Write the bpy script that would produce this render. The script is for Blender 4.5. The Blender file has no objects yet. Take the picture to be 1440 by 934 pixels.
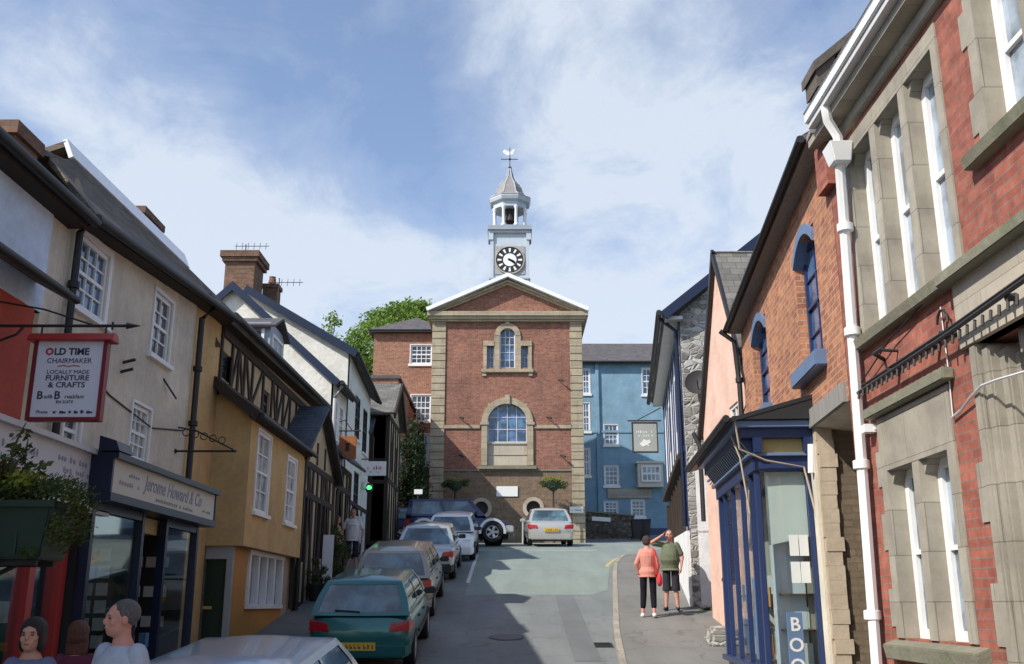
import bpy, bmesh, math, random
from mathutils import Vector, Matrix, noise
R_ = random.Random(7)
sc = bpy.context.scene
col = sc.collection
rad = math.radians
# ---------------------------------------------------------------- camera
cam_d = bpy.data.cameras.new('camera'); cam = bpy.data.objects.new('camera', cam_d); col.objects.link(cam)
cam_d.sensor_width = 36.0; cam_d.lens = 36.0 * 1400 / 1440; cam_d.clip_end = 3000; cam_d.clip_start = 0.05
cam.location = (0, 0, 2.5); cam.rotation_euler = (math.pi / 2 + math.atan(383 / 1400.0), 0, 0)
sc.camera = cam
sc.render.resolution_x = 1024; sc.render.resolution_y = 664
# ---------------------------------------------------------------- light
SUN = Vector((-.93, -.62, 1.0)).normalized()          # towards the sun
elev = math.asin(SUN.z); az = math.atan2(SUN.x, SUN.y)
sun_d = bpy.data.lights.new('sun', 'SUN'); sun = bpy.data.objects.new('sun', sun_d); col.objects.link(sun)
sun_d.energy = 4.4; sun_d.angle = rad(0.55); sun_d.color = (1, .95, .87)
sun.rotation_euler = (-SUN).to_track_quat('-Z', 'Y').to_euler()
W = bpy.data.worlds.new('World'); sc.world = W; W.use_nodes = True
nt = W.node_tree; nt.nodes.clear()
def wn(t, **k):
    n = nt.nodes.new(t)
    for a, b in k.items(): setattr(n, a, b)
    return n
def wl(a, b): nt.links.new(a, b)
def wmath(op, a, b=None, clamp=False):
    n = wn('ShaderNodeMath', operation=op); n.use_clamp = clamp
    for i, v in enumerate((a, b)):
        if v is None: continue
        if isinstance(v, (int, float)): n.inputs[i].default_value = v
        else: wl(v, n.inputs[i])
    return n.outputs[0]
sky = wn('ShaderNodeTexSky', sky_type='NISHITA'); sky.sun_disc = False
sky.sun_elevation = elev; sky.sun_rotation = az % (2 * math.pi); sky.air_density = 1.0; sky.dust_density = .8; sky.ozone_density = 2.0
tc = wn('ShaderNodeTexCoord'); sp = wn('ShaderNodeSeparateXYZ'); wl(tc.outputs['Generated'], sp.inputs[0])
zz = wmath('MAXIMUM', sp.outputs['Z'], 0.0); zz = wmath('ADD', zz, .22)
px = wmath('DIVIDE', sp.outputs['X'], zz); py = wmath('DIVIDE', sp.outputs['Y'], zz)
cb = wn('ShaderNodeCombineXYZ'); wl(px, cb.inputs[0]); wl(py, cb.inputs[1])
def wnoise(scale, detail, rough, sx=1, sy=1, rot=0, off=(0, 0, 0), dist=0):
    mp = wn('ShaderNodeMapping'); mp.inputs['Scale'].default_value = (sx, sy, 1); mp.inputs['Rotation'].default_value = (0, 0, rot)
    mp.inputs['Location'].default_value = off; wl(cb.outputs[0], mp.inputs[0])
    n = wn('ShaderNodeTexNoise'); n.inputs['Scale'].default_value = scale; n.inputs['Detail'].default_value = detail
    n.inputs['Roughness'].default_value = rough; n.inputs['Distortion'].default_value = dist
    wl(mp.outputs[0], n.inputs['Vector']); return n.outputs['Fac']
n1 = wnoise(1.7, 9, .58, 1, .9, .5, (3.1, 1.7, 0), .3)
n2 = wnoise(3.6, 10, .66, 1.0, .75, .7, (7, 2, 0), .5)
dens = wmath('ADD', wmath('MULTIPLY', n1, .85), wmath('MULTIPLY', n2, .62))
def lobe(dx, dy, dz, sharp, amt):
    v = Vector((dx, dy, dz)).normalized()
    d = wn('ShaderNodeVectorMath', operation='DOT_PRODUCT'); nrm = wn('ShaderNodeVectorMath', operation='NORMALIZE')
    wl(tc.outputs['Generated'], nrm.inputs[0]); wl(nrm.outputs[0], d.inputs[0]); d.inputs[1].default_value = v
    e = wmath('MULTIPLY', wmath('SUBTRACT', d.outputs['Value'], 1.0), sharp)
    e = wmath('POWER', 2.718, e); return wmath('MULTIPLY', e, amt)
def pixdir(x, y):
    t = math.atan(383 / 1400.); c, s = math.cos(t), math.sin(t); u = (x - 720) / 1400.; v = (467 - y) / 1400.
    return (u, c - v * s, s + v * c)
for (x, y, sh, am) in ((60, 200, 60, .09), (260, 230, 90, .10), (430, 330, 90, .12), (600, 400, 60, .13), (880, 420, 30, .14), (120, 330, 60, .10), (820, 180, 30, .08), (700, 30, 200, .08), (930, 90, 60, .10), (1050, 250, 50, .09), (1000, 120, 90, .05),
                       (420, 90, 80, -.16), (180, 10, 70, -.12), (560, 160, 150, -.09), (760, 250, 120, -.05), (1120, 20, 90, -.06), (600, 260, 400, -.09), (660, 330, 700, -.05), (900, 280, 500, -.04), (960, 200, 500, -.03)):
    dens = wmath('ADD', dens, lobe(*pixdir(x, y), sh, am))
rp = wn('ShaderNodeValToRGB'); wl(dens, rp.inputs[0])
rp.color_ramp.elements[0].position = .68; rp.color_ramp.elements[0].color = (.10, .10, .10, 1)
rp.color_ramp.elements[1].position = 1.17; rp.color_ramp.elements[1].color = (.86, .86, .86, 1)
rp.color_ramp.elements.new(.85).color = (.34, .34, .34, 1)
mx = wn('ShaderNodeMix', data_type='RGBA'); wl(rp.outputs[0], mx.inputs[0])
tint = wn('ShaderNodeMix', data_type='RGBA', blend_type='MULTIPLY'); tint.inputs[0].default_value = 1
wl(sky.outputs[0], tint.inputs[6]); tint.inputs[7].default_value = (.94, .96, 1.02, 1)
wl(tint.outputs[2], mx.inputs[6]); mx.inputs[7].default_value = (4.0, 4.4, 4.95, 1)
bg = wn('ShaderNodeBackground'); bg.inputs['Strength'].default_value = .15; wl(mx.outputs[2], bg.inputs[0])
wo = wn('ShaderNodeOutputWorld'); wl(bg.outputs[0], wo.inputs[0])
vs = sc.view_settings; vs.view_transform = 'Standard'; vs.look = 'None'; vs.exposure = 0.36; vs.gamma = 1; vs.use_curve_mapping = False

# ---------------------------------------------------------------- materials
class NT:
    def __init__(s, name):
        s.m = bpy.data.materials.new(name); s.m.use_nodes = True; s.t = s.m.node_tree
        s.b = s.t.nodes['Principled BSDF']; s.tc = s.t.nodes.new('ShaderNodeTexCoord')
    def n(s, t, ins=None, **k):
        n = s.t.nodes.new(t)
        for a, b in k.items(): setattr(n, a, b)
        for a, b in (ins or {}).items():
            if hasattr(b, 'is_linked') or isinstance(b, bpy.types.NodeSocket): s.t.links.new(b, n.inputs[a])
            else: n.inputs[a].default_value = b
        return n
    def vec(s, kind='UV', sc_=(1, 1, 1), rot=0, loc=(0, 0, 0)):
        return s.n('ShaderNodeMapping', {'Vector': s.tc.outputs[kind], 'Scale': sc_, 'Rotation': (0, 0, rot), 'Location': loc}).outputs[0]
    def noise(s, v, scale, detail=5, rough=.55, dist=0):
        return s.n('ShaderNodeTexNoise', {'Vector': v, 'Scale': scale, 'Detail': detail, 'Roughness': rough, 'Distortion': dist}).outputs['Fac']
    def ramp(s, f, p0, p1, c0=(0, 0, 0), c1=(1, 1, 1), mid=None):
        r = s.n('ShaderNodeValToRGB', {0: f}); e = r.color_ramp.elements
        e[0].position = p0; e[0].color = (*c0, 1); e[1].position = p1; e[1].color = (*c1, 1)
        if mid: e.new(mid[0]).color = (*mid[1], 1)
        return r.outputs[0]
    def mix(s, f, a, b, mode='MIX'):
        n = s.t.nodes.new('ShaderNodeMix'); n.data_type = 'RGBA'; n.blend_type = mode
        for i, v in ((0, f), (6, a), (7, b)):
            if isinstance(v, bpy.types.NodeSocket): s.t.links.new(v, n.inputs[i])
            elif isinstance(v, (int, float)): n.inputs[i].default_value = v
            else: n.inputs[i].default_value = (*v, 1)
        return n.outputs[2]
    def bump(s, h, strength=.3, dist=.01, prev=None):
        b = s.n('ShaderNodeBump', {'Height': h, 'Strength': strength, 'Distance': dist})
        if prev is not None: s.t.links.new(prev, b.inputs['Normal'])
        return b.outputs[0]
    def out(s, colr=None, rough=.7, normal=None, metal=0, spec=.4):
        for k, v in (('Base Color', colr), ('Roughness', rough), ('Normal', normal), ('Metallic', metal), ('Specular IOR Level', spec)):
            if v is None: continue
            if isinstance(v, bpy.types.NodeSocket): s.t.links.new(v, s.b.inputs[k])
            else: s.b.inputs[k].default_value = (*v, 1) if isinstance(v, tuple) else v
        return s.m
def sc3(c, k): return tuple(x * k for x in c)
def M_brick(name, a, b, mortar, bw=.225, bh=.075, mo=.008, grime=.35, bump=.5, big=.6, smooth=.1):
    n = NT(name); v = n.vec()
    wob = n.noise(n.vec(sc_=(1, 1, 1)), 3.0, 3)
    vv = n.n('ShaderNodeVectorMath', {0: v, 1: n.n('ShaderNodeVectorMath', {0: n.n('ShaderNodeTexNoise', {'Vector': v, 'Scale': 2.2, 'Detail': 3}).outputs['Color'], 1: (.02, .02, .02)}, operation='MULTIPLY').outputs[0]}, operation='ADD').outputs[0]
    br = n.n('ShaderNodeTexBrick', {'Vector': vv, 'Color1': (*a, 1), 'Color2': (*b, 1), 'Mortar': (*mortar, 1), 'Scale': 1.0, 'Mortar Size': mo, 'Mortar Smooth': smooth, 'Bias': 0.0, 'Brick Width': bw, 'Row Height': bh})
    br.offset = .5
    c = br.outputs['Color']
    c = n.mix(.8, c, n.ramp(n.noise(v, 7, 6, .7), .3, .75, (.5, .5, .5), (1.3, 1.25, 1.2)), 'MULTIPLY')
    c = n.mix(big, c, n.ramp(n.noise(v, .55, 6, .65), .3, .7, (.62, .6, .58), (1.2, 1.18, 1.15)), 'MULTIPLY')
    streak = n.noise(n.vec(sc_=(2.5, .25, 1)), 1.6, 6, .7)
    c = n.mix(n.ramp(streak, .5, .78, (0, 0, 0), (grime,) * 3), c, sc3(mortar, .35))
    nb = n.bump(br.outputs['Fac'], -bump if False else bump, .012)
    n.t.nodes[-1].invert = True
    nb2 = n.bump(n.noise(v, 40, 4), .25, .004, nb)
    return n.out(c, .88, nb2, spec=.25)
def M_plaster(name, c, grime=(.25, .22, .18), g=.35, rough=.85, bump=.35, scale=1.0, coarse=12):
    n = NT(name); v = n.vec()
    base = n.mix(.8, c, n.ramp(n.noise(v, 1.1 * scale, 9, .7), .3, .72, (.66, .65, .63), (1.14, 1.14, 1.14)), 'MULTIPLY')
    base = n.mix(.5, base, n.ramp(n.noise(v, 9, 6, .7), .35, .7, (.82, .81, .80), (1.08, 1.08, 1.08)), 'MULTIPLY'); g = min(1, g * 1.6)
    st = n.noise(n.vec(sc_=(2.2, .22, 1)), 1.5, 7, .7)
    base = n.mix(n.ramp(st, .52, .8, (0, 0, 0), (g,) * 3), base, grime)
    pt = n.noise(n.vec(sc_=(1, 1, 1), loc=(4, 9, 0)), .7, 6, .6)
    base = n.mix(n.ramp(pt, .6, .72, (0, 0, 0), (g * .6,) * 3), base, sc3(grime, 1.4))
    nb = n.bump(n.noise(v, coarse, 5, .6), bump, .02)
    return n.out(base, rough, nb, spec=.2)
def M_paint(name, c, rough=.45, dirt=.35, spec=.4):
    n = NT(name); v = n.vec('Object')
    b = n.mix(dirt, c, n.ramp(n.noise(v, 2.5, 7, .7), .3, .75, (.6, .58, .55), (1.08, 1.08, 1.08)), 'MULTIPLY')
    nb = n.bump(n.noise(v, 25, 4), .08, .005)
    return n.out(b, rough, nb, spec=spec)
def M_wood(name, c, c2, sy=.15, rough=.8):
    n = NT(name); v = n.vec('Object', (8, 8, .8))
    b = n.mix(n.ramp(n.noise(v, 3, 8, .7, .5), .3, .7), c, c2)
    return n.out(b, rough, n.bump(n.noise(v, 8, 5, .7), .4, .006), spec=.25)
def M_slate(name, a, b, lichen=(.2, .19, .12), bw=.28, bh=.16, li=.4):
    n = NT(name); v = n.vec()
    br = n.n('ShaderNodeTexBrick', {'Vector': v, 'Color1': (*a, 1), 'Color2': (*b, 1), 'Mortar': (*sc3(a, .35), 1), 'Scale': 1.0, 'Mortar Size': .006, 'Mortar Smooth': .3, 'Brick Width': bw, 'Row Height': bh})
    c = n.mix(.6, br.outputs['Color'], n.ramp(n.noise(v, 2.5, 7, .7), .3, .72, (.5, .5, .5), (1.3, 1.28, 1.25)), 'MULTIPLY')
    c = n.mix(n.ramp(n.noise(v, 5, 8, .75), .58, .72, (0, 0, 0), (li,) * 3), c, lichen)
    # courses step up like overlapping slates
    sp_ = n.n('ShaderNodeSeparateXYZ', {0: v}).outputs[1]
    fr = n.n('ShaderNodeMath', {0: n.n('ShaderNodeMath', {0: sp_, 1: bh}, operation='DIVIDE').outputs[0]}, operation='FRACT').outputs[0]
    nb = n.bump(fr, .5, -.015)
    nb = n.bump(br.outputs['Fac'], .5, -.01, nb)
    return n.out(c, .75, nb, spec=.35)
def M_ashlar(name, c, bw=.7, bh=.32, var=.5, mo=.006):
    n = NT(name); v = n.vec()
    br = n.n('ShaderNodeTexBrick', {'Vector': v, 'Color1': (*sc3(c, 1.08), 1), 'Color2': (*sc3(c, .84), 1), 'Mortar': (*sc3(c, .5), 1), 'Scale': 1.0, 'Mortar Size': mo, 'Mortar Smooth': .2, 'Brick Width': bw, 'Row Height': bh})
    b = n.mix(var, br.outputs['Color'], n.ramp(n.noise(v, 2.0, 8, .7), .28, .74, (.55, .53, .50), (1.2, 1.18, 1.12)), 'MULTIPLY')
    st = n.noise(n.vec(sc_=(2.8, .3, 1)), 1.8, 7, .7)
    b = n.mix(n.ramp(st, .5, .8, (0, 0, 0), (.4,) * 3), b, sc3(c, .33))
    nb = n.bump(br.outputs['Fac'], .4, -.008); nb = n.bump(n.noise(v, 30, 5, .65), .3, .006, nb)
    return n.out(b, .85, nb, spec=.25)
def M_rubble(name, cols, scale=4.5, mort=(.45, .43, .4)):
    n = NT(name); v = n.vec(sc_=(1, 1.7, 1))
    vo = n.n('ShaderNodeTexVoronoi', {'Vector': v, 'Scale': scale, 'Randomness': .95}, feature='F1')
    ve = n.n('ShaderNodeTexVoronoi', {'Vector': v, 'Scale': scale, 'Randomness': .95}, feature='DISTANCE_TO_EDGE')
    cc = n.n('ShaderNodeSeparateColor', {0: vo.outputs['Color']}).outputs[0]
    c = n.ramp(cc, 0, 1, cols[0], cols[2], (.5, cols[1]))
    c = n.mix(.6, c, n.ramp(n.noise(v, 6, 8, .75), .3, .72, (.5, .5, .5), (1.3, 1.3, 1.3)), 'MULTIPLY')
    e = n.ramp(ve.outputs['Distance'], .02, .09)
    c = n.mix(e, mort, c)
    nb = n.bump(e, .9, .03); nb = n.bump(n.noise(v, 18, 6, .7), .6, .015, nb)
    return n.out(c, .9, nb, spec=.2)
def M_glass(name, c=(.02, .025, .03), rough=.06, var=.5, spec=.9):
    n = NT(name); v = n.vec('Object')
    b = n.mix(n.ramp(n.noise(v, 1.8, 4, .6), .42, .62), c, sc3(c, 1 + var * 5))
    nb = n.bump(n.noise(v, 1.6, 2), .10, .02)
    return n.out(b, rough, nb, spec=spec)
def M_clear(name, tint=(.90, .94, .93), refl=.10):
    n = NT(name); t = n.t; t.nodes.remove(n.b)
    tr = n.n('ShaderNodeBsdfTransparent', {0: (*tint, 1)}); gl = n.n('ShaderNodeBsdfGlossy', {'Color': (1, 1, 1, 1), 'Roughness': .03})
    lw = n.n('ShaderNodeLayerWeight', {'Blend': .5}); pw = n.n('ShaderNodeMath', {0: lw.outputs['Facing'], 1: 3.5}, operation='POWER'); ml = n.n('ShaderNodeMath', {0: pw.outputs[0], 1: .55}, operation='MULTIPLY'); ad = n.n('ShaderNodeMath', {0: ml.outputs[0], 1: refl * .5}, operation='ADD'); ad.use_clamp = True
    m = n.n('ShaderNodeMixShader', {0: ad.outputs[0], 1: tr.outputs[0], 2: gl.outputs[0]})
    t.links.new(m.outputs[0], [x for x in t.nodes if x.type == 'OUTPUT_MATERIAL'][0].inputs[0]); return n.m
def M_car(name, c, metal=.3, rough=.28):
    n = NT(name); v = n.vec('Object')
    b = n.mix(.25, c, n.ramp(n.noise(v, 3, 6, .7), .3, .75, (.7, .69, .67), (1.05, 1.05, 1.05)), 'MULTIPLY')
    n.out(b, rough, None, metal, .5); n.b.inputs['Coat Weight'].default_value = .6; n.b.inputs['Coat Roughness'].default_value = .06
    return n.m
def M_leaf(name, c1, c2):
    n = NT(name); v = n.vec('Object')
    b = n.mix(n.ramp(n.noise(v, .9, 4, .7), .3, .7), c1, c2)
    b = n.mix(.7, b, n.ramp(n.noise(v, 14, 2), .3, .7, (.55, .6, .5), (1.3, 1.3, 1.2)), 'MULTIPLY')
    n.out(b, .6, None, 0, .3)
    tl = n.n('ShaderNodeBsdfTranslucent', {0: b}); ms = n.n('ShaderNodeMixShader', {0: .3, 1: n.b.outputs[0], 2: tl.outputs[0]})
    n.t.links.new(ms.outputs[0], [x for x in n.t.nodes if x.type == 'OUTPUT_MATERIAL'][0].inputs[0]); return n.m
def M_cloth(name, c, var=.3):
    n = NT(name); v = n.vec('Object')
    b = n.mix(var, c, n.ramp(n.noise(v, 9, 5, .6), .3, .75, (.6, .6, .6), (1.15, 1.15, 1.15)), 'MULTIPLY')
    return n.out(b, .9, n.bump(n.noise(n.vec('Object', (1, 1, .5)), 9, 3), .5, .03), spec=.15)
def M_asphalt(name, c, patch=.4, cc=.5):
    n = NT(name); v = n.vec('Object')
    b = n.mix(.7, c, n.ramp(n.noise(v, 90, 4, .8), .25, .8, (.55, .55, .55), (1.4, 1.4, 1.4)), 'MULTIPLY')
    b = n.mix(patch, b, n.ramp(n.noise(v, .5, 7, .6), .3, .7, (.72, .72, .72), (1.2, 1.2, 1.18)), 'MULTIPLY')
    b = n.mix(.5, b, n.ramp(n.noise(n.vec('Object', (1.6, .12, 1)), 1.2, 5, .6), .35, .7, (.78, .78, .78), (1.15, 1.15, 1.15)), 'MULTIPLY')
    ve = n.n('ShaderNodeTexVoronoi', {'Vector': n.n('ShaderNodeVectorMath', {0: v, 1: n.n('ShaderNodeVectorMath', {0: n.n('ShaderNodeTexNoise', {'Vector': v, 'Scale': 1.5, 'Detail': 5}).outputs['Color'], 1: (.8, .8, .8)}, operation='MULTIPLY').outputs[0]}, operation='ADD').outputs[0], 'Scale': .55}, feature='DISTANCE_TO_EDGE')
    b = n.mix(n.ramp(ve.outputs['Distance'], .0, .012, (cc,) * 3, (0, 0, 0)), b, sc3(c, .4))
    b = n.mix(n.ramp(n.noise(v, 1.3, 3, .5), .66, .72, (0, 0, 0), (.5,) * 3), b, sc3(c, .6))
    return n.out(b, .9, n.bump(n.noise(v, 120, 3, .7), .5, .006), spec=.3)

m = {}
m['brick_hall'] = M_brick('brick_hall', (.38, .16, .11), (.25, .10, .078), (.32, .24, .19), grime=.4, big=.8)
m['brick_house'] = M_brick('brick_house', (.42, .19, .125), (.29, .125, .09), (.38, .3, .23), grime=.2)
m['brick_red'] = M_brick('brick_red', (.42, .145, .10), (.30, .095, .07), (.24, .18, .15), mo=.006, grime=.25, big=.55, bump=.4)
m['brick_orange'] = M_brick('brick_orange', (.55, .25, .13), (.36, .14, .09), (.46, .34, .24), bh=.078, grime=.15, big=.5)
m['brick_tan'] = M_brick('brick_tan', (.46, .35, .22), (.34, .26, .17), (.28, .21, .14), bw=.24, bh=.085, mo=.012, bump=1, grime=.3)
m['brick_chimney'] = M_brick('brick_chimney', (.25, .14, .09), (.16, .095, .065), (.2, .16, .13), grime=.5)
m['plinth'] = M_brick('plinth', (.25, .18, .125), (.19, .135, .10), (.25, .2, .15), bw=.3, bh=.15, grime=.25, big=.4, bump=.25)
m['cream'] = M_plaster('cream', (.70, .64, .52), g=.35)
m['yellow'] = M_plaster('yellow', (.60, .41, .19), (.3, .2, .1), g=.3)
m['white_render'] = M_plaster('white_render', (.80, .79, .72), (.5, .47, .4), g=.2, bump=.9, coarse=7)
m['white_timber'] = M_plaster('white_timber', (.8, .8, .79), (.5, .5, .48), g=.12)
m['paleblue'] = M_plaster('paleblue', (.66, .79, .95), (.4, .5, .68), g=.25, bump=1.0, coarse=5)
m['redwall'] = M_plaster('redwall', (.50, .10, .07), (.25, .06, .05), g=.2)
m['pink'] = M_plaster('pink', (.80, .53, .42), (.5, .35, .28), g=.18)
m['blue'] = M_plaster('blue', (.23, .38, .49), (.15, .25, .33), g=.25)
m['tan'] = M_plaster('tan', (.50, .41, .30), (.25, .2, .15), g=.4)
m['infill'] = M_plaster('infill', (.52, .42, .27), (.2, .15, .1), g=.4)
m['stone'] = M_ashlar('stone', (.42, .36, .26), .6, .3)
m['coping'] = M_plaster('coping', (.13, .11, .095), (.06, .06, .045), g=.4, bump=.6)
m['stone_bank'] = M_ashlar('stone_bank', (.37, .34, .285), .9, .42, .8, .004)
m['stone_pale'] = M_ashlar('stone_pale', (.46, .41, .33), 1.2, .6, .4, .003)
m['stone_moss'] = M_plaster('stone_moss', (.24, .23, .17), (.10, .12, .06), g=.5, bump=.6)
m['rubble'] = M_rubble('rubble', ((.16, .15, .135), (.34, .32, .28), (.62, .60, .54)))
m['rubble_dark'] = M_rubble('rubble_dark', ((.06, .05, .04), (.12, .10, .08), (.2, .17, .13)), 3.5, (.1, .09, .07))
m['slate'] = M_slate('slate', (.13, .12, .12), (.085, .08, .085))
m['slate_blue'] = M_slate('slate_blue', (.08, .10, .125), (.055, .07, .09), li=.15)
m['slate_brown'] = M_slate('slate_brown', (.17, .135, .10), (.115, .09, .07), bh=.12, li=.5)
m['slate_moss'] = M_slate('slate_moss', (.19, .18, .16), (.12, .115, .105), (.3, .26, .1), bh=.2)
m['lead'] = M_paint('lead', (.34, .38, .44), .4, .5)
m['lead_white'] = M_paint('lead_white', (.50, .56, .62), .4, .4)
m['ogee'] = M_paint('ogee', (.30, .285, .275), .4, .6)
m['flash'] = M_paint('flash', (.86, .87, .90), .3, .3, .8)
m['white'] = M_paint('white', (.80, .80, .78), .4, .2)
m['white_dirty'] = M_paint('white_dirty', (.62, .61, .60), .5, .4)
m['black'] = M_paint('black', (.022, .021, .022), .5, .4)
m['blackbrown'] = M_wood('blackbrown', (.035, .026, .02), (.06, .045, .035))
m['oak'] = M_wood('oak', (.16, .12, .08), (.08, .06, .045))
m['lintel'] = M_wood('lintel', (.34, .32, .29), (.18, .165, .15))
m['navy'] = M_paint('navy', (.022, .04, .115), .35, .4)
m['navy_dark'] = M_paint('navy_dark', (.012, .02, .05), .35, .4)
m['bluegrey'] = M_paint('bluegrey', (.13, .20, .33), .4, .4)
m['gold'] = M_paint('gold', (.50, .38, .16), .5, .5)
m['red'] = M_paint('red', (.42, .04, .035), .4, .3)
m['darkred'] = M_paint('darkred', (.20, .02, .028), .4, .3)
m['green_door'] = M_paint('green_door', (.022, .045, .028), .4, .4)
m['orange_panel'] = M_paint('orange_panel', (.52, .24, .05), .6, .4)
m['rust_sign'] = M_wood('rust_sign', (.38, .14, .05), (.26, .09, .04))
m['grey_sign'] = M_paint('grey_sign', (.36, .37, .36), .6, .4)
m['sign_white'] = M_paint('sign_white', (.66, .70, .76), .5, .12)
m['ink'] = M_paint('ink', (.05, .045, .08), .7, .1)
m['ink_grey'] = M_paint('ink_grey', (.30, .31, .36), .7, .1)
m['ink_red'] = M_paint('ink_red', (.45, .04, .04), .7, .1)
m['fascia'] = M_paint('fascia', (.60, .60, .60), .5, .25)
m['fascia_cream'] = M_paint('fascia_cream', (.60, .57, .47), .5, .25)
m['brass'] = M_paint('brass', (.6, .42, .12), .35, .3)
m['iron'] = M_paint('iron', (.03, .028, .028), .6, .4)
m['glass'] = M_glass('glass')
m['glass_light'] = M_glass('glass_light', (.10, .12, .14), .12, .5)
m['glass_blue'] = M_glass('glass_blue', (.03, .055, .10), .08, .5)
m['glass_curtain'] = M_glass('glass_curtain', (.16, .16, .15), .2, .45)
m['clear'] = M_clear('clear')
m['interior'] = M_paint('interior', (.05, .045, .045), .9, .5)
m['interior_pale'] = M_paint('interior_pale', (.38, .36, .30), .9, .4)
m['paper'] = M_paint('paper', (.70, .70, .66), .8, .2)
m['paper_blue'] = M_paint('paper_blue', (.15, .3, .5), .8, .2)
m['paper_orange'] = M_paint('paper_orange', (.7, .35, .12), .8, .2)
m['road'] = M_asphalt('road', (.185, .198, .195))
m['road_green'] = M_asphalt('road_green', (.222, .262, .238), .3, .2)
m['pavement'] = M_asphalt('pavement', (.185, .182, .170), .5, .6)
m['kerb'] = M_ashlar('kerb', (.34, .31, .26), .9, .5)
m['ground'] = M_asphalt('ground', (.12, .12, .10))
m['line_white'] = M_paint('line_white', (.6, .6, .58), .8, .6)
m['line_yellow'] = M_paint('line_yellow', (.55, .40, .16), .8, .6)
m['bark'] = M_wood('bark', (.11, .085, .06), (.06, .045, .035))
m['leaf_tree'] = M_leaf('leaf_tree', (.13, .22, .035), (.20, .30, .06))
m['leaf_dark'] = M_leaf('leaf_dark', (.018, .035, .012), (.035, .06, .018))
m['leaf_mid'] = M_leaf('leaf_mid', (.05, .085, .02), (.10, .13, .03))
m['leaf_yellow'] = M_leaf('leaf_yellow', (.36, .34, .03), (.22, .28, .04))
m['leaf_rust'] = M_leaf('leaf_rust', (.14, .07, .03), (.10, .10, .03))
m['trough'] = M_paint('trough', (.022, .050, .032), .5, .3)
def M_hair(name, c):
    n = NT(name); v = n.vec('Object', (60, 60, 9)); f = n.noise(v, 2.5, 5, .7, .6)
    return n.out(n.ramp(f, .3, .72, sc3(c, .45), sc3(c, 1.9)), .5, n.bump(f, 1, .02), spec=.5)
m['skin'] = M_cloth('skin', (.50, .27, .19), .2)
m['skin_pink'] = M_cloth('skin_pink', (.56, .28, .21), .2)
m['rubber'] = M_paint('rubber', (.018, .018, .018), .8, .3)
m['alloy'] = M_paint('alloy', (.50, .50, .50), .3, .3)
m['trim'] = M_paint('trim', (.03, .03, .032), .6, .2)
m['carglass'] = M_glass('carglass', (.03, .05, .06), .04, .6, 1.0)
m['tail'] = M_paint('tail', (.42, .012, .02), .15, .1, .8)
m['lamp_clear'] = M_paint('lamp_clear', (.62, .64, .66), .1, .1, .8)
m['plate_yellow'] = M_paint('plate_yellow', (.72, .46, .04), .4, .1)
m['plate_white'] = M_paint('plate_white', (.75, .75, .72), .4, .1)
for k_, c_, me_ in (('car_teal', (.008, .13, .125), .25), ('car_beige', (.27, .25, .20), .4), ('car_silver', (.45, .47, .48), .5), ('car_white', (.72, .74, .76), 0), ('car_navy', (.016, .017, .075), .2), ('car_blue', (.015, .03, .10), .2), ('car_pale', (.50, .56, .64), .4), ('car_silver_lit', (.50, .50, .47), .4)):
    m[k_] = M_car(k_, c_, me_)
e_ = NT('green_light'); e_.out((.05, .6, .15), .4); e_.b.inputs['Emission Color'].default_value = (.08, 1, .2, 1); e_.b.inputs['Emission Strength'].default_value = 1.6; m['green_light'] = e_.m

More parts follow.
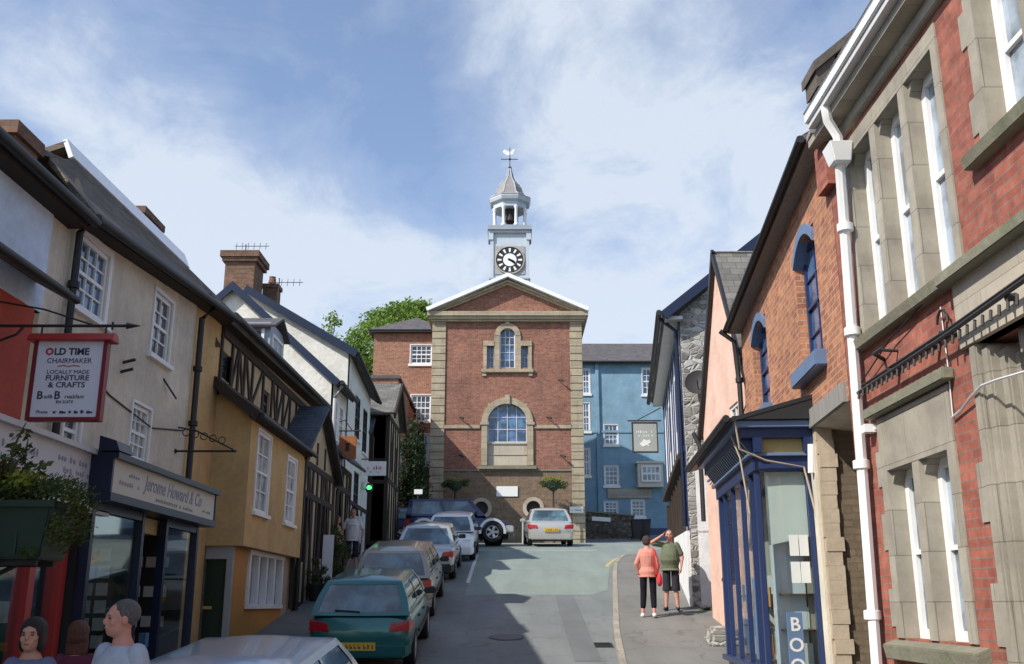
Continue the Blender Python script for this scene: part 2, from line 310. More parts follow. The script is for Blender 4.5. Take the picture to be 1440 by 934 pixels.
# ---------------------------------------------------------------- helpers
OFF = {}
def props(o, label=None, cat=None, group=None, kind=None):
    for k, v in (('label', label), ('category', cat), ('group', group), ('kind', kind)):
        if v: o[k] = v
    return o
def thing(name, label, cat, loc=(0, 0, 0), rot=(0, 0, 0), group=None):
    o = bpy.data.objects.new(name, None); col.objects.link(o); o.location = loc; o.rotation_euler = rot; o.empty_display_size = .2
    OFF[o.name] = Vector(loc); return props(o, label, cat, group)
def off_of(o): return OFF.get(o.name, Vector((0, 0, 0)))
SPLIT = {'numeral', 'clock_hand', 'wall_spotlight', 'shop_window', 'quoin', 'gable_wall', 'poster', 'window_card', 'display_item', 'bargeboard', 'corner_pilaster', 'leg', 'display_book', 'arch_corner', 'drip_mould', 'eyebrow', 'eye', 'pale_window_panel', 'back_roof'}
NOSPLIT_BIG = 40
class MB:
    def __init__(s): s.v = []; s.f = []
    def poly(s, pts):
        i = len(s.v); s.v += [Vector(p) for p in pts]; s.f.append(tuple(range(i, i + len(pts))))
    def hexa(s, c):      # c: 8 corners, bottom 4 then top 4
        i = len(s.v); s.v += [Vector(p) for p in c]
        for f in ((0, 3, 2, 1), (4, 5, 6, 7), (0, 1, 5, 4), (1, 2, 6, 5), (2, 3, 7, 6), (3, 0, 4, 7)): s.f.append(tuple(i + k for k in f))
    def box(s, x0, x1, y0, y1, z0, z1):
        s.hexa([(x0, y0, z0), (x1, y0, z0), (x1, y1, z0), (x0, y1, z0), (x0, y0, z1), (x1, y0, z1), (x1, y1, z1), (x0, y1, z1)])
    def fbox(s, F, s0, s1, z0, z1, d0, d1, dz=0):   # dz: rise of the s1 end
        P = F.P
        s.hexa([P(s0, z0, d0), P(s1, z0 + dz, d0), P(s1, z0 + dz, d1), P(s0, z0, d1), P(s0, z1, d0), P(s1, z1 + dz, d0), P(s1, z1 + dz, d1), P(s0, z1, d1)])
    def prism(s, pts, ext):
        i = len(s.v); n = len(pts); e = Vector(ext); s.v += [Vector(p) for p in pts] + [Vector(p) + e for p in pts]
        s.f.append(tuple(range(i, i + n))); s.f.append(tuple(range(i + 2 * n - 1, i + n - 1, -1)))
        for k in range(n): s.f.append((i + k, i + (k + 1) % n, i + n + (k + 1) % n, i + n + k))
    def slab(s, a, b, c, d, t):
        a, b, c, d = map(Vector, (a, b, c, d)); n = (b - a).cross(d - a).normalized()
        if n.z < 0: n = -n
        s.prism([a, b, c, d], -n * t)
    def ring(s, c, ax, r, n=12, ry=None, up=None, ph=0):
        ax = Vector(ax).normalized(); up = Vector(up) if up else (Vector((0, 0, 1)) if abs(ax.z) < .9 else Vector((1, 0, 0)))
        u = ax.cross(up).normalized(); w = ax.cross(u).normalized(); ry = r if ry is None else ry
        i = len(s.v)
        for k in range(n):
            a = 2 * math.pi * k / n + ph; s.v.append(Vector(c) + u * math.cos(a) * r + w * math.sin(a) * ry)
        return i
    def loft(s, rings, n, cap=True):
        for a, b in zip(rings[:-1], rings[1:]):
            for k in range(n): s.f.append((a + k, a + (k + 1) % n, b + (k + 1) % n, b + k))
        if cap:
            s.f.append(tuple(rings[0] + k for k in range(n))[::-1]); s.f.append(tuple(rings[-1] + k for k in range(n)))
    def tube(s, pts, r, n=8, cap=True):
        pts = [Vector(p) for p in pts]; rs = r if isinstance(r, (list, tuple)) else [r] * len(pts); rr = []
        for k, p in enumerate(pts):
            a = (pts[min(k + 1, len(pts) - 1)] - pts[max(k - 1, 0)])
            if a.length < 1e-6: a = Vector((0, 0, 1))
            rr.append(s.ring(p, a, rs[k], n))
        s.loft(rr, n, cap)
    def lathe(s, c, prof, n=16, ph=0):
        c = Vector(c); s.loft([s.ring(c + Vector((0, 0, z)), (0, 0, 1), max(r, .001), n, ph=ph) for r, z in prof], n)
    def ball(s, c, rx, ry, rz, n=12, m_=8):
        c = Vector(c); i = len(s.v); rg = []
        for j in range(m_ + 1):
            t = math.pi * j / m_; t = min(max(t, .02), math.pi - .02); rg.append(len(s.v))
            for k in range(n):
                a = 2 * math.pi * k / n; s.v.append(c + Vector((rx * math.sin(t) * math.cos(a), ry * math.sin(t) * math.sin(a), -rz * math.cos(t))))
        s.loft(rg, n)
    def cone(s, p0, r0, p1, r1, n=10):
        p0, p1 = Vector(p0), Vector(p1); d = (p1 - p0).normalized()
        s.tube([p0 - d * r0 * .95, p0 - d * r0 * .6, p0, p1, p1 + d * r1 * .6, p1 + d * r1 * .95], [r0 * .3, r0 * .8, r0, r1, r1 * .8, r1 * .3], n)
    def islands(s):
        pr = list(range(len(s.v)))
        def fd(a):
            while pr[a] != a: pr[a] = pr[pr[a]]; a = pr[a]
            return a
        for f in s.f:
            for k in f[1:]: pr[fd(k)] = fd(f[0])
        # pieces that share corner positions belong together
        pos = {}
        for i, v in enumerate(s.v):
            key = (round(v.x, 4), round(v.y, 4), round(v.z, 4))
            if key in pos: pr[fd(i)] = fd(pos[key])
            else: pos[key] = i
        g = {}
        for f in s.f: g.setdefault(fd(f[0]), []).append(f)
        out = []
        for fs in g.values():
            n = MB(); mp = {}
            for f in fs:
                t = []
                for k in f:
                    if k not in mp: mp[k] = len(n.v); n.v.append(s.v[k])
                    t.append(mp[k])
                n.f.append(tuple(t))
            out.append(n)
        return out
    def build(s, name, mat, parent=None, local=False, smooth=None, bevel=0, kind=None, label=None, merge=False):
        if name in SPLIT and parent is not None:
            g = s.islands()
            if 1 < len(g) <= NOSPLIT_BIG: return [n.build1(name, mat, parent, local, smooth, bevel, kind, label, merge) for n in g][0]
        return s.build1(name, mat, parent, local, smooth, bevel, kind, label, merge)
    def build1(s, name, mat, parent=None, local=False, smooth=None, bevel=0, kind=None, label=None, merge=False):
        me = bpy.data.meshes.new(name); o_ = Vector((0, 0, 0)) if (local or parent is None) else off_of(parent)
        me.from_pydata([tuple(p - o_) for p in s.v], [], s.f)
        bm = bmesh.new(); bm.from_mesh(me)
        if merge: bmesh.ops.remove_doubles(bm, verts=bm.verts, dist=1e-4)
        bmesh.ops.recalc_face_normals(bm, faces=bm.faces)
        if bevel:
            eds = [e for e in bm.edges if len(e.link_faces) == 2 and e.calc_face_angle(0) > .5]
            bmesh.ops.bevel(bm, geom=eds, offset=bevel, segments=2, affect='EDGES', clamp_overlap=True)
        uv = bm.loops.layers.uv.new('UVMap')
        for f in bm.faces:
            n = f.normal
            if abs(n.z) > .98 or n.length < .5: t = Vector((1, 0, 0)); b = Vector((0, 1, 0))
            else: t = Vector((0, 0, 1)).cross(n).normalized(); b = n.cross(t)
            for l in f.loops:
                p = l.vert.co + o_; l[uv].uv = (p.dot(t), p.dot(b))
        bm.to_mesh(me); bm.free()
        if smooth is not None:
            me.polygons.foreach_set('use_smooth', [True] * len(me.polygons)); me.set_sharp_from_angle(angle=rad(smooth))
        o = bpy.data.objects.new(name, me); col.objects.link(o); me.materials.append(m[mat] if isinstance(mat, str) else mat)
        if parent: o.parent = parent; OFF[o.name] = o_ if not local else Vector((0, 0, 0))
        if kind: o['kind'] = kind
        if label: o['label'] = label
        return o
class Fr:
    def __init__(s, ox, oy, dx, dy, nx, ny):
        l = math.hypot(dx, dy); s.o = (ox, oy); s.d = (dx / l, dy / l); l = math.hypot(nx, ny); s.n = (nx / l, ny / l)
    def P(s, a, z, d=0): return Vector((s.o[0] + s.d[0] * a + s.n[0] * d, s.o[1] + s.d[1] * a + s.n[1] * d, z))
def FL(X): return Fr(X, 0, 0, 1, 1, 0)
def FRt(X): return Fr(X, 0, 0, 1, -1, 0)
def FF(Y): return Fr(0, Y, 1, 0, 0, -1)
def lin(v): return v if callable(v) else (lambda s_: v)
def wall(name, F, s0, s1, zb, zt, mat, par, holes=(), rev=.14, depth=0, mb=None, revmat=None):
    M = mb or MB(); zb = lin(zb); zt = lin(zt)
    ss = sorted({s0, s1} | {h[0] for h in holes} | {h[1] for h in holes}); zs = sorted({h[2] for h in holes} | {h[3] for h in holes})
    for a, b in zip(ss[:-1], ss[1:]):
        c = (a + b) / 2; lv = [None] + zs + [None]
        for i in range(len(lv) - 1):
            lo, hi = lv[i], lv[i + 1]
            zc = ((lo if lo is not None else zb(c)) + (hi if hi is not None else zt(c))) / 2
            if any(h[0] < c < h[1] and h[2] < zc < h[3] for h in holes): continue
            M.poly([F.P(a, lo if lo is not None else zb(a)), F.P(b, lo if lo is not None else zb(b)), F.P(b, hi if hi is not None else zt(b)), F.P(a, hi if hi is not None else zt(a))])
    for h in holes:
        a, b, lo, hi = h[:4]; r = h[4] if len(h) > 4 else rev
        for p, q in (((a, lo), (b, lo)), ((b, lo), (b, hi)), ((b, hi), (a, hi)), ((a, hi), (a, lo))):
            M.poly([F.P(*p), F.P(*q), F.P(*q, -r), F.P(*p, -r)])
    if depth:
        for e in (s0, s1): M.poly([F.P(e, zb(e)), F.P(e, zt(e)), F.P(e, zt(e), -depth), F.P(e, zb(e), -depth)])
        M.poly([F.P(s0, zb(s0), -depth), F.P(s1, zb(s1), -depth), F.P(s1, zt(s1), -depth), F.P(s0, zt(s0), -depth)])
    if mb: return None
    # build without flipping normals face-by-face problems
    return M.build(name, mat, par)
def window(F, s0, s1, z0, z1, par, cols=2, rows=2, fm='white', pm='glass', dep=.10, fw=.06, bw=.022, sill='white', surround=0, sm='white', name='window', mid=True, sl=.06, rows2=None):
    M = MB(); d0, d1 = -dep, -dep + .05
    M.fbox(F, s0, s0 + fw, z0, z1, d0, d1); M.fbox(F, s1 - fw, s1, z0, z1, d0, d1)
    M.fbox(F, s0 + fw, s1 - fw, z0, z0 + fw, d0, d1); M.fbox(F, s0 + fw, s1 - fw, z1 - fw, z1, d0, d1)
    for k in range(1, cols):
        c = s0 + fw + (s1 - s0 - 2 * fw) * k / cols; M.fbox(F, c - bw / 2, c + bw / 2, z0 + fw, z1 - fw, d0 + .005, d1 - .01)
    for k in range(1, rows):
        c = z0 + fw + (z1 - z0 - 2 * fw) * k / rows; w = bw * (2.0 if (mid and k * 2 == rows) else 1)
        M.fbox(F, s0 + fw, s1 - fw, c - w / 2, c + w / 2, d0 + .007, d1 - (.002 if w > bw else .012))
    if surround:
        g = surround
        M.fbox(F, s0 - g, s0 - .002, z0 - .002, z1 + g, -.02, .025); M.fbox(F, s1 + .002, s1 + g, z0 - .002, z1 + g, -.02, .025); M.fbox(F, s0, s1, z1 + .002, z1 + g, -.02, .023)
    w = M.build(name, fm, par)
    G = MB(); G.fbox(F, s0 + fw * .8, s1 - fw * .8, z0 + fw * .8, z1 - fw * .8, d0 - .01, d0 + .012); G.build('pane', pm, w)
    if sill:
        S = MB(); S.fbox(F, s0 - .07 - surround, s1 + .07 + surround, z0 - sl - .01, z0 - .004, -dep, .07); S.build('sill', sill if sill in m else sm, w)
    return w
def text(s, F, a, z, size, d, mat, par, sgn=1, sx=1.0, bold=0.0, align='CENTER', name='lettering', shear=0):
    cu = bpy.data.curves.new(name, 'FONT'); cu.body = s; cu.size = size; cu.align_x = align; cu.extrude = .0015; cu.offset = bold; cu.resolution_u = 3; cu.shear = shear
    t = bpy.data.objects.new(name, cu); col.objects.link(t)
    me = bpy.data.meshes.new_from_object(t.evaluated_get(bpy.context.evaluated_depsgraph_get())); bpy.data.objects.remove(t)
    off = off_of(par)
    for v in me.vertices:
        x, y, zz_ = v.co; v.co = F.P(a + sgn * x * sx, z + y, d + zz_) - off
    o = bpy.data.objects.new(name, me); col.objects.link(o); me.materials.clear(); me.materials.append(m[mat]); o.parent = par; OFF[o.name] = off
    return o
def pipe(name, pts, r, mat, par, n=8, collars=()):
    M = MB(); M.tube(pts, r, n)
    for c in collars:
        M.lathe(c, [(r * 1.0, -.05), (r * 1.5, -.04), (r * 1.5, .04), (r * 1.0, .05)], 10)
    return M.build(name, mat, par, smooth=40)
GZ = [(-60, -5), (-10, -.85), (0, 0), (10, .87), (17, 1.5), (22, 2.2), (30, 3.5), (38, 4.6), (44, 5.05), (49, 5.35), (62, 6.6), (80, 8.0), (140, 10), (600, 12)]
def gz(y):
    for (a, za), (b, zb) in zip(GZ[:-1], GZ[1:]):
        if a <= y <= b:
            t = (y - a) / (b - a); return za + (zb - za) * t
    return GZ[0][1] if y < GZ[0][0] else GZ[-1][1]
def gzs(y): return (gz(y - 1.2) + gz(y) * 2 + gz(y + 1.2)) / 4
# ================================================================ ground
def strip(name, xl, xr, ys, dz, mat, nx=4, label=None):
    M = MB()
    for a, b in zip(ys[:-1], ys[1:]):
        for k in range(nx):
            P = []
            for (y, t) in ((a, k), (a, k + 1), (b, k + 1), (b, k)):
                x = xl(y) + (xr(y) - xl(y)) * t / nx; P.append((x, y, gzs(y) + dz))
            M.poly(P)
    o = M.build(name, mat, None, merge=True, smooth=60); o['kind'] = 'structure'; return o
def fr(a, b, n): return [a + (b - a) * i / n for i in range(n + 1)]
def interp(pts):
    def g(y):
        if y <= pts[0][0]: return pts[0][1]
        for (a, va), (b, vb) in zip(pts[:-1], pts[1:]):
            if a <= y <= b: return va + (vb - va) * (y - a) / (b - a)
        return pts[-1][1]
    return g
xR = interp([(-20, 1.0), (5, 1.25), (16, 1.66), (20, 1.95), (24, 2.35), (28, 2.75), (31, 3.1), (33, 3.55), (34.2, 4.2), (35.2, 5.2), (36, 6.6), (36.6, 9), (37, 14), (70, 16)])
xL = interp([(-20, -3.45), (38, -3.5), (40, -4.2), (42, -5), (44, -5), (90, -5)])
strip('ground', lambda y: -300, lambda y: 300, [-60, -20] + fr(-10, 90, 50) + [120, 200, 600], -.20, 'ground', 8)
strip('road', xL, xR, fr(-10, 33, 43) + fr(33.25, 37, 15) + fr(38, 80, 42), 0, 'road', 6)
gl = interp([(25.2, -1.15), (38, -1.2), (46, -3.8), (48.9, -3.9)]); gr = interp([(25.2, 1.95), (26, 2.42), (30, 2.85), (33, 3.4), (34.2, 4.0), (36, 6.2), (37, 12), (58, 13)])
strip('resurfaced_road', gl, gr, fr(25.2, 33, 20) + fr(33.25, 37, 15) + fr(38, 48.9, 12), .004, 'road_green', 4)
strip('pavement', lambda y: -9, lambda y: xL(y) - .12, fr(-10, 38, 48) + fr(38.5, 60, 40), .12, 'pavement', 3)
xRp = lambda y: xR(y) + .13
strip('pavement', xRp, lambda y: max(xRp(y) + .01, 7.5), fr(-10, 33, 43) + fr(33.25, 36, 11), .12, 'pavement', 4)
def kerb(xf, ys, sgn):
    M = MB()
    for a, b in zip(ys[:-1], ys[1:]):
        xa, xb = xf(a), xf(b); za, zb_ = gzs(a), gzs(b)
        M.hexa([(xa, a + .005, za - .1), (xa + sgn * .13, a + .005, za - .1), (xb + sgn * .13, b - .005, zb_ - .1), (xb, b - .005, zb_ - .1),
                (xa, a + .005, za + .125), (xa + sgn * .13, a + .005, za + .125), (xb + sgn * .13, b - .005, zb_ + .125), (xb, b - .005, zb_ + .125)])
    o = M.build('kerb', 'kerb', None, bevel=.012); o['kind'] = 'structure'
kerb(xR, fr(-10, 32.6, 46) + fr(33, 36, 12), 1); kerb(xL, fr(-10, 38, 52), -1)
strip('parking_line', lambda y: -1.22, lambda y: -1.12, fr(27.2, 34.5, 9), .008, 'line_white', 1)
strip('parking_line', lambda y: -3.0, lambda y: 3.0, [36.1, 36.2], .008, 'line_white', 8)
strip('yellow_line', lambda y: xR(y) - .26, lambda y: xR(y) - .16, fr(30.6, 35.6, 20), .010, 'line_yellow', 1)
def patch(x0, x1, y0, y1, mat):
    strip('repair_patch', lambda y: x0, lambda y: x1, fr(y0, y1, 3), .006, mat, 2)
m['patch'] = M_asphalt('patch', (.155, .165, .165), .5, .2); m['patch_pale'] = M_asphalt('patch_pale', (.24, .23, .21), .5, .2)
patch(-.9, .2, 13.2, 15.4, 'patch'); patch(1.05, 1.5, 17.5, 25.1, 'patch')
strip('repair_patch', lambda y: 3.9, lambda y: 4.7, fr(33.0, 34, 2), .124, 'patch_pale', 1)

def cover(x, y, w, l, lb, round_=False):
    T = thing('manhole_cover' if round_ else 'drain_grate', lb, 'drain', (x, y, gzs(y))); M = MB()
    if round_:
        M.poly([(x + math.cos(t) * w, y + math.sin(t) * w, gzs(y + math.sin(t) * w) + .012) for t in fr(0, 2 * math.pi * 23 / 24, 23)])
        M2 = MB(); M2.poly([(x + math.cos(t) * w * 1.12, y + math.sin(t) * w * 1.12, gzs(y + math.sin(t) * w * 1.12) + .008) for t in fr(0, 2 * math.pi * 23 / 24, 23)]); M2.build('frame', 'iron', T); M.build('lid', 'grey_iron', T)
    else:
        for k in range(6):
            yy = y - l / 2 + k * l / 5; M.hexa([(x - w / 2, yy - .015, gzs(yy)), (x + w / 2, yy - .015, gzs(yy)), (x + w / 2, yy + .015, gzs(yy)), (x - w / 2, yy + .015, gzs(yy)), (x - w / 2, yy - .015, gzs(yy) + .015), (x + w / 2, yy - .015, gzs(yy) + .015), (x + w / 2, yy + .015, gzs(yy) + .015), (x - w / 2, yy + .015, gzs(yy) + .015)])
        M.build('grate', 'iron', T); M = MB(); M.poly([(x - w / 2 - .03, y - l / 2 - .03, gzs(y - l / 2) + .007), (x + w / 2 + .03, y - l / 2 - .03, gzs(y - l / 2) + .007), (x + w / 2 + .03, y + l / 2 + .03, gzs(y + l / 2) + .007), (x - w / 2 - .03, y + l / 2 + .03, gzs(y + l / 2) + .007)]); M.build('frame', 'black', T)
m['grey_iron'] = M_paint('grey_iron', (.10, .095, .09), .6, .6)
cover(xR(19) - .22, 19, .3, .4, 'iron drain grate in the gutter beside the right kerb')
cover(-.1, 19.8, .3, .3, 'round iron manhole cover in the middle of the road', True)
def gutter(F, s0, s1, z0, z1, d, r, mat, par, name='gutter'):
    M = MB(); M.tube([F.P(s0, z0, d), F.P(s1, z1, d)], r, 8); return M.build(name, mat, par, smooth=50)

# ================================================================ LEFT: red shop
XL = -5.2; F = FL(XL)
B = thing('red_shop_building', 'red fronted shop at the left edge with a pale blue upper wall above a canopy', 'building', (XL, 6, gz(6)))
hs = [(3.0, 4.1, 5.95, 6.6), (5.6, 6.7, 5.95, 6.6)]
wall('upper_wall', F, 1.5, 10.55, 5.6, 6.85, 'paleblue', B, hs, depth=4)
for h in hs: window(F, *h, B, 3, 2)
M = MB(); M.fbox(F, 10.55, 10.98, 3.7, 6.85, -4, -.02); M.build('wall_strip', 'cream', B)
hs = [(4.5, 5.6, 4.55, 5.35), (8.3, 9.2, 4.6, 5.3)]
wall('middle_wall', F, 1.5, 10.4, 4.2, 5.6, 'redwall', B, hs)
for h in hs: window(F, *h, B, 2, 2, fm='darkred')
M = MB(); M.slab(F.P(1.5, 5.92, 0), F.P(10.35, 5.95, 0), F.P(10.35, 5.72, .42), F.P(1.5, 5.70, .42), .05); M.build('canopy', 'slate_brown', B)
gutter(F, 1.5, 10.4, 5.68, 5.70, .45, .045, 'black', B)
# steep roof
M = MB(); M.slab(F.P(1.3, 6.9, .25), F.P(11.0, 6.9, .25), F.P(11.0, 8.3, -2.4), F.P(1.3, 8.3, -2.4), .08); M.slab(F.P(1.3, 8.3, -2.4), F.P(11, 8.3, -2.4), F.P(11, 7, -5), F.P(1.3, 7, -5), .08)
M.build('roof', 'slate_brown', B)
M = MB(); M.fbox(F, 1.3, 10.98, 6.76, 6.9, -.02, .2); M.build('eaves_board', 'blackbrown', B)
gutter(F, 1.3, 11.0, 6.84, 6.84, .3, .06, 'black', B)
M = MB(); M.box(-6.35, -5.72, 10.45, 11.02, 6.5, 7.72); M.box(-6.40, -5.67, 10.40, 11.07, 7.72, 7.88); M.build('chimney', 'brick_chimney', B)
# fascia and shopfront
Ff = FL(-5.0)
M = MB(); M.fbox(Ff, 2.0, 12.35, 3.6, 4.22, -.19, 0); fs = M.build('fascia', 'fascia', B)
M = MB(); M.fbox(Ff, 1.9, 12.42, 4.22, 4.28, -.19, .07); M.fbox(Ff, 1.9, 12.42, 3.54, 3.598, -.19, .04); M.build('fascia_moulding', 'white_dirty', B)
for (s_, z_, sz) in (('General Provisions', 4.02, .12), ('Locally Made', 3.89, .12), ('Furniture', 3.77, .12), ('& Crafts', 3.66, .10)):
    pass
def smudges(F, a, b, z, h, d, mat, par, seed):     # illegible lettering: short soft strokes
    q = random.Random(seed); M = MB(); x = a
    while x < b:
        w = q.uniform(.03, .07)
        if q.random() < .82: M.fbox(F, x, x + w * .5, z, z + h * q.uniform(.6, 1), d, d + .003); M.fbox(F, x + w * .5, x + w * .85, z + h * q.uniform(0, .4), z + h * q.uniform(.45, .6), d, d + .002)
        x += w + .02
    M.build('lettering', mat, par)
for k, (a, b) in enumerate(((10.95, 11.95), (11.05, 11.9), (11.05, 11.85), (11.1, 11.8))): smudges(Ff, a, b, 4.04 - k * .115, .07, .003, 'ink_grey', fs, k)
for k in range(3): smudges(Ff, 9.7, 10.5, 4.0 - k * .13, .08, .003, 'ink_grey', fs, 20 + k)
M = MB()
for s_ in (6.0, 7.9, 9.1, 10.05, 11.0, 11.75): M.fbox(F, s_ - .07, s_ + .07, gz(s_) + .1, 3.54, -.12, .05)
M.fbox(F, 2, 11.8, gz(8), gz(8) + .65, -.1, .04); M.fbox(F, 11.82, 11.9, gz(12) + .1, 3.55, -.1, .02); M.fbox(F, 2, 11.8, 3.3, 3.54, -.1, .03)
M.build('shopfront_frame', 'red', B)
M = MB(); M.fbox(F, 2, 11.8, gz(8) + .65, 3.3, -.03, -.02); M.build('shop_window', 'clear', B)
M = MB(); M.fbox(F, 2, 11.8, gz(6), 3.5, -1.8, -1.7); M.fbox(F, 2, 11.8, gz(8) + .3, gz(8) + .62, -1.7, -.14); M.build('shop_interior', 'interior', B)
M = MB(); q = random.Random(3)
for k in range(16):
    s_ = 8.3 + k * .21; z_ = gz(s_) + q.choice((.7, 1.0, 1.3)); M.fbox(F, s_, s_ + q.uniform(.08, .16), z_, z_ + q.uniform(.12, .3), -.5, -.42)
M.build('shop_display', 'paper', B)
M = MB(); M.fbox(F, 9.3, 9.9, 2.9, 3.25, -.09, -.06); M.fbox(F, 10.3, 10.75, 2.85, 3.2, -.09, -.06); M.build('pale_window_panel', 'interior_pale', B)
M = MB(); M.fbox(F, 11.95, 12.35, 3.28, 3.52, -.1, .1); M.build('corner_box', 'redwall', B)

# ================================================================ cream house
B = thing('cream_house', 'cream rendered house with white sash windows above the navy framed shop', 'building', (XL, 13.3, gz(13.3)))
hs = [(11.3, 12.15, 5.93, 7.02 - .06), (13.85, 14.6, 5.98, 6.93), (13.42, 14.12, 4.42, 5.18), (11.4, 11.85, 4.3, 4.66)]
zt = lambda s: 6.93 + (s - 11) * .085
hs[0] = (11.3, 12.15, 5.93, 6.82)
wall('wall', F, 10.98, 15.75, 3.72, zt, 'cream', B, hs, depth=5)
window(F, *hs[0], B, 3, 4, surround=.09, pm='glass_blue', dep=.06); window(F, *hs[1], B, 2, 4, surround=.05, dep=.07); window(F, *hs[2], B, 3, 4, surround=.04, pm='glass_curtain', dep=.07); window(F, *hs[3], B, 1, 2, surround=.04, dep=.07)
P = F.P
M = MB(); M.prism([P(11.02, 6.98, .26), P(17.1, 7.5, .26), P(17.1, 8.40, -.68), P(12.3, 8.27, -.68), P(11.5, 7.92, -.62)], (0, 0, -.09)); M.build('roof', 'slate_brown', B)
M = MB(); M.slab(P(12.2, 8.27, -.66), P(17.15, 8.40, -.66), P(17.15, 8.66, -.77), P(12.2, 8.53, -.77), .06); M.build('roof_flashing', 'flash', B)
M = MB(); M.slab(P(12.2, 8.50, -.78), P(17.1, 8.63, -.78), P(17.1, 7, -5), P(12.2, 6.9, -5), .08); M.slab(P(11.0, 7.9, -.66), P(12.2, 8.2, -.70), P(12.2, 6.9, -5), P(11.0, 6.9, -5), .08); M.build('back_roof', 'slate_brown', B)
M = MB(); M.prism([P(11.06, 6.9, .05), P(11.06, 7.8, -.70), P(11.06, 6.9, -5)], (0, .06, 0)); M.prism([P(17.05, 6.9, .05), P(17.05, 8.6, -.9), P(17.05, 6.9, -5)], (0, .06, 0)); M.build('gable_wall', 'slate_brown', B)
M = MB(); M.fbox(F, 11.0, 17.1, 6.85, 6.96, -.02, .22, .52); M.build('eaves_board', 'blackbrown', B)
gutter(F, 11.0, 17.2, 6.90, 7.42, .3, .06, 'black', B)
M = MB(); M.box(-6.75, -6.35, 16.0, 16.9, 7.6, 9.0); M.box(-6.8, -6.3, 15.95, 16.95, 9.0, 9.12); M.build('chimney', 'brick_chimney', B)
pipe('downpipe', [P(11.05, 6.95, .28), P(11.07, 6.75, .08), P(11.07, 4.3, .08)], .045, 'black', B, collars=[P(11.07, 6.1, .08), P(11.07, 5.1, .08)])
pipe('downpipe', [P(15.8, 7.25, .28), P(15.8, 7.05, .08), P(15.8, 4.15, .08)], .05, 'black', B, collars=[P(15.8, 6.2, .08), P(15.8, 5.3, .08)])
M = MB()
for s_, z_ in ((12.95, 5.62), (12.9, 5.48)): M.tube([P(s_, z_, 0), P(s_, z_ + .04, .16)], .022, 8)
M.tube([P(14.5, 5.75, 0), P(14.8, 5.5, .12)], .014, 6); M.build('wall_spotlight', 'iron', B)
M = MB(); M.tube([P(11.6, 5.35, .01), P(12.6, 5.1, .012), P(14.2, 4.95, .012), P(15.6, 5.15, .012)], .012, 5); M.build('wall_cable', 'iron', B)
M = MB()
pts = [P(15.3, 4.78, .02), P(15.3, 4.78, .95)]; M.tube(pts, .018, 6); M.tube([P(15.3, 5.15, .02), P(15.3, 5.1, .3), P(15.3, 4.95, .6), P(15.3, 4.8, .9)], .014, 6)
for k in range(5):
    c = P(15.3, 4.92 + .03 * (5 - k), .15 + .14 * k); M.tube([c + Vector((math.cos(a) * .055, 0, math.sin(a) * .055)) for a in fr(0, 6.28, 8)], .009, 5)
M.tube([P(15.3, 4.78, -.0), P(15.3, 4.78, -.0 + .02)], .04, 6)
M.build('scroll_bracket', 'iron', B, smooth=50)
# navy shopfront
Fn = FL(-4.75)
M = MB(); M.fbox(Fn, 11.85, 16.05, 3.78, 4.18, -.42, 0); fs = M.build('shop_sign', 'fascia_cream', B)
M = MB(); M.fbox(Fn, 11.8, 16.1, 4.18, 4.25, -.44, .08); M.fbox(Fn, 11.8, 16.1, 3.68, 3.778, -.42, .03); M.fbox(Fn, 11.8, 11.848, 3.78, 4.18, -.42, .02); M.fbox(Fn, 16.052, 16.1, 3.78, 4.18, -.42, .02); M.build('sign_moulding', 'navy_dark', B)
M = MB(); M.hexa([P(11.75, 4.26, .3), P(12.2, 4.26, .3), P(12.2, 4.26, .55), P(11.75, 4.26, .55), P(11.75, 4.44, .3), P(12.2, 4.44, .3), P(12.2, 4.38, .5), P(11.75, 4.38, .5)]); M.build('blind_box', 'navy_dark', B)
text('Jerome Howard & Co', Fn, 14.15, 3.93, .27, .003, 'ink_grey', fs, 1, 1.0, .004, shear=.3)
smudges(Fn, 12.1, 12.75, 3.90, .06, .003, 'ink_grey', fs, 5); smudges(Fn, 12.3, 12.7, 4.02, .05, .003, 'ink_grey', fs, 6); smudges(Fn, 13.4, 15.0, 3.82, .05, .003, 'ink_grey', fs, 7); smudges(Fn, 15.4, 15.9, 3.86, .05, .003, 'ink_grey', fs, 8)
Fs = FL(-4.98)
M = MB()
for s_ in (11.95, 13.6, 14.55, 15.98): M.fbox(Fs, s_ - .045, s_ + .045, gz(s_) + .1, 3.68, -.08, .03)
for a, b in ((11.99, 13.56), (14.59, 15.94)): M.fbox(Fs, a, b, gz(14) + .1, gz(14) + .55, -.08, .02); M.fbox(Fs, a, b, 3.58, 3.68, -.08, .02); 
M.fbox(Fs, 11.95, 11.99, 3.0, 3.02, -.08, 0); M.build('shopfront_frame', 'navy_dark', B)
M = MB(); M.fbox(Fs, 11.99, 13.56, gz(14) + .55, 3.58, -.04, -.03); M.fbox(Fs, 14.59, 15.94, gz(14) + .55, 3.58, -.04, -.03); M.build('shop_window', 'clear', B)
M = MB(); M.fbox(Fs, 13.65, 13.8, gz(14) + .1, 3.6, -.9, -.1); M.fbox(Fs, 13.65, 14.5, 3.45, 3.66, -.9, -.1); M.build('porch_panel', 'gold', B)
M = MB(); M.fbox(Fs, 13.85, 14.5, gz(14) + .12, 3.4, -.9, -.84); d_ = M.build('door', 'black', B)
M = MB(); M.fbox(Fs, 13.95, 14.4, gz(14) + .9, 3.25, -.84, -.83); M.build('door_glass', 'glass', d_)
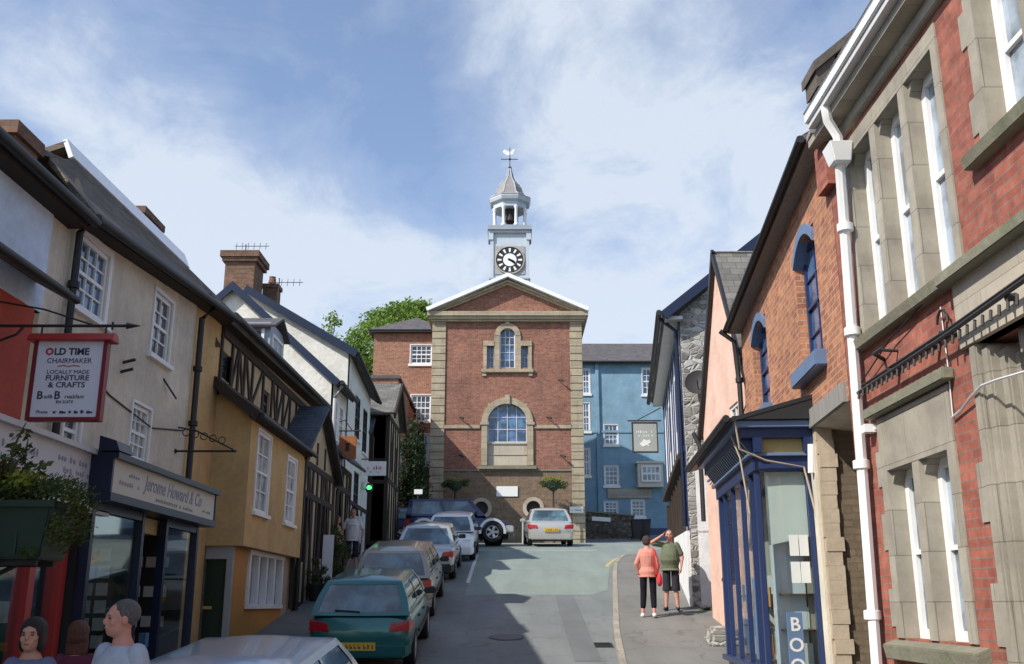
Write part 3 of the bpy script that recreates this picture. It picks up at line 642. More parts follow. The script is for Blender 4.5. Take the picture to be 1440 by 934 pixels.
M = MB(); M.fbox(Fs, 11.96, 15.98, gz(12), 3.9, -2.4, -2.3); M.fbox(Fs, 15.80, 15.86, gz(14), 3.68, -2.3, -.1); M.fbox(Fs, 13.50, 13.56, gz(12), 3.68, -2.3, -.1); M.fbox(Fs, 11.96, 12.0, gz(12), 3.68, -2.3, -.1); M.fbox(Fs, 12.0, 13.5, gz(14) + .2, gz(14) + .5, -1.0, -.1); M.fbox(Fs, 14.6, 15.9, gz(14) + .2, gz(14) + .5, -1.0, -.1); M.build('shop_interior', 'interior', B)
M = MB(); q = random.Random(11)
for r in range(6):
    for c in range(3): M.box(-5.85 + c * .2, -5.7 + c * .2, 13.46, 13.47, 1.95 + r * .22, 2.11 + r * .22); M.box(-5.85 + c * .2, -5.7 + c * .2, 15.76, 15.77, 1.95 + r * .22, 2.11 + r * .22) if r % 2 else None
    for c in range(2): M.fbox(Fs, 13.62 + c * .2, 13.78 + c * .2, 1.95 + r * .22, 2.1 + r * .22, -.095, -.09)
M.build('window_card', 'paper', B)
M = MB()
for (a, b, z0, z1) in ((12.1, 12.45, 1.62, 1.85), (15.0, 15.3, 1.9, 2.1)): M.fbox(Fs, a, b, z0, z1, -.4, -.3)
M.build('display_item', 'paper_blue', B)

# ================================================================ yellow house
B = thing('yellow_house', 'ochre yellow house with a jettied bay over a green door and dark timbered upper storey', 'building', (-4.8, 18.5, gz(18.5)))
Fy = FL(-5.25); Py = Fy.P
zt = lambda s: 7.35 + (s - 15.8) * .02
wall('wall', Fy, 15.88, 17.4, lambda s: gz(s), zt, 'yellow', B, depth=5)
hs = [(17.45, 18.1, 6.42, 7.1), (20.9, 21.5, 6.6, 7.1)]
wall('timbered_wall', Fy, 17.4, 26.0, 6.1, zt, 'infill', B, [(17.5, 18.05, 6.45, 6.95), (20.6, 21.2, 6.4, 6.9)], depth=5)
window(Fy, 17.5, 18.05, 6.45, 6.95, B, 2, 3, fm='black', sill=None); window(Fy, 20.6, 21.2, 6.4, 6.9, B, 2, 2, fm='black', sill=None)
M = MB(); q = random.Random(2)
for s_ in (17.4, 18.1, 18.55, 19.0, 19.6, 20.5, 21.3, 21.8, 22.4, 23.1, 23.8, 24.5, 25.3, 25.9): M.fbox(Fy, s_ - .05, s_ + .05, 6.1, 7.36, -.05, .035)
M.fbox(Fy, 17.4, 26, 7.2, 7.36, -.05, .05); M.fbox(Fy, 17.4, 26, 6.28, 6.4, -.05, .045)
for (a, za, b, zb_) in ((18.15, 6.4, 18.5, 7.2), (18.95, 6.4, 18.6, 7.2), (19.1, 7.2, 19.5, 6.4), (19.7, 6.4, 20.4, 7.2), (21.4, 7.2, 21.75, 6.4), (22.3, 7.2, 21.9, 6.4), (22.5, 6.4, 23.0, 7.2)):
    M.hexa([Py(a - .05, za, .0), Py(a + .05, za, .0), Py(a + .05, za, .03), Py(a - .05, za, .03), Py(b - .05, zb_, .0), Py(b + .05, zb_, .0), Py(b + .05, zb_, .03), Py(b - .05, zb_, .03)])
M.build('timber_frame', 'blackbrown', B)
M = MB(); M.slab(Py(17.1, 7.42, .3), Py(26.3, 7.6, .3), Py(26.3, 9.3, -2.4), Py(17.1, 9.1, -2.4), .10); M.slab(Py(17.1, 9.1, -2.4), Py(26.3, 9.3, -2.4), Py(26.3, 7.4, -5), Py(17.1, 7.4, -5), .1); M.build('roof', 'slate', B)
M = MB(); M.fbox(Fy, 15.7, 26.2, 7.34, 7.46, -.1, .26, .17); M.build('eaves_board', 'blackbrown', B)
gutter(Fy, 16.9, 26.4, 7.43, 7.6, .36, .06, 'black', B)
# dormer
M = MB(); M.box(-6.0, -5.18, 20.6, 21.9, 7.5, 8.36); dm = M.build('dormer', 'lead', B)
M = MB(); M.slab((-6.1, 20.45, 8.26), (-5.05, 20.45, 8.26), (-5.05, 21.2, 8.62), (-6.1, 21.2, 8.62), .05); M.slab((-6.1, 21.98, 8.26), (-5.052, 21.98, 8.26), (-5.052, 21.2, 8.62), (-6.1, 21.2, 8.62), .05); M.build('dormer_roof', 'slate', dm)
M = MB(); M.box(-5.8, -5.4, 20.56, 20.598, 7.9, 8.15); M.build('dormer_louvre', 'navy_dark', dm)
window(FL(-5.2), 20.75, 21.75, 7.7, 8.15, dm, 2, 1, dep=.0, sill=None)
M = MB(); M.box(-5.36, -5.3, 20.55, 20.598, 7.6, 8.2); M.build('dormer_trim', 'white', dm)
# jettied projection
Fj = FL(-4.6); Pj = Fj.P
hs = [(17.9, 18.85, 4.1, 5.55), (20.35, 21.2, 4.1, 5.42)]
wall('jetty_wall', Fj, 17.4, 22.1, 3.47, 5.8, 'yellow', B, hs)
window(Fj, *hs[0], B, 2, 4, surround=.05, dep=.05, pm='glass_curtain'); window(Fj, *hs[1], B, 2, 4, surround=.05, dep=.05, pm='glass_curtain')
M = MB(); M.poly([(-5.25, 17.4, 3.47), (-4.6, 17.4, 3.47), (-4.6, 17.4, 5.8), (-5.25, 17.4, 6.3)]); M.poly([(-5.25, 22.1, 3.47), (-4.6, 22.1, 3.47), (-4.6, 22.1, 5.8), (-5.25, 22.1, 6.3)]); M.poly([(-5.25, 17.4, 3.47), (-4.6, 17.4, 3.47), (-4.6, 22.1, 3.47), (-5.25, 22.1, 3.47)]); M.build('jetty_side', 'yellow', B)
M = MB(); M.slab((-5.3, 17.2, 6.45), (-4.42, 17.2, 5.78), (-4.42, 22.15, 5.78), (-5.3, 22.15, 6.45), .09); M.build('jetty_roof', 'slate_brown', B)
M = MB(); M.slab((-5.3, 17.12, 6.42), (-4.4, 17.12, 5.74), (-4.4, 17.19, 5.74), (-5.3, 17.19, 6.42), .16); M.fbox(Fj, 17.2, 22.1, 5.66, 5.78, .002, .16); M.build('jetty_bargeboard', 'blackbrown', B)
gutter(Fj, 17.2, 22.2, 5.7, 5.7, .22, .05, 'black', B)
M = MB(); M.tube([Pj(17.3, 5.9, .0), Pj(17.3, 5.6, -.3)], .02, 6)
Fg = FL(-4.82)
hs = [(18.65, 21.3, 2.48, 3.40)]
wall('ground_wall', Fg, 17.55, 21.5, lambda s: gz(s), 3.47, 'orange_panel', B, hs)
M = MB(); M.fbox(Fg, 21.5, 22.1, gz(21.5), 3.47, -.4, .0); M.build('end_wall', 'tan', B)
M = MB(); M.fbox(Fg, 18.6, 21.45, 3.38, 3.466, -.1, .06); M.fbox(Fg, 18.6, 21.45, 2.42, 2.5, -.1, .06)
for s_ in (18.65, 19.3, 19.95, 20.6, 21.3): M.fbox(Fg, s_ - .06, s_ + .06, 2.5, 3.38, -.1, .05)
w_ = M.build('mullioned_window', 'white', B); M = MB(); M.fbox(Fg, 18.7, 21.3, 2.5, 3.38, -.08, -.06); M.build('pane', 'glass_light', w_)
M = MB(); M.box(-5.25, -4.82, 17.5, 17.548, gz(17.5), gz(17.5) + .02); M.box(-4.88, -4.78, 17.46, 17.56, gz(17.5), 3.466); M.box(-5.25, -4.88, 17.47, 17.55, 3.25, 3.466); M.build('door_frame', 'grey_sign', B)
M = MB(); M.box(-5.5, -4.885, 17.56, 17.62, gz(17.5) + .1, 3.25)
for z0 in (1.85, 2.55):
    for x0 in (-5.45, -5.16): M.box(x0, x0 + .22, 17.545, 17.56, z0, z0 + .55)
d_ = M.build('door', 'green_door', B); M = MB(); M.box(-5.32, -5.1, 17.53, 17.545, 2.42, 2.47); M.build('letterbox', 'brass', d_)
M = MB(); M.box(-5.7, -5.25, 17.42, 17.6, gz(17), 3.47); M.build('porch_wall', 'plinth', B)

# ================================================================ dark timber shops
def timbers(F, s0, s1, z0, z1, n, par, mat='blackbrown', w=.09, d=.035, rails=(), seed=1, diag=0):
    M = MB(); q = random.Random(seed)
    for k in range(n + 1):
        s_ = s0 + (s1 - s0) * k / n; M.fbox(F, s_ - w / 2, s_ + w / 2, z0, z1, -.04, d)
    for z in (z0 + w / 2, z1 - w / 2) + tuple(rails): M.fbox(F, s0, s1, z - w / 2, z + w / 2, -.04, d + .006)
    for k in range(diag):
        a = s0 + (s1 - s0) * (k + .1) / max(diag, 1); b = a + (s1 - s0) / max(diag, 1) * .7
        if k % 2: a, b = b, a
        M.hexa([F.P(a - w / 2, z0, .0), F.P(a + w / 2, z0, .0), F.P(a + w / 2, z0, d - .005), F.P(a - w / 2, z0, d - .005), F.P(b - w / 2, z1, .0), F.P(b + w / 2, z1, .0), F.P(b + w / 2, z1, d - .005), F.P(b - w / 2, z1, d - .005)])
    return M.build('timber_frame', mat, par)
B = thing('timbered_shop', 'dark timbered shop with a blue slate cross gable roof beyond the yellow house', 'building', (-4.8, 24, gz(24)))
Ft = FL(-4.75); Pt = Ft.P
hs = [(22.7, 23.7, gz(24) + .9, 4.9), (24.5, 25.9, gz(25) + .9, 5.0)]
wall('wall', Ft, 22.12, 26.6, lambda s: gz(s), 5.75, 'infill', B, hs, depth=2)
for h in hs: window(Ft, *h, B, 3, 3, fm='blackbrown', sill=None)
M = MB(); M.poly([Pt(22.12, 5.75), Pt(26.6, 5.75), Pt(24.2, 7.15)]); M.build('gable_wall', 'infill', B)
timbers(Ft, 22.15, 26.55, gz(23) + .05, 5.72, 8, B, diag=4, rails=(4.95,), w=.14)
M = MB()
for s_ in (23.2, 24.2, 25.2): M.fbox(Ft, s_ - .05, s_ + .05, 5.76, 6.3, 0, .03)
M.hexa([Pt(22.0, 5.6, .1), Pt(22.2, 5.6, .1), Pt(22.2, 5.6, .2), Pt(22.0, 5.6, .2), Pt(24.15, 7.1, .1), Pt(24.25, 7.2, .1), Pt(24.25, 7.2, .2), Pt(24.15, 7.1, .2)])
M.hexa([Pt(26.6, 5.6, .1), Pt(26.8, 5.6, .1), Pt(26.8, 5.6, .2), Pt(26.6, 5.6, .2), Pt(24.2, 7.1, .1), Pt(24.3, 7.2, .1), Pt(24.3, 7.2, .2), Pt(24.2, 7.1, .2)])
M.build('bargeboard', 'blackbrown', B)
M = MB(); M.slab(Pt(24.2, 7.22, .25), Pt(24.2, 7.22, -1.6), Pt(21.9, 5.72, -1.0), Pt(21.9, 5.72, .25), .07); M.slab(Pt(24.2, 7.22, .25), Pt(24.2, 7.22, -1.6), Pt(26.8, 5.6, -1.0), Pt(26.8, 5.6, .25), .07); M.build('roof', 'slate_blue', B)
pipe('downpipe', [(-4.62, 22.25, 5.6), (-4.66, 22.25, gz(22.2) + .15)], .05, 'black', B)
M = MB(); M.fbox(Ft, 26.6, 29.4, gz(27), 6.2, -2, 0)
B2 = thing('timbered_shop', 'dark low timbered shop under the nearer white gable house', 'building', (-4.8, 28, gz(28)))
hs = [(27.0, 28.2, gz(27) + .9, 5.5), (28.5, 29.2, gz(28) + .2, 5.5)]
wall('wall', Ft, 26.62, 29.4, lambda s: gz(s), 6.25, 'infill', B2, hs, depth=1)
window(Ft, *hs[0], B2, 3, 3, fm='blackbrown', sill=None); window(Ft, *hs[1], B2, 2, 4, fm='blackbrown', sill=None, name='door')
timbers(Ft, 26.65, 29.35, gz(28), 6.2, 4, B2, diag=3, rails=(5.6,), w=.14)
M = MB(); M.slab(Pt(26.5, 6.85, -.25), Pt(29.5, 6.95, -.25), Pt(29.5, 6.3, .45), Pt(26.5, 6.2, .45), .07); M.build('canopy', 'slate', B2)

# ================================================================ white houses
Fw = FL(-5.0); Pw = Fw.P
B = thing('white_house', 'nearer and lower of the two white roughcast gable houses on the left', 'building', (-5.0, 28.3, gz(28)))
wall('wall', Fw, 27.02, 29.5, 6.2, 8.5, 'white_render', B, [(27.4, 28.1, 7.0, 8.1), (28.5, 29.1, 7.0, 8.1)], depth=5.5)
for a in ((27.4, 28.1), (28.5, 29.1)): window(Fw, *a, 7.0, 8.1, B, 2, 4, dep=.05)
M = MB(); M.prism([(-5.0, 27.0, 4), (-5.0, 27.0, 8.55), (-7.9, 27.0, 11.15), (-10.6, 27.0, 8.6), (-10.6, 27, 4)], (0, .3, 0)); M.build('gable_wall', 'white_render', B)
M = MB(); M.slab((-4.75, 26.85, 8.45), (-4.75, 29.6, 8.45), (-7.9, 29.6, 11.3), (-7.9, 26.85, 11.3), .1); M.slab((-10.9, 26.85, 8.45), (-10.9, 29.6, 8.45), (-7.9, 29.6, 11.3), (-7.9, 26.85, 11.3), .1); M.build('roof', 'slate', B)
M = MB(); M.slab((-4.72, 26.78, 8.44), (-4.72, 26.86, 8.44), (-7.9, 26.86, 11.33), (-7.9, 26.78, 11.33), .2); M.slab((-10.9, 26.785, 8.44), (-10.9, 26.855, 8.44), (-7.9, 26.855, 11.325), (-7.9, 26.785, 11.325), .19); M.build('bargeboard', 'navy_dark', B)
gutter(Fw, 26.8, 29.6, 8.4, 8.4, .32, .06, 'black', B)
pipe('downpipe', [Pw(27.0, 8.35, .3), Pw(27.05, 8.0, .1), Pw(27.05, 6.6, .1)], .05, 'white_dirty', B)
def aerial(name, label, p, h, s=1):
    A = thing(name, label, 'aerial', p, group='television aerials'); M = MB(); x, y, z = p; M.tube([(x, y, z), (x, y, z + h)], .018 * s, 5)
    M.tube([(x - .35 * s, y, z + h * .85), (x + .75 * s, y, z + h * .85)], .012 * s, 5)
    for k in range(6): c = x - .3 * s + .19 * s * k; M.tube([(c, y - .02, z + h * .85 - .12), (c, y + .02, z + h * .85 + .12)], .008 * s, 4)
    M.build('mast', 'iron', A)
aerial('tv_aerial', 'small television aerial on top of the tall brick chimney', (-8.6, 30.3, 13.28), .45)
B = thing('white_house', 'farther white roughcast house with a tall and a small brick chimney', 'building', (-5.0, 32, gz(32)))
hs = [(31.3, 32.3, 7.6, 9.0), (33.0, 34.0, 7.4, 8.9), (31.6, 32.6, 5.2, 6.6)]
wall('wall', Fw, 29.62, 34.6, 3.2, lambda s: 9.95 - (s - 29.6) * .09, 'white_render', B, hs, depth=6)
for h in hs: window(Fw, *h, B, 2, 4, fm='black', dep=.05)
M = MB(); M.prism([(-5.0, 29.55, 4), (-5.0, 29.55, 9.95), (-8.2, 29.55, 11.85), (-11.4, 29.55, 10), (-11.4, 29.55, 4)], (0, .3, 0)); M.build('gable_wall', 'white_render', B)
M = MB(); M.slab((-4.7, 29.4, 9.95), (-4.7, 34.8, 9.45), (-8.2, 34.8, 12.0), (-8.2, 29.4, 12.0), .1); M.slab((-11.6, 29.4, 10), (-11.6, 34.8, 9.5), (-8.2, 34.8, 12.0), (-8.2, 29.4, 12.0), .1); M.build('roof', 'slate', B)
M = MB(); M.slab((-4.66, 29.32, 9.94), (-4.66, 29.4, 9.94), (-8.2, 29.4, 12.03), (-8.2, 29.32, 12.03), .22); M.build('bargeboard', 'navy_dark', B)
gutter(Fw, 29.4, 34.8, 9.85, 9.4, .33, .06, 'black', B)
M = MB(); M.box(-9.05, -8.12, 29.75, 30.85, 10.5, 12.95); M.box(-9.14, -8.03, 29.66, 30.94, 12.95, 13.08); M.box(-9.20, -7.97, 29.60, 31.0, 13.08, 13.28); M.build('chimney', 'brick_chimney', B)
M = MB(); M.box(-8.2, -7.72, 31.2, 31.7, 11.5, 12.55); M.box(-8.25, -7.67, 31.15, 31.75, 12.55, 12.68); c_ = M.build('chimney', 'brick_chimney', B)
M = MB(); M.lathe((-7.96, 31.45, 12.66), [(.12, 0), (.14, .05), (.1, .3), (.12, .33)], 10); M.build('chimney_pot', 'brick_hall', c_)
timbers(Fw, 29.7, 34.5, gz(32) + .1, 4.0 + 1.6, 4, B, w=.12, rails=(), diag=2)
aerial('tv_aerial', 'television aerial with long arm just right of the small chimney', (-7.35, 29.9, 11.45), 1.0)

# ================================================================ small timbered house at the bend
B = thing('timbered_cottage', 'small dark timbered cottage with a grey slate roof standing left of the brick house', 'building', (-5, 37.3, gz(37)))
Fc = FL(-4.45); Fcf = FF(35.5)
wall('wall', Fc, 35.5, 39.1, 4, 9.2, 'infill', B, [(36.2, 37.2, 7.2, 8.3), (37.8, 38.6, 7.2, 8.3)], depth=4)
for a in ((36.2, 37.2), (37.8, 38.6)): window(Fc, *a, 7.2, 8.3, B, 2, 3, fm='black', sill=None)
wall('side_wall', Fcf, -8.4, -4.452, 4, 9.3, 'infill', B, [(-5.35, -4.95, 7.0, 8.3)])
window(Fcf, -5.35, -4.95, 7.0, 8.3, B, 2, 3, fm='black', sill=None)
M = MB(); M.poly([Fc.P(35.5, 9.2), Fc.P(39.1, 9.2), Fc.P(37.3, 10.5)]); M.build('gable_wall', 'infill', B)
timbers(Fcf, -8.4, -4.47, 4.5, 9.2, 7, B, w=.14, rails=(6.7,)); timbers(Fc, 35.55, 39.05, 4.6, 9.15, 5, B, w=.14, rails=(6.8,), diag=2)
M = MB(); M.slab((-4.2, 37.3, 10.65), (-8.8, 37.3, 10.65), (-8.8, 35.2, 9.15), (-4.2, 35.2, 9.15), .09); M.slab((-4.2, 37.3, 10.65), (-8.8, 37.3, 10.65), (-8.8, 39.4, 9.15), (-4.2, 39.4, 9.15), .09); M.build('roof', 'slate_moss', B)
M = MB(); M.slab((-4.17, 37.3, 10.66), (-4.24, 37.3, 10.66), (-4.24, 35.15, 9.12), (-4.17, 35.15, 9.12), .22); M.slab((-4.175, 37.3, 10.655), (-4.235, 37.3, 10.655), (-4.235, 39.45, 9.115), (-4.175, 39.45, 9.115), .21); M.build('bargeboard', 'blackbrown', B)
M = MB(); M.slab((-4.9, 34.4, 8.3), (-6.4, 34.4, 8.3), (-6.4, 35.45, 9.0), (-4.9, 35.45, 9.0), .08); M.build('pent_roof', 'slate_blue', B)

# ================================================================ brick house left of hall
B = thing('brick_house', 'three storey orange brick house with white sash windows left of the town hall', 'building', (-6, 52, gz(52)))
Fb = FF(52)
hs = [(-5.45, -4.3, 14.95, 16.0), (-5.35, -4.3, 11.85, 13.25), (-5.35, -4.3, 9.5, 11.15)]
wall('wall', Fb, -7.45, -3.9, 5, 16.65, 'brick_house', B, hs, depth=7)
for h in hs: window(Fb, *h, B, 4, 4, dep=.08, fw=.08, bw=.035, surround=.05, sl=.12)
M = MB(); M.prism([(-7.7, 51.7, 16.65), (-3.6, 51.7, 16.65), (-3.6, 51.7, 16.78), (-7.7, 51.7, 16.78)], (0, 7.6, 0)); M.build('eaves', 'black', B)
M = MB(); a, b_, c, d = (-7.75, 51.65, 16.78), (-3.6, 51.65, 16.78), (-3.6, 59, 16.78), (-7.75, 59, 16.78); r1, r2 = (-5.3, 53.6, 18.0), (-5.0, 57, 18.0)
M.poly([a, b_, r1]); M.poly([b_, c, r2, r1]); M.poly([c, d, r2]); M.poly([d, a, r1, r2]); M.build('roof', 'slate', B)
wing = FL(-5.2)
hs = [(46.2, 47.0, 8.6, 10.0)]
wall('wing_wall', wing, 44.5, 49.6, 4.6, 12.45, 'brick_house', B, hs, depth=2.2); window(wing, *hs[0], B, 2, 4, dep=.06)
M = MB(); M.box(-7.4, -5.21, 49.6, 52, 4.6, 12.3); M.build('wing_end', 'brick_house', B)
M = MB(); M.box(-7.45, -5.12, 44.42, 52, 12.45, 12.6); M.build('wing_coping', 'slate', B)
M = MB(); M.box(-7.4, -5.2, 44.42, 44.5, 11.9, 12.2); M.build('wing_band', 'black', B)

B = thing('stone_wall', 'dark stone retaining wall behind the parked cars left of the town hall', 'wall', (-6.5, 42, gz(42)))
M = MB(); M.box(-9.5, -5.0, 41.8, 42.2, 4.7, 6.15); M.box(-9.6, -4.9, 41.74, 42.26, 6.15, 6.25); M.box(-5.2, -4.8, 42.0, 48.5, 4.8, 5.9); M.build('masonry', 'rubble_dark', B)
# ================================================================ TOWN HALL
H = thing('town_hall', 'red brick town hall with stone quoins and white clock tower heading the street', 'town hall', (-.2, 49, gz(49)))
Fh = FF(49.0); Ph = Fh.P; CX = -.22
xl, xr = -4.0, 3.5; g0 = gz(49) - .6
hole_up = [(-1.27, -.92, 14.05, 15.15), (-.62, .16, 14.02, 16.1), (.46, .82, 14.05, 15.15)]
hole_lo = (-1.22, .75, 9.1, 12.2)
wall('wall', Fh, xl + .02, xr - .02, 8.9, 16.45, 'brick_hall', H, hole_up + [hole_lo], rev=.25)
wall('side_wall', Fr(xr - .02, 0, 0, 1, 1, 0), 49.02, 58, g0, 16.45, 'brick_hall', H); wall('side_wall', Fr(xl + .02, 0, 0, 1, -1, 0), 49.02, 58, g0, 16.45, 'brick_hall', H)
M = MB(); M.poly([(xl, 58, g0), (xr, 58, g0), (xr, 58, 16.5), (CX, 58, 18.5), (xl, 58, 16.5)]); M.build('back_wall', 'brick_hall', H)
RW = [(-1.5, 7.0), (1.04, 7.03)]
hol = [(c - .36, c + .36, z - .36, z + .36, .3) for c, z in RW]
wall('plinth', Fh, xl + .05, xr - .05, g0, 8.86, 'plinth', H, hol)
def annulus(M, F, c, z, ri, ro, d0, d1, n=28, a0=0, a1=2 * math.pi):
    for k in range(n):
        a, b = a0 + (a1 - a0) * k / n, a0 + (a1 - a0) * (k + 1) / n
        q = [(c + math.cos(t) * r, z + math.sin(t) * r) for r, t in ((ri, a), (ro, a), (ro, b), (ri, b))]
        M.hexa([F.P(*p, d0) for p in q] + [F.P(*p, d1) for p in q])
for c, z in RW:
    M = MB(); annulus(M, Fh, c, z, .34, .52, -.3, .06); w_ = M.build('round_window', 'stone_pale', H)
    M = MB(); M.prism([Ph(c + math.cos(t) * .345, z + math.sin(t) * .345, -.15) for t in fr(0, 2 * math.pi * 23 / 24, 23)], (0, .03, 0)); M.build('pane', 'interior', w_)
# quoins
for sgn, x0, x1 in ((-1, xl - .06, -3.36), (1, 2.94, xr + .06)):
    M = MB(); z = g0; k = 0
    while z < 16.35:
        h = .385; w = .0 if k % 2 else -.0
        M.box(x0, x1, 48.93, 49.5, z + .012, z + h - .012); z += h; k += 1
    M.build('quoin', 'stone', H, bevel=.015)
M = MB(); M.fbox(Fh, xl + .6, -1.6, 10.93, 11.1, 0, .07); M.fbox(Fh, 1.12, xr - .52, 10.93, 11.1, 0, .07); M.build('string_course', 'stone', H)
M = MB(); M.fbox(Fh, xl + .6, xr - .52, 8.82, 8.9, 0, .05); M.build('plinth_band', 'stone_moss', H)
# cornice and pediment
M = MB(); M.box(-4.12, 3.68, 48.80, 58.1, 16.42, 16.52); M.box(-4.22, 3.78, 48.70, 58.2, 16.52, 16.68); M.box(-4.32, 3.88, 48.60, 58.3, 16.68, 16.9); M.build('cornice', 'stone', H)
ap = 18.75
M = MB(); M.poly([(xl + .2, 48.97, 16.9), (xr - .2, 48.97, 16.9), (CX, 48.97, 18.6)]); M.build('tympanum', 'brick_hall', H)
M = MB()
for sg, e in ((-1, -4.3), (1, 3.86)):
    for (y0, dz, t) in ((48.72, -.12, .12), (48.84, -.24, .12)):
        M.prism([(e, y0, 16.92 + dz + .1), (CX, y0, ap + dz), (CX, y0, ap + dz - t), (e, y0, 16.92 + dz + .1 - t)], (0, 49.0 - y0 - .02, 0))
M.build('raking_cornice', 'stone', H)
M = MB()
for e in (-4.35, 3.91): M.slab((e, 48.58, 16.97), (CX, 48.58, ap + .08), (CX, 58.2, ap + .08), (e, 58.2, 16.97), .09)
M.build('roof', 'slate', H)
M = MB()
for e, j_ in ((-4.38, 0), (3.94, .004)): M.slab((e, 48.45 + j_, 17.06), (CX, 48.45 + j_, ap + .17), (CX, 49.1, ap + .17), (e, 49.1, 17.06), .19)
M.build('verge_flashing', 'flash', H)
# upper venetian window
M = MB()
M.fbox(Fh, -1.46, -1.28, 13.95, 15.35, -.06, .07); M.fbox(Fh, .83, 1.0, 13.95, 15.35, -.06, .07)
M.fbox(Fh, -.91, -.63, 13.95, 15.72, -.06, .07); M.fbox(Fh, .17, .45, 13.95, 15.72, -.06, .07)
M.fbox(Fh, -1.46, -.91, 15.16, 15.42, -.06, .10); M.fbox(Fh, .45, 1.0, 15.16, 15.42, -.06, .10)
annulus(M, Fh, -.23, 15.70, .39, .66, -.06, .09, 18, 0, math.pi)
M.fbox(Fh, -1.55, 1.08, 13.78, 13.95, 0, .14); M.fbox(Fh, -.33, -.13, 16.28, 16.42, 0, .13)
M.fbox(Fh, -1.5, -1.3, 13.6, 13.78, 0, .08); M.fbox(Fh, .84, 1.03, 13.6, 13.78, 0, .08)
M.build('window_surround', 'stone', H)
def corners(M, F, c, z, r, x0, x1, z1, d):        # fills between a square opening and its arch
    n = 8
    for sg, xe in ((-1, x0), (1, x1)):
        pts = [(c + sg * r * math.cos(t), z + r * math.sin(t)) for t in fr(0, math.pi / 2, n)]
        for p, q_ in zip(pts[:-1], pts[1:]): M.poly([F.P(p[0], p[1], d), F.P(q_[0], q_[1], d), F.P(q_[0], z1, d), F.P(p[0], z1, d)])
        for p, q_ in zip(pts[:-1], pts[1:]): M.poly([F.P(p[0], p[1], d), F.P(q_[0], q_[1], d), F.P(q_[0], q_[1], d - .22), F.P(p[0], p[1], d - .22)])
M = MB(); corners(M, Fh, -.23, 15.70, .39, -.62, .16, 16.1, -.005); M.build('arch_corner', 'stone', H)
window(Fh, -1.27, -.92, 14.05, 15.15, H, 2, 4, fm='lead', pm='glass_blue', dep=.2, fw=.03, sill=None); window(Fh, .46, .82, 14.05, 15.15, H, 2, 4, fm='lead', pm='glass_blue', dep=.2, fw=.03, sill=None)
window(Fh, -.62, .16, 14.02, 16.1, H, 3, 5, fm='white', pm='glass_blue', dep=.18, fw=.05, sill=None, mid=False)
# big arched window
M = MB()
M.fbox(Fh, -1.52, -1.23, 9.1, 11.2, -.05, .10); M.fbox(Fh, .76, 1.05, 9.1, 11.2, -.05, .10)
annulus(M, Fh, -.235, 11.2, .985, 1.29, -.05, .10, 24, 0, math.pi)
M.fbox(Fh, -.36, -.11, 12.15, 12.62, .0, .18); M.fbox(Fh, -1.58, -1.16, 11.1, 11.24, -.03, .14); M.fbox(Fh, .70, 1.12, 11.1, 11.24, -.03, .14)
M.build('window_surround', 'stone', H)
M = MB(); corners(M, Fh, -.235, 11.2, .985, -1.22, .75, 12.2, -.005); M.build('arch_corner', 'stone', H)
M = MB(); M.fbox(Fh, -1.65, 1.2, 8.9, 9.06, 0, .22); M.build('window_sill', 'stone_moss', H)
M = MB(); M.fbox(Fh, -1.22, .75, 9.1, 10.22, -.22, -.12); M.fbox(Fh, -1.22, .75, 9.62, 9.68, -.12, -.09); M.fbox(Fh, -1.22, .75, 10.16, 10.24, -.12, -.07); M.build('apron_panel', 'stone_pale', H)
window(Fh, -1.22, .75, 10.25, 12.18, H, 4, 3, fm='white_dirty', pm='glass_blue', dep=.19, fw=.05, bw=.035, sill=None, mid=False)
M = MB(); M.fbox(Fh, -.76, .28, 7.58, 8.07, 0, .05); M.build('plaque', 'white', H)
M = MB(); q = random.Random(4)
M.fbox(Fh, 2.15, 2.7, 6.5, 6.95, 0, .04); M.build('notice_board', 'grey_sign', H)
B = thing('nameplate', 'small white street nameplate on the right quoins of the town hall', 'sign', (3.1, 48.92, 6.9)); M = MB(); M.box(2.8, 3.47, 48.88, 48.925, 6.78, 7.08); n_ = M.build('plate', 'white', B); smudges(FF(48.88), 2.9, 3.35, 6.88, .08, .003, 'ink', B, 9)
for x, z in ((-2.6, 11.5), (-2.6, 9.6), (1.75, 11.5), (2.4, 9.6), (2.35, 13.4)):
    M = MB(); M.tube([Ph(x, z, 0), Ph(x, z, .12), Ph(x + .12, z - .06, .28)], .025, 6); M.tube([Ph(x + .1, z - .03, .2), Ph(x + .2, z - .12, .34)], .05, 8); M.build('floodlight', 'iron', H)
# tower
TX, TY = -.12, 51.6
M = MB(); M.box(TX - 1.06, TX + 1.06, TY - 1.06, TY + 1.06, 17.3, 19.25); M.box(TX - 1.1, TX + 1.1, TY - 1.1, TY + 1.1, 19.25, 19.33); T = M.build('clock_tower', 'lead', H)
M = MB()
for k in range(-4, 5): M.box(TX + k * .24 - .012, TX + k * .24 + .012, TY - 1.075, TY - 1.05, 17.6, 19.24)
M.build('lead_roll', 'lead_white', T)
M = MB(); M.box(TX - .96, TX + .96, TY - .96, TY + .96, 19.33, 22.0)
M.build('clock_stage', 'lead_white', T)
M = MB(); M.box(TX - .80, TX + .80, TY - 1.0, TY - .965, 19.55, 21.15); M.build('clock_back', 'grey_sign', T)
Fk = FF(TY - 1.0); ck = (TX, 20.35)
M = MB(); M.prism([Fk.P(ck[0] + math.cos(t) * .76, ck[1] + math.sin(t) * .76, .0) for t in fr(0, 2 * math.pi * 39 / 40, 39)], (0, -.05, 0)); clock = M.build('clock_face', 'black', T)
M = MB(); annulus(M, Fk, *ck, .74, .80, 0, .08, 40); M.build('clock_rim', 'stone_pale', T)
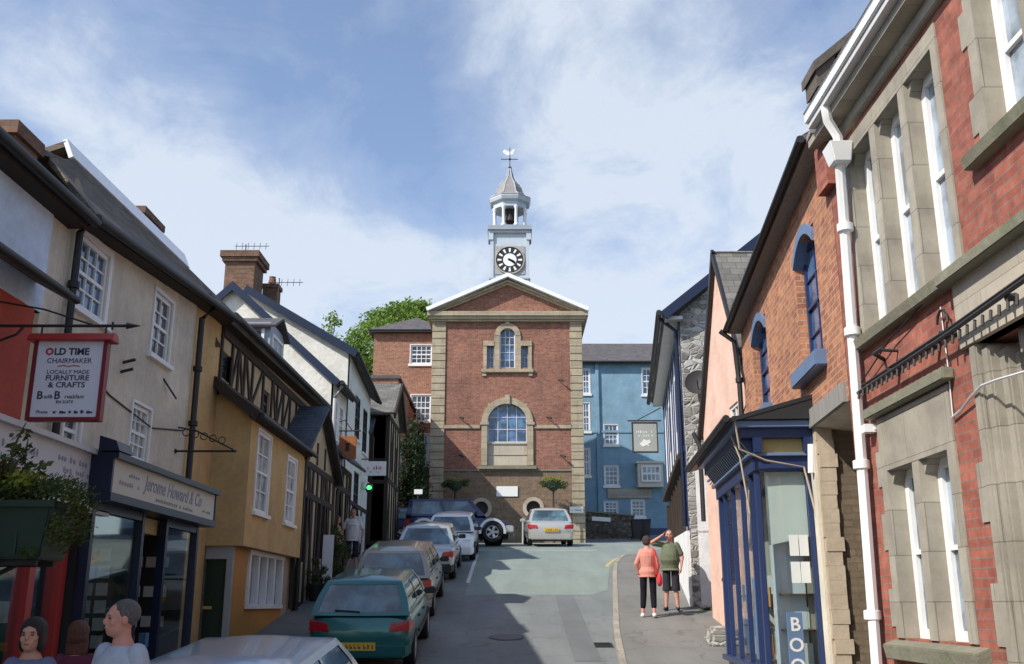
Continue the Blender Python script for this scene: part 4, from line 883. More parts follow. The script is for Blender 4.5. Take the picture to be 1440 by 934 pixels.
M = MB(); M.prism([Fk.P(ck[0] + math.cos(t) * .36, ck[1] + math.sin(t) * .36, .05) for t in fr(0, 2 * math.pi * 31 / 32, 31)], (0, -.006, 0)); M.build('dial_centre', 'white', T)
M = MB()
for k in range(12):
    a = math.pi * 2 * k / 12 + math.pi / 12 * 0
    u = (math.cos(a), math.sin(a)); v_ = (-u[1], u[0])
    for w, r0, r1 in ((.055, .44, .66),):
        q4 = [(ck[0] + u[0] * r + v_[0] * ww, ck[1] + u[1] * r + v_[1] * ww) for r, ww in ((r0, -w * .7), (r1, -w * 1.15), (r1, w * 1.15), (r0, w * .7))]
        M.prism([Fk.P(*p, .051) for p in q4], (0, -.006, 0))
M.build('numeral', 'white', T)
M = MB()
for ang, L, w in ((-38, .62, .035), (-27, .36, .055)):
    a = rad(ang); u = (math.cos(a), math.sin(a)); v_ = (-u[1], u[0])
    M.prism([Fk.P(ck[0] + u[0] * r + v_[0] * ww, ck[1] + u[1] * r + v_[1] * ww, .06) for r, ww in ((-.1, -w), (L * .7, -w * 1.2), (L, 0), (L * .7, w * 1.2), (-.1, w))], (0, -.01, 0))
M.build('clock_hand', 'black', T)
M = MB()
for sx_ in (-1, 1):
    M.box(TX + sx_ * .96 - .09, TX + sx_ * .96 + .09, TY - 1.03, TY - .9, 19.33, 21.5); M.box(TX + sx_ * 1.02 - .13, TX + sx_ * 1.02 + .13, TY - 1.09, TY - .8, 21.5, 22.0)
M.build('corner_pilaster', 'lead_white', T)
M = MB(); M.box(TX - 1.1, TX + 1.1, TY - 1.12, TY + 1.1, 21.9, 22.05); M.box(TX - 1.2, TX + 1.2, TY - 1.2, TY + 1.2, 22.05, 22.3); M.build('clock_cornice', 'lead', T)
ph = math.pi / 8
M = MB(); M.lathe((TX, TY, 22.3), [(1.0, 0), (1.0, .12), (.9, .13)], 8, ph); M.lathe((TX, TY, 23.55), [(.98, 0), (.98, .3), (1.16, .36), (1.22, .52), (1.22, .6)], 8, ph)
bf = M.build('belfry', 'lead_white', T)
M = MB(); M.lathe((TX, TY, 22.44), [(.5, 0), (.5, 1.1)], 8, ph); M.build('belfry_core', 'interior', bf)
for k in range(8):
    a = ph + k * math.pi / 4; c = (TX + math.cos(a) * .9, TY + math.sin(a) * .9); M = MB()
    M.lathe((c[0], c[1], 22.42), [(.14, 0), (.14, .08), (.095, .12), (.085, 1.0), (.13, 1.08), (.13, 1.14)], 10); M.build('column', 'white', bf, smooth=40)
M = MB(); M.lathe((TX, TY - .6, 22.75), [(.24, 0), (.21, .08), (.16, .25), (.11, .4), (.03, .45)], 14); M.tube([(TX, TY - .6, 23.1), (TX, TY - .6, 23.7)], .03, 6); M.build('bell', 'iron', bf, smooth=50)
M = MB(); M.lathe((TX, TY, 24.15), [(1.24, 0), (1.22, .06), (.92, .22), (.80, .42), (.72, .68), (.60, .92), (.38, 1.18), (.2, 1.5), (.1, 1.85), (.06, 2.0)], 8, ph); M.build('ogee_roof', 'ogee', T)
M = MB()
for k in range(8):
    a = ph + k * math.pi / 4; M.tube([(TX + math.cos(a) * r, TY + math.sin(a) * r, 24.15 + z) for r, z in ((1.24, 0.02), (.93, .23), (.81, .43), (.73, .69), (.61, .93), (.39, 1.19), (.21, 1.5), (.08, 2.0))], .025, 5)
M.build('lead_roll', 'lead_white', T)
M = MB(); M.lathe((TX, TY, 26.1), [(.06, 0), (.12, .08), (.06, .16), (.025, .2), (.02, 1.35)], 10)
M.tube([(TX - .5, TY, 26.72), (TX + .45, TY, 26.72)], .022, 6); M.tube([(TX, TY - .4, 26.72), (TX, TY + .4, 26.72)], .022, 6); M.ball((TX, TY, 26.72), .07, .07, .07)
v_ = M.build('weathervane', 'iron', T)
M = MB(); M.prism([(TX + x, TY - .01, 27.05 + z) for x, z in ((-.42, .12), (-.30, .28), (-.12, .16), (.08, .14), (.18, .30), (.28, .28), (.24, .16), (.16, -.02), (0, -.10), (-.2, -.08))], (0, .03, 0)); M.build('weathercock', 'flash', v_)

# ================================================================ blue inn and lane
B = thing('blue_inn', 'pale blue painted inn with white sash windows behind the town hall', 'building', (8, 62, gz(62)))
Fi = FF(62.0); 
hs = [(4.3, 4.95, 15.4, 17.0), (4.3, 4.9, 13.0, 14.8), (4.3, 4.85, 10.2, 11.9), (5.8, 6.65, 12.15, 13.4), (5.75, 6.6, 9.6, 10.8), (8.3, 9.1, 15.35, 17.05), (7.35, 8.15, 7.7, 8.7), (5.7, 6.5, 7.8, 8.6), (10.5, 11.3, 15.35, 17.05), (10.5, 11.3, 12.1, 13.6)]
wall('wall', Fi, 3.0, 14, 6.0, 17.45, 'blue', B, hs, depth=7)
for h in hs: window(Fi, *h, B, 3, 4, dep=.08, fw=.08, bw=.035, surround=.04, sl=.14, pm='glass_blue')
M = MB(); M.fbox(Fi, 3.0, 5.45, 6, 17.4, .0, .25)
M = MB(); M.fbox(Fi, 5.3, 5.5, 6, 17.4, .0, .14); M.fbox(Fi, 3.0, 14, 12.9, 13.05, 0, .05); M.build('pilaster', 'blue', B)
M = MB(); M.slab((2.8, 61.7, 17.45), (14.2, 61.7, 17.45), (14.2, 65.5, 19.6), (2.8, 65.5, 19.6), .12); M.slab((2.8, 69.3, 17.45), (14.2, 69.3, 17.45), (14.2, 65.5, 19.6), (2.8, 65.5, 19.6), .12); M.build('roof', 'slate', B)
gutter(Fi, 2.8, 14.2, 17.4, 17.4, .35, .08, 'black', B)
M = MB(); M.fbox(Fi, 5.9, 8.6, 8.82, 9.38, 0, .1); sb = M.build('sign_board', 'stone_pale', B); smudges(Fi, 6.1, 8.4, 8.95, .3, .103, 'ink_grey', sb, 31)
M = MB(); M.fbox(Fi, 7.75, 9.3, 9.45, 10.9, 0, .6); M.fbox(Fi, 7.65, 9.4, 10.9, 11.02, 0, .7); bw_ = M.build('bay', 'fascia_cream', B)
window(Fr(0, 61.4, 1, 0, 0, -1), 7.95, 9.15, 9.75, 10.75, bw_, 4, 2, dep=-.06, fw=.1, bw=.06, sill=None, pm='glass_light')
M = MB(); M.fbox(Fi, 3.3, 4.3, 6.2, 9.4, 0, .9); M.build('porch', 'navy_dark', B)
M = MB(); M.fbox(Fi, 5.5, 14, 6.0, 7.0, .0, .06); M.build('painted_base', 'navy', B)
B = thing('lane_wall', 'low dark stone wall along the lane between the town hall and the blue inn', 'wall', (5.3, 55, gz(55)))
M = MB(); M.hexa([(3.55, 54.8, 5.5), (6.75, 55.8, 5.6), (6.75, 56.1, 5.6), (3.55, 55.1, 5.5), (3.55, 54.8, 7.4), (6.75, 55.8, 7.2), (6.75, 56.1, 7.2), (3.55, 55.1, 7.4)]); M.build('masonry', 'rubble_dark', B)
M = MB(); M.prism([(3.55, 54.75, 7.4), (6.8, 55.76, 7.2), (6.8, 55.76, 7.28), (3.55, 54.75, 7.48)], (0, .4, 0)); M.build('coping', 'stone_moss', B)
B = thing('nameplate', 'long white street nameplate fixed on the low dark lane wall', 'sign', (4.8, 54.9, 7.1)); M = MB(); M.hexa([(4.35, 54.98, 6.9), (5.4, 55.30, 6.86), (5.4, 55.36, 6.86), (4.35, 55.04, 6.9), (4.35, 54.98, 7.12), (5.4, 55.30, 7.08), (5.4, 55.36, 7.08), (4.35, 55.04, 7.12)]); M.build('plate', 'white', B)
for k, (x, y, lb) in enumerate(((6.55, 53.2, 'left one of the two dark wheelie bins beyond the lane wall'), (7.05, 53.6, 'right one of the two dark wheelie bins beyond the lane wall'))):
    B = thing('wheelie_bin', lb, 'bin', (x, y, gz(y)), group='wheelie bins in the lane'); M = MB(); z = gz(y)
    M.hexa([(x - .2, y - .22, z + .08), (x + .2, y - .22, z + .08), (x + .2, y + .2, z + .08), (x - .2, y + .2, z + .08), (x - .28, y - .32, z + 1), (x + .28, y - .32, z + 1), (x + .28, y + .3, z + 1), (x - .28, y + .3, z + 1)])
    M.build('bin_body', 'trim', B, bevel=.02); M = MB(); M.hexa([(x - .3, y - .36, z + 1.0), (x + .3, y - .36, z + 1), (x + .3, y + .34, z + 1), (x - .3, y + .34, z + 1), (x - .27, y - .3, z + 1.06), (x + .27, y - .3, z + 1.06), (x + .27, y + .3, z + 1.1), (x - .27, y + .3, z + 1.1)]); M.build('lid', 'black', B)
    for sx_ in (-.24, .24): M = MB(); M.tube([(x + sx_ - .02, y + .22, z + .1), (x + sx_ + .02, y + .22, z + .1)], .1, 12); M.build('wheel', 'rubber', B)

# ================================================================ RIGHT: stone dressed red brick building
XR = 3.6; F = FRt(XR); P = F.P
B = thing('red_brick_building', 'bright red brick building with stone mullioned windows and a white gutter at the right edge', 'building', (XR, 8, gz(8)))
U = (7.48, 9.86, 5.15, 7.28); Lw = (8.02, 9.68, 2.2, 4.25); E = (5.2, 7.55, 1.0, 4.45); U2 = (4.5, 6.96, 5.9, 7.32)
wall('wall', F, 1.0, 10.42, lambda s: gz(s) - .1, 7.36, 'brick_red', B, [U, Lw, E, U2], rev=.3, depth=6)
def surround(F, H_, cols, jm, head, mul, mat, par, deep=.30, proud=.02, sillh=.12, rows=None):
    s0, s1, z0, z1 = H_; M = MB()
    M.fbox(F, s0, s0 + jm, z0, z1, -deep, proud); M.fbox(F, s1 - jm, s1, z0, z1, -deep, proud)
    M.fbox(F, s0 + jm, s1 - jm, z1 - head, z1, -deep, proud - .002)
    w = (s1 - s0 - 2 * jm - mul * (cols - 1)) / cols; ops = []
    for k in range(cols):
        a = s0 + jm + k * (w + mul); ops.append((a, a + w, z0, z1 - head))
        if k: M.fbox(F, a - mul, a, z0, z1 - head, -deep, proud - .004)
        # shouldered head and chamfer
        for e, sg in ((a, 1), (a + w, -1)):
            M.hexa([F.P(e, z1 - head - .12, -deep), F.P(e + sg * .005, z1 - head - .12, -deep), F.P(e + sg * .005, z1 - head - .12, -.03), F.P(e, z1 - head - .12, -.03),
                    F.P(e, z1 - head, -deep), F.P(e + sg * .10, z1 - head, -deep), F.P(e + sg * .10, z1 - head, -.03), F.P(e, z1 - head, -.03)])
    o = M.build('window_surround', mat, par, bevel=.022); return o, ops
for H_, c_, jm, hd, mu, rws in ((U, 3, .12, .18, .15, 2), (Lw, 2, .15, .52, .15, 2), (U2, 3, .14, .1, .15, 2)):
    so, ops = surround(F, H_, c_, jm, hd, mu, 'stone_bank', B)
    for o_ in ops: window(F, *o_, B, 1, 2, fm='white', pm='glass_light', dep=.19, fw=.085, sill=None)
def sill(F, s0, s1, z, mat, par, h=.13, p=.12, name='window_sill'):
    M = MB(); M.hexa([F.P(s0, z - h, -.05), F.P(s1, z - h, -.05), F.P(s1, z - h, p * .8), F.P(s0, z - h, p * .8), F.P(s0, z + .03, -.05), F.P(s1, z + .03, -.05), F.P(s1, z - .03, p), F.P(s0, z - .03, p)]); return M.build(name, mat, par, bevel=.008)
sill(F, 7.36, 9.98, 5.13, 'stone_moss', B); sill(F, 7.85, 9.8, 2.17, 'stone_moss', B, .16); sill(F, 4.4, 7.12, 5.87, 'stone_moss', B)
# quoined jambs toothing into brick
M = MB()
for k in range(7): M.fbox(F, 7.24 + .0, 7.348, 5.2 + k * .6, 5.5 + k * .6, 0, .018) if False else None
for z in (2.3, 3.0, 3.6): M.fbox(F, 9.682, 9.80, z, z + .34, -.05, .012)
for z in (6.0, 6.75): M.fbox(F, 6.962, 7.07, z, z + .3, -.05, .012)
for z in (1.3, 2.2, 3.1): M.fbox(F, 7.552, 7.70, z, z + .45, -.05, .014)
M.build('quoin', 'stone_bank', B)
M = MB(); M.fbox(F, 7.9, 9.82, 4.27, 4.37, 0, .10); M.fbox(F, 5.1, 7.72, 4.98, 5.08, 0, .16); M.build('drip_mould', 'stone_moss', B, bevel=.01)
# entrance
M = MB(); M.fbox(F, 5.1, 7.66, 4.45, 4.98, -.1, .05); M.build('entrance_lintel', 'stone_pale', B)
M = MB()
for k, (a, dd) in enumerate(((7.55, .035), (7.44, -.01), (7.34, -.09), (7.26, -.16), (7.16, -.24))):
    M.fbox(F, a - .12, a, gz(7) - .1, 4.448 - k * .04, -.45, dd)
M.fbox(F, 5.2, 7.04, 4.25, 4.44, -.45, -.1); M.build('entrance_jamb', 'stone_bank', B, bevel=.018)
M = MB(); M.fbox(F, 5.2, 7.05, gz(7) - .1, 3.75, -.6, -.46); M.build('entrance_panel', 'stone_pale', B)
M = MB(); M.fbox(F, 5.2, 7.05, 3.75, 4.3, -.6, -.5); M.build('fanlight', 'glass', B)
# cornice, gutter, roof, parapet
M = MB(); M.fbox(F, 1, 10.4, 7.36, 7.5, -.2, .06); M.fbox(F, 1, 10.4, 7.5, 7.6, -.2, .22); M.build('cornice', 'stone_bank', B, bevel=.01)
M = MB(); M.fbox(F, 1, 10.1, 7.605, 7.66, -.1, .30); M.fbox(F, 1, 10.1, 7.66, 7.70, .16, .20); M.build('soffit', 'white_dirty', B)
M = MB(); M.fbox(F, 1, 10.12, 7.67, 7.78, .222, .33); M.fbox(F, 1, 10.12, 7.78, 7.80, .21, .345); M.build('gutter', 'white', B, bevel=.01)
M = MB(); M.slab(P(1, 7.74, .26), P(10.2, 7.74, .26), P(10.2, 9.9, -2.3), P(1, 9.9, -2.3), .08); M.build('roof', 'slate', B)
M = MB(); M.prism([(3.5, 10.2, 7.0), (3.5, 10.2, 8.35), (5.9, 10.2, 10.4), (5.9, 10.2, 7)], (0, .38, 0)); M.build('parapet', 'brick_red', B)
M = MB(); M.prism([(3.44, 10.14, 8.36), (3.44, 10.14, 8.48), (5.95, 10.14, 10.62), (5.95, 10.14, 10.5)], (0, .5, 0)); M.prism([(3.47, 10.18, 8.18), (3.47, 10.18, 8.38), (3.7, 10.18, 8.58), (3.7, 10.18, 8.3)], (0, .42, 0)); M.build('coping', 'coping', B)
pp = [P(9.60, 7.62, .26), P(9.62, 7.46, .24), P(9.68, 7.30, .13), P(9.92, 4.6, .10), P(10.1, gz(10) + .15, .10)]
pipe('downpipe', pp, .055, 'white', B, collars=[P(9.76, 6.3, .115), P(9.86, 5.2, .105), P(9.97, 3.85, .1), P(10.05, 2.4, .1)])
M = MB(); M.hexa([P(9.58, 6.98, .04), P(9.78, 6.98, .04), P(9.78, 6.98, .22), P(9.58, 6.98, .22), P(9.54, 7.2, .02), P(9.82, 7.2, .02), P(9.82, 7.2, .27), P(9.54, 7.2, .27)]); M.build('hopper', 'white', B, bevel=.012)
M = MB(); M.fbox(F, 9.72, 9.84, 4.14, 4.22, 0, .12); M.build('junction_box', 'white', B)
pipe('cable', [P(9.7, 4.17, .02), P(9.9, 4.17, .03), P(10.0, 4.16, .05)], .012, 'white', B, 5)
pipe('cable', [P(7.98, 3.96, .03), P(7.8, 3.99, .03), P(7.6, 4.04, .05), P(7.35, 4.09, .06), P(7.1, 4.08, .06), P(6.6, 4.04, .06), P(5.4, 4.05, .06)], .011, 'white_dirty', B, 5)
pipe('cable', [P(7.98, 4.9, .015), P(7.97, 4.4, .015), P(7.98, 3.96, .02)], .007, 'white_dirty', B, 5)
# iron rail with hanging teeth
B2 = thing('iron_sign_rail', 'black toothed iron rail fixed across the red brick wall above the lower window', 'rail', P(8, 4.6, .1))
M = MB(); M.tube([P(10.0, 4.56, .10), P(7.75, 4.58, .12), P(5.0, 4.66, .14)], .019, 6); M.tube([P(10.0, 4.64, .04), P(7.75, 4.66, .05), P(5.0, 4.74, .06)], .015, 5)
s_ = 9.95
while s_ > 5: M.tube([P(s_, 4.57, .11), P(s_, 4.49, .12)], .013, 5); s_ -= .13
for s_ in (9.0, 8.1, 7.7, 6.7, 5.9): M.tube([P(s_, 4.60, 0), P(s_, 4.58, .12)], .03, 6)
M.build('rail', 'iron', B2)
M = MB(); M.tube([P(9.35, 4.78, .0), P(9.2, 4.8, .15), P(8.9, 4.78, .18)], .02, 6); M.tube([P(9.0, 4.78, .0), P(9.0, 4.79, .18)], .015, 5)
for z0 in (0,): M.tube([P(7.9, 4.75, .05) + Vector((0, math.cos(a) * .10, math.sin(a) * .10)) for a in fr(0, 5.5, 8)], .012, 5)
M.build('hook', 'iron', B2)
pipe('wire', [P(10.2, 4.60, .05), P(9.0, 4.9, .06), P(7.9, 5.05, .05)], .008, 'iron', B2, 5)

# ================================================================ brick bookshop building
K = .07; A0 = 2.87
F = Fr(A0, 0, K, 1, -1, K); L_ = math.hypot(K, 1)
def FS(y): return y * L_
P = lambda s, z, d=0: F.P(FS(s), z, d)
B = thing('bookshop_building', 'orange brick building with arched blue windows above a blue bookshop front', 'building', (XR, 13.5, gz(13.5)))
h1 = (FS(11.35), FS(12.5), 5.38, 7.0); h2 = (FS(14.75), FS(16.0), 5.42, 6.85)
zE = lambda y: 7.72 - (y - 10.4) * .075; pa = (FS(10.7), FS(12.12), gz(11) - .2, 4.58)
wall('wall', F, FS(10.6), FS(17.05), lambda s: gz(s) - .1, 7.25, 'brick_orange', B, [h1, h2], rev=.3) if False else None
# wall split so that the passage can rise from the ground
wall('wall', F, FS(10.43), FS(17.05), 4.6, lambda s_: zE(s_ / L_) - .02, 'brick_orange', B, [h1, h2], rev=.3)
wall('lower_wall', F, FS(12.12), FS(17.05), lambda s: gz(s) - .1, 4.6, 'tan', B, depth=1.0)
M = MB(); a = P(17.05, 4, 0); M.poly([P(17.05, 1), P(17.05, 1, -5), P(17.05, 9, -3), P(17.05, 7.25, 0)]); M.build('end_wall', 'brick_orange', B)
for h in (h1, h2):
    window(F, *h, B, 2, 4, fm='navy', pm='glass_blue', dep=.16, fw=.07, sill=None)
    M = MB(); n_ = 10; c = (h[0] + h[1]) / 2; hw = (h[1] - h[0]) / 2
    for k in range(n_):
        t0, t1 = k / n_, (k + 1) / n_; f_ = lambda t: h[3] - .24 + .26 * (1 - (2 * t - 1) ** 2)
        a, b = h[0] + (h[1] - h[0]) * t0, h[0] + (h[1] - h[0]) * t1
        M.hexa([F.P(a, f_(t0), -.28), F.P(b, f_(t1), -.28), F.P(b, f_(t1), .03), F.P(a, f_(t0), .03), F.P(a, f_(t0) + .13, -.28), F.P(b, f_(t1) + .13, -.28), F.P(b, f_(t1) + .13, .03), F.P(a, f_(t0) + .13, .03)])
    M.build('arch_head', 'bluegrey', B)
    M = MB(); M.fbox(F, h[0] - .12, h[1] + .12, h[2] - .2, h[2] - .002, -.26, .14); M.build('window_sill', 'bluegrey', B, bevel=.015)
M = MB(); M.fbox(F, FS(10.3), FS(17.15), zE(10.3) - .06, zE(10.3), -.1, .20, -.51); M.build('soffit', 'lintel', B)
M = MB(); M.slab(P(10.5, zE(10.5) + .03, .25), P(17.2, zE(17.2) + .03, .25), P(17.2, 8.9, -2.2), P(10.5, 9.3, -2.2), .08); M.slab(P(10.5, 9.3, -2.2), P(17.2, 8.9, -2.2), P(17.2, 7.2, -4.8), P(10.5, 7.2, -4.8), .08); M.build('roof', 'slate', B)
gutter(F, FS(10.5), FS(17.2), zE(10.5) - .02, zE(17.2) - .02, .27, .05, 'black', B)
pipe('downpipe', [P(17.1, 7.2, .36), P(17.1, 7.0, .12), P(17.1, 6.2, .07), P(17.1, 5.1, .07)], .045, 'black', B, collars=[P(17.1, 6.3, .07)])
# passage
M = MB(); M.fbox(F, FS(10.50), FS(12.2), 4.60, 4.82, -.3, .05); M.build('passage_lintel', 'lintel', B)
M = MB(); M.poly([P(10.5, 4.598, 0), P(12.12, 4.598, 0), P(12.12, 4.45, -1.3), P(10.5, 4.45, -1.3)]); M.build('passage_soffit', 'cream', B)
M = MB(); M.poly([P(12.12, gz(11) - .2, -.18), P(12.12, 4.6, -.18), P(12.12, 4.6, -2), P(12.12, gz(11) - .2, -2)]); M.build('passage_wall', 'brick_tan', B)
M = MB(); M.fbox(F, FS(10.4), FS(12.12), gz(11) - .2, 4.6, -2.0, -1.95); M.build('passage_back', 'brick_tan', B)
q = random.Random(8); M = MB()
zs_ = fr(gz(12) - .1, 4.6, 22)
for a, b in zip(zs_[:-1], zs_[1:]):
    j = q.uniform(0, .05); M.fbox(F, FS(12.08) - j * .3, FS(12.12) + .001, a + .001, b - .001, -.19 - j, .0 - j * .5)
M.build('rough_edge', 'tan', B)
M = MB(); M.fbox(F, FS(12.12), FS(12.36), gz(12) - .1, 4.4, .0, .03); M.build('cream_pier', 'cream', B)
# bay shopfront
P = lambda s, z, d=0: F.P(FS(s), z, d * 1.17)
Bb = .60
def PB(s, z, d=0): return F.P(FS(s), z, Bb + d)
Fb_ = Fr(A0 - Bb * 1.0, 0, K, 1, -1, K)
zf = gz(12.3)
S0, S1 = 12.38, 15.9
M = MB()     # stall riser and frame of the bay
M.hexa([P(S0, zf, 0), P(S1, gz(S1), 0), P(S1, gz(S1), .58), P(S0, zf, .58), P(S0, zf + .62, 0), P(S1, zf + .62, 0), P(S1, zf + .62, .58), P(S0, zf + .62, .58)])
M.hexa([P(S0 - .04, zf + .62, 0), P(S1 + .04, zf + .62, 0), P(S1 + .04, zf + .62, .66), P(S0 - .04, zf + .62, .66), P(S0 - .04, zf + .70, 0), P(S1 + .04, zf + .70, 0), P(S1 + .04, zf + .70, .66), P(S0 - .04, zf + .70, .66)])
M.build('stall_riser', 'navy', B, bevel=.01)
M = MB()
for s_, w in ((S0 + .06, .12), (S0 + .50, .07), (13.6, .06), (14.5, .06), (15.3, .06), (S1 - .08, .14)): M.hexa([P(s_ - w / 2, zf + .7, .555), P(s_ + w / 2, zf + .7, .555), P(s_ + w / 2, zf + .7, .61), P(s_ - w / 2, zf + .7, .61), P(s_ - w / 2, 4.1, .555), P(s_ + w / 2, 4.1, .555), P(s_ + w / 2, 4.1, .61), P(s_ - w / 2, 4.1, .61)])
for d_, w in ((.03, .09), ): M.hexa([P(S0, zf, d_ - w / 2), P(S0 + .1, zf, d_ - w / 2), P(S0 + .1, zf, d_ + w / 2), P(S0, zf, d_ + w / 2), P(S0, 4.1, d_ - w / 2), P(S0 + .1, 4.1, d_ - w / 2), P(S0 + .1, 4.1, d_ + w / 2), P(S0, 4.1, d_ + w / 2)])
M.build('shopfront_post', 'navy', B, bevel=.008)
M = MB(); M.hexa([P(S0 + .04, zf + .7, .54), P(S1, zf + .7, .54), P(S1, zf + .7, .55), P(S0 + .04, zf + .7, .55), P(S0 + .04, 4.1, .54), P(S1, 4.1, .54), P(S1, 4.1, .55), P(S0 + .04, 4.1, .55)])
M.hexa([P(S0 + .04, zf + .7, .05), P(S0 + .05, zf + .7, .05), P(S0 + .05, zf + .7, .54), P(S0 + .04, zf + .7, .54), P(S0 + .04, 4.1, .05), P(S0 + .05, 4.1, .05), P(S0 + .05, 4.1, .54), P(S0 + .04, 4.1, .54)])
M.build('shop_window', 'clear', B)
M = MB(); M.hexa([P(S0 + .3, zf + .7, .0), P(S1, zf + .7, .0), P(S1, zf + .7, .10), P(S0 + .3, zf + .7, .10), P(S0 + .3, 4.1, .0), P(S1, 4.1, .0), P(S1, 4.1, .10), P(S0 + .3, 4.1, .10)]); M.build('shop_back', 'interior_pale', B); M = MB(); M.hexa([P(S0 + .28, zf + .7, .12), P(S0 + .30, zf + .7, .12), P(S0 + .30, zf + .7, .46), P(S0 + .28, zf + .7, .46), P(S0 + .28, 4.05, .12), P(S0 + .30, 4.05, .12), P(S0 + .30, 4.05, .46), P(S0 + .28, 4.05, .46)]); M.build('brightening_screen', 'sign_white', B); M = MB(); M.hexa([P(S0 + .08, 3.3, .08), P(S0 + .09, 3.3, .08), P(S0 + .09, 3.2, .5), P(S0 + .08, 3.2, .5), P(S0 + .08, 4.1, .08), P(S0 + .09, 4.1, .08), P(S0 + .09, 4.1, .5), P(S0 + .08, 4.1, .5)]); M.build('pale_window_panel', 'paper', B)  # pale screen and blind added behind the panes so the bay reads bright
M = MB(); q = random.Random(5)
for k in range(34):
    s_ = S0 + .2 + q.random() * 2.9; r = q.choice((0, 1, 2)); z_ = zf + .72 + r * .42; M.hexa([P(s_, z_, .1), P(s_ + .05, z_, .1), P(s_ + .05, z_, .3), P(s_, z_, .3), P(s_, z_ + .25, .1), P(s_ + .05, z_ + .25, .1), P(s_ + .05, z_ + .25, .3), P(s_, z_ + .25, .3)])
M.build('display_book', 'paper', B)
M = MB()
for r in (0, 1, 2): z_ = zf + .69 + r * .42; M.hexa([P(S0 + .15, z_, .05), P(S1 - .1, z_, .05), P(S1 - .1, z_, .4), P(S0 + .15, z_, .4), P(S0 + .15, z_ + .02, .05), P(S1 - .1, z_ + .02, .05), P(S1 - .1, z_ + .02, .4), P(S0 + .15, z_ + .02, .4)])
M.build('shelf', 'oak', B)
for mt, n_, sd in (('paper_orange', 5, 1), ('paper_blue', 7, 2)):
    M = MB(); q = random.Random(sd)
    for k in range(n_): s_ = S0 + .3 + q.random() * 2.6; z_ = zf + q.uniform(.8, 1.5); M.hexa([P(s_, z_, .42), P(s_ + .18, z_, .42), P(s_ + .18, z_, .43), P(s_, z_, .43), P(s_, z_ + .24, .42), P(s_ + .18, z_ + .24, .42), P(s_ + .18, z_ + .24, .43), P(s_, z_ + .24, .43)])
    M.build('poster', mt, B)
# BOOKS panels
Fq = FF(12.40 + .0); o0 = P(S0, 0, .3)
M = MB(); M.box(o0.x - .10, o0.x + .08, S0 - .012, S0 + .03, zf + .02 - .3, zf + .98 + .35); bk = M.build('books_panel', 'bluegrey', B)
for k, ch in enumerate('BOOKS'): text(ch, FF(S0 - .012), o0.x - .01, zf + 1.12 - k * .235, .22, .002, 'paper', bk, 1, 1, .004)
M = MB(); o1 = P(13.2, 0, .565); M.hexa([P(13.12, zf + .75, .555), P(13.35, zf + .75, .555), P(13.35, zf + .75, .57), P(13.12, zf + .75, .57), P(13.12, zf + 1.75, .555), P(13.35, zf + 1.75, .555), P(13.35, zf + 1.75, .57), P(13.12, zf + 1.75, .57)]); bk = M.build('books_panel', 'bluegrey', B)
for k, ch in enumerate('BOOKS'): text(ch, F, FS(13.235), zf + 1.58 - k * .19, .17, .572, 'paper', bk, -1, 1, .004)
M = MB()
for k in range(4): c = o0.x - .12 + .0; M.box(o0.x + .0 + (k % 2) * .12, o0.x + .11 + (k % 2) * .12, S0 + .022, S0 + .03, 2.75 + (k // 2) * .32, 3.0 + (k // 2) * .32)
M.build('poster', 'paper', B)
# entablature: fascia, gold brackets, cornice
def ring_box(z0, z1, d1, mat, name, ex=0, bev=.006):
    M = MB(); M.hexa([P(S0 - ex, z0, -.05), P(S1 + ex, z0, -.05), P(S1 + ex, z0, d1), P(S0 - ex, z0, d1), P(S0 - ex, z1, -.05), P(S1 + ex, z1, -.05), P(S1 + ex, z1, d1), P(S0 - ex, z1, d1)]); return M.build(name, mat, B, bevel=bev)
ring_box(4.1, 4.28, .63, 'navy', 'fascia', .03); ring_box(4.28, 4.32, .68, 'bluegrey', 'moulding', .08); ring_box(4.32, 4.50, .62, 'gold', 'frieze', .02)
ring_box(4.50, 4.62, .76, 'navy', 'cornice', .14); ring_box(4.62, 4.70, .84, 'bluegrey', 'cornice', .22)
M = MB()
for s_ in fr(S0 + .05, S1 - .05, 22): M.hexa([P(s_ - .035, 4.32, .62), P(s_ + .035, 4.32, .62), P(s_ + .035, 4.32, .64), P(s_ - .035, 4.32, .64), P(s_ - .035, 4.5, .62), P(s_ + .035, 4.5, .62), P(s_ + .035, 4.5, .75), P(s_ - .035, 4.5, .75)])
for d_ in (.05, .58): M.hexa([P(S0 - .12, 4.32, d_ - .04), P(S0, 4.32, d_ - .04), P(S0, 4.32, d_ + .04), P(S0 - .12, 4.32, d_ + .04), P(S0 - .15, 4.5, d_ - .05), P(S0, 4.5, d_ - .05), P(S0, 4.5, d_ + .05), P(S0 - .15, 4.5, d_ + .05)])
M.build('bracket', 'navy', B)
M = MB(); M.slab(P(S0 - .28, 5.02, -.02), P(17.0, 5.02, -.02), P(17.0, 4.72, .90), P(S0 - .28, 4.72, .90), .05); M.prism([P(S0 - .27, 4.71, 0), P(S0 - .27, 5.0, 0), P(S0 - .27, 4.71, .86)], P(S0 - .2, 0, 0) - P(S0 - .27, 0, 0)); M.build('canopy_roof', 'black', B)
M = MB(); M.hexa([P(S0 - .22, 4.70, .0), P(S0 - .12, 4.70, .0), P(S0 - .12, 4.70, .84), P(S0 - .22, 4.70, .84), P(S0 - .22, 4.86, .0), P(S0 - .12, 4.86, .0), P(S0 - .12, 4.76, .84), P(S0 - .22, 4.76, .84)]); M.build('canopy_end', 'navy_dark', B)
gutter(F, FS(S0 - .3), FS(17.0), 4.72, 4.72, 1.07, .045, 'black', B)
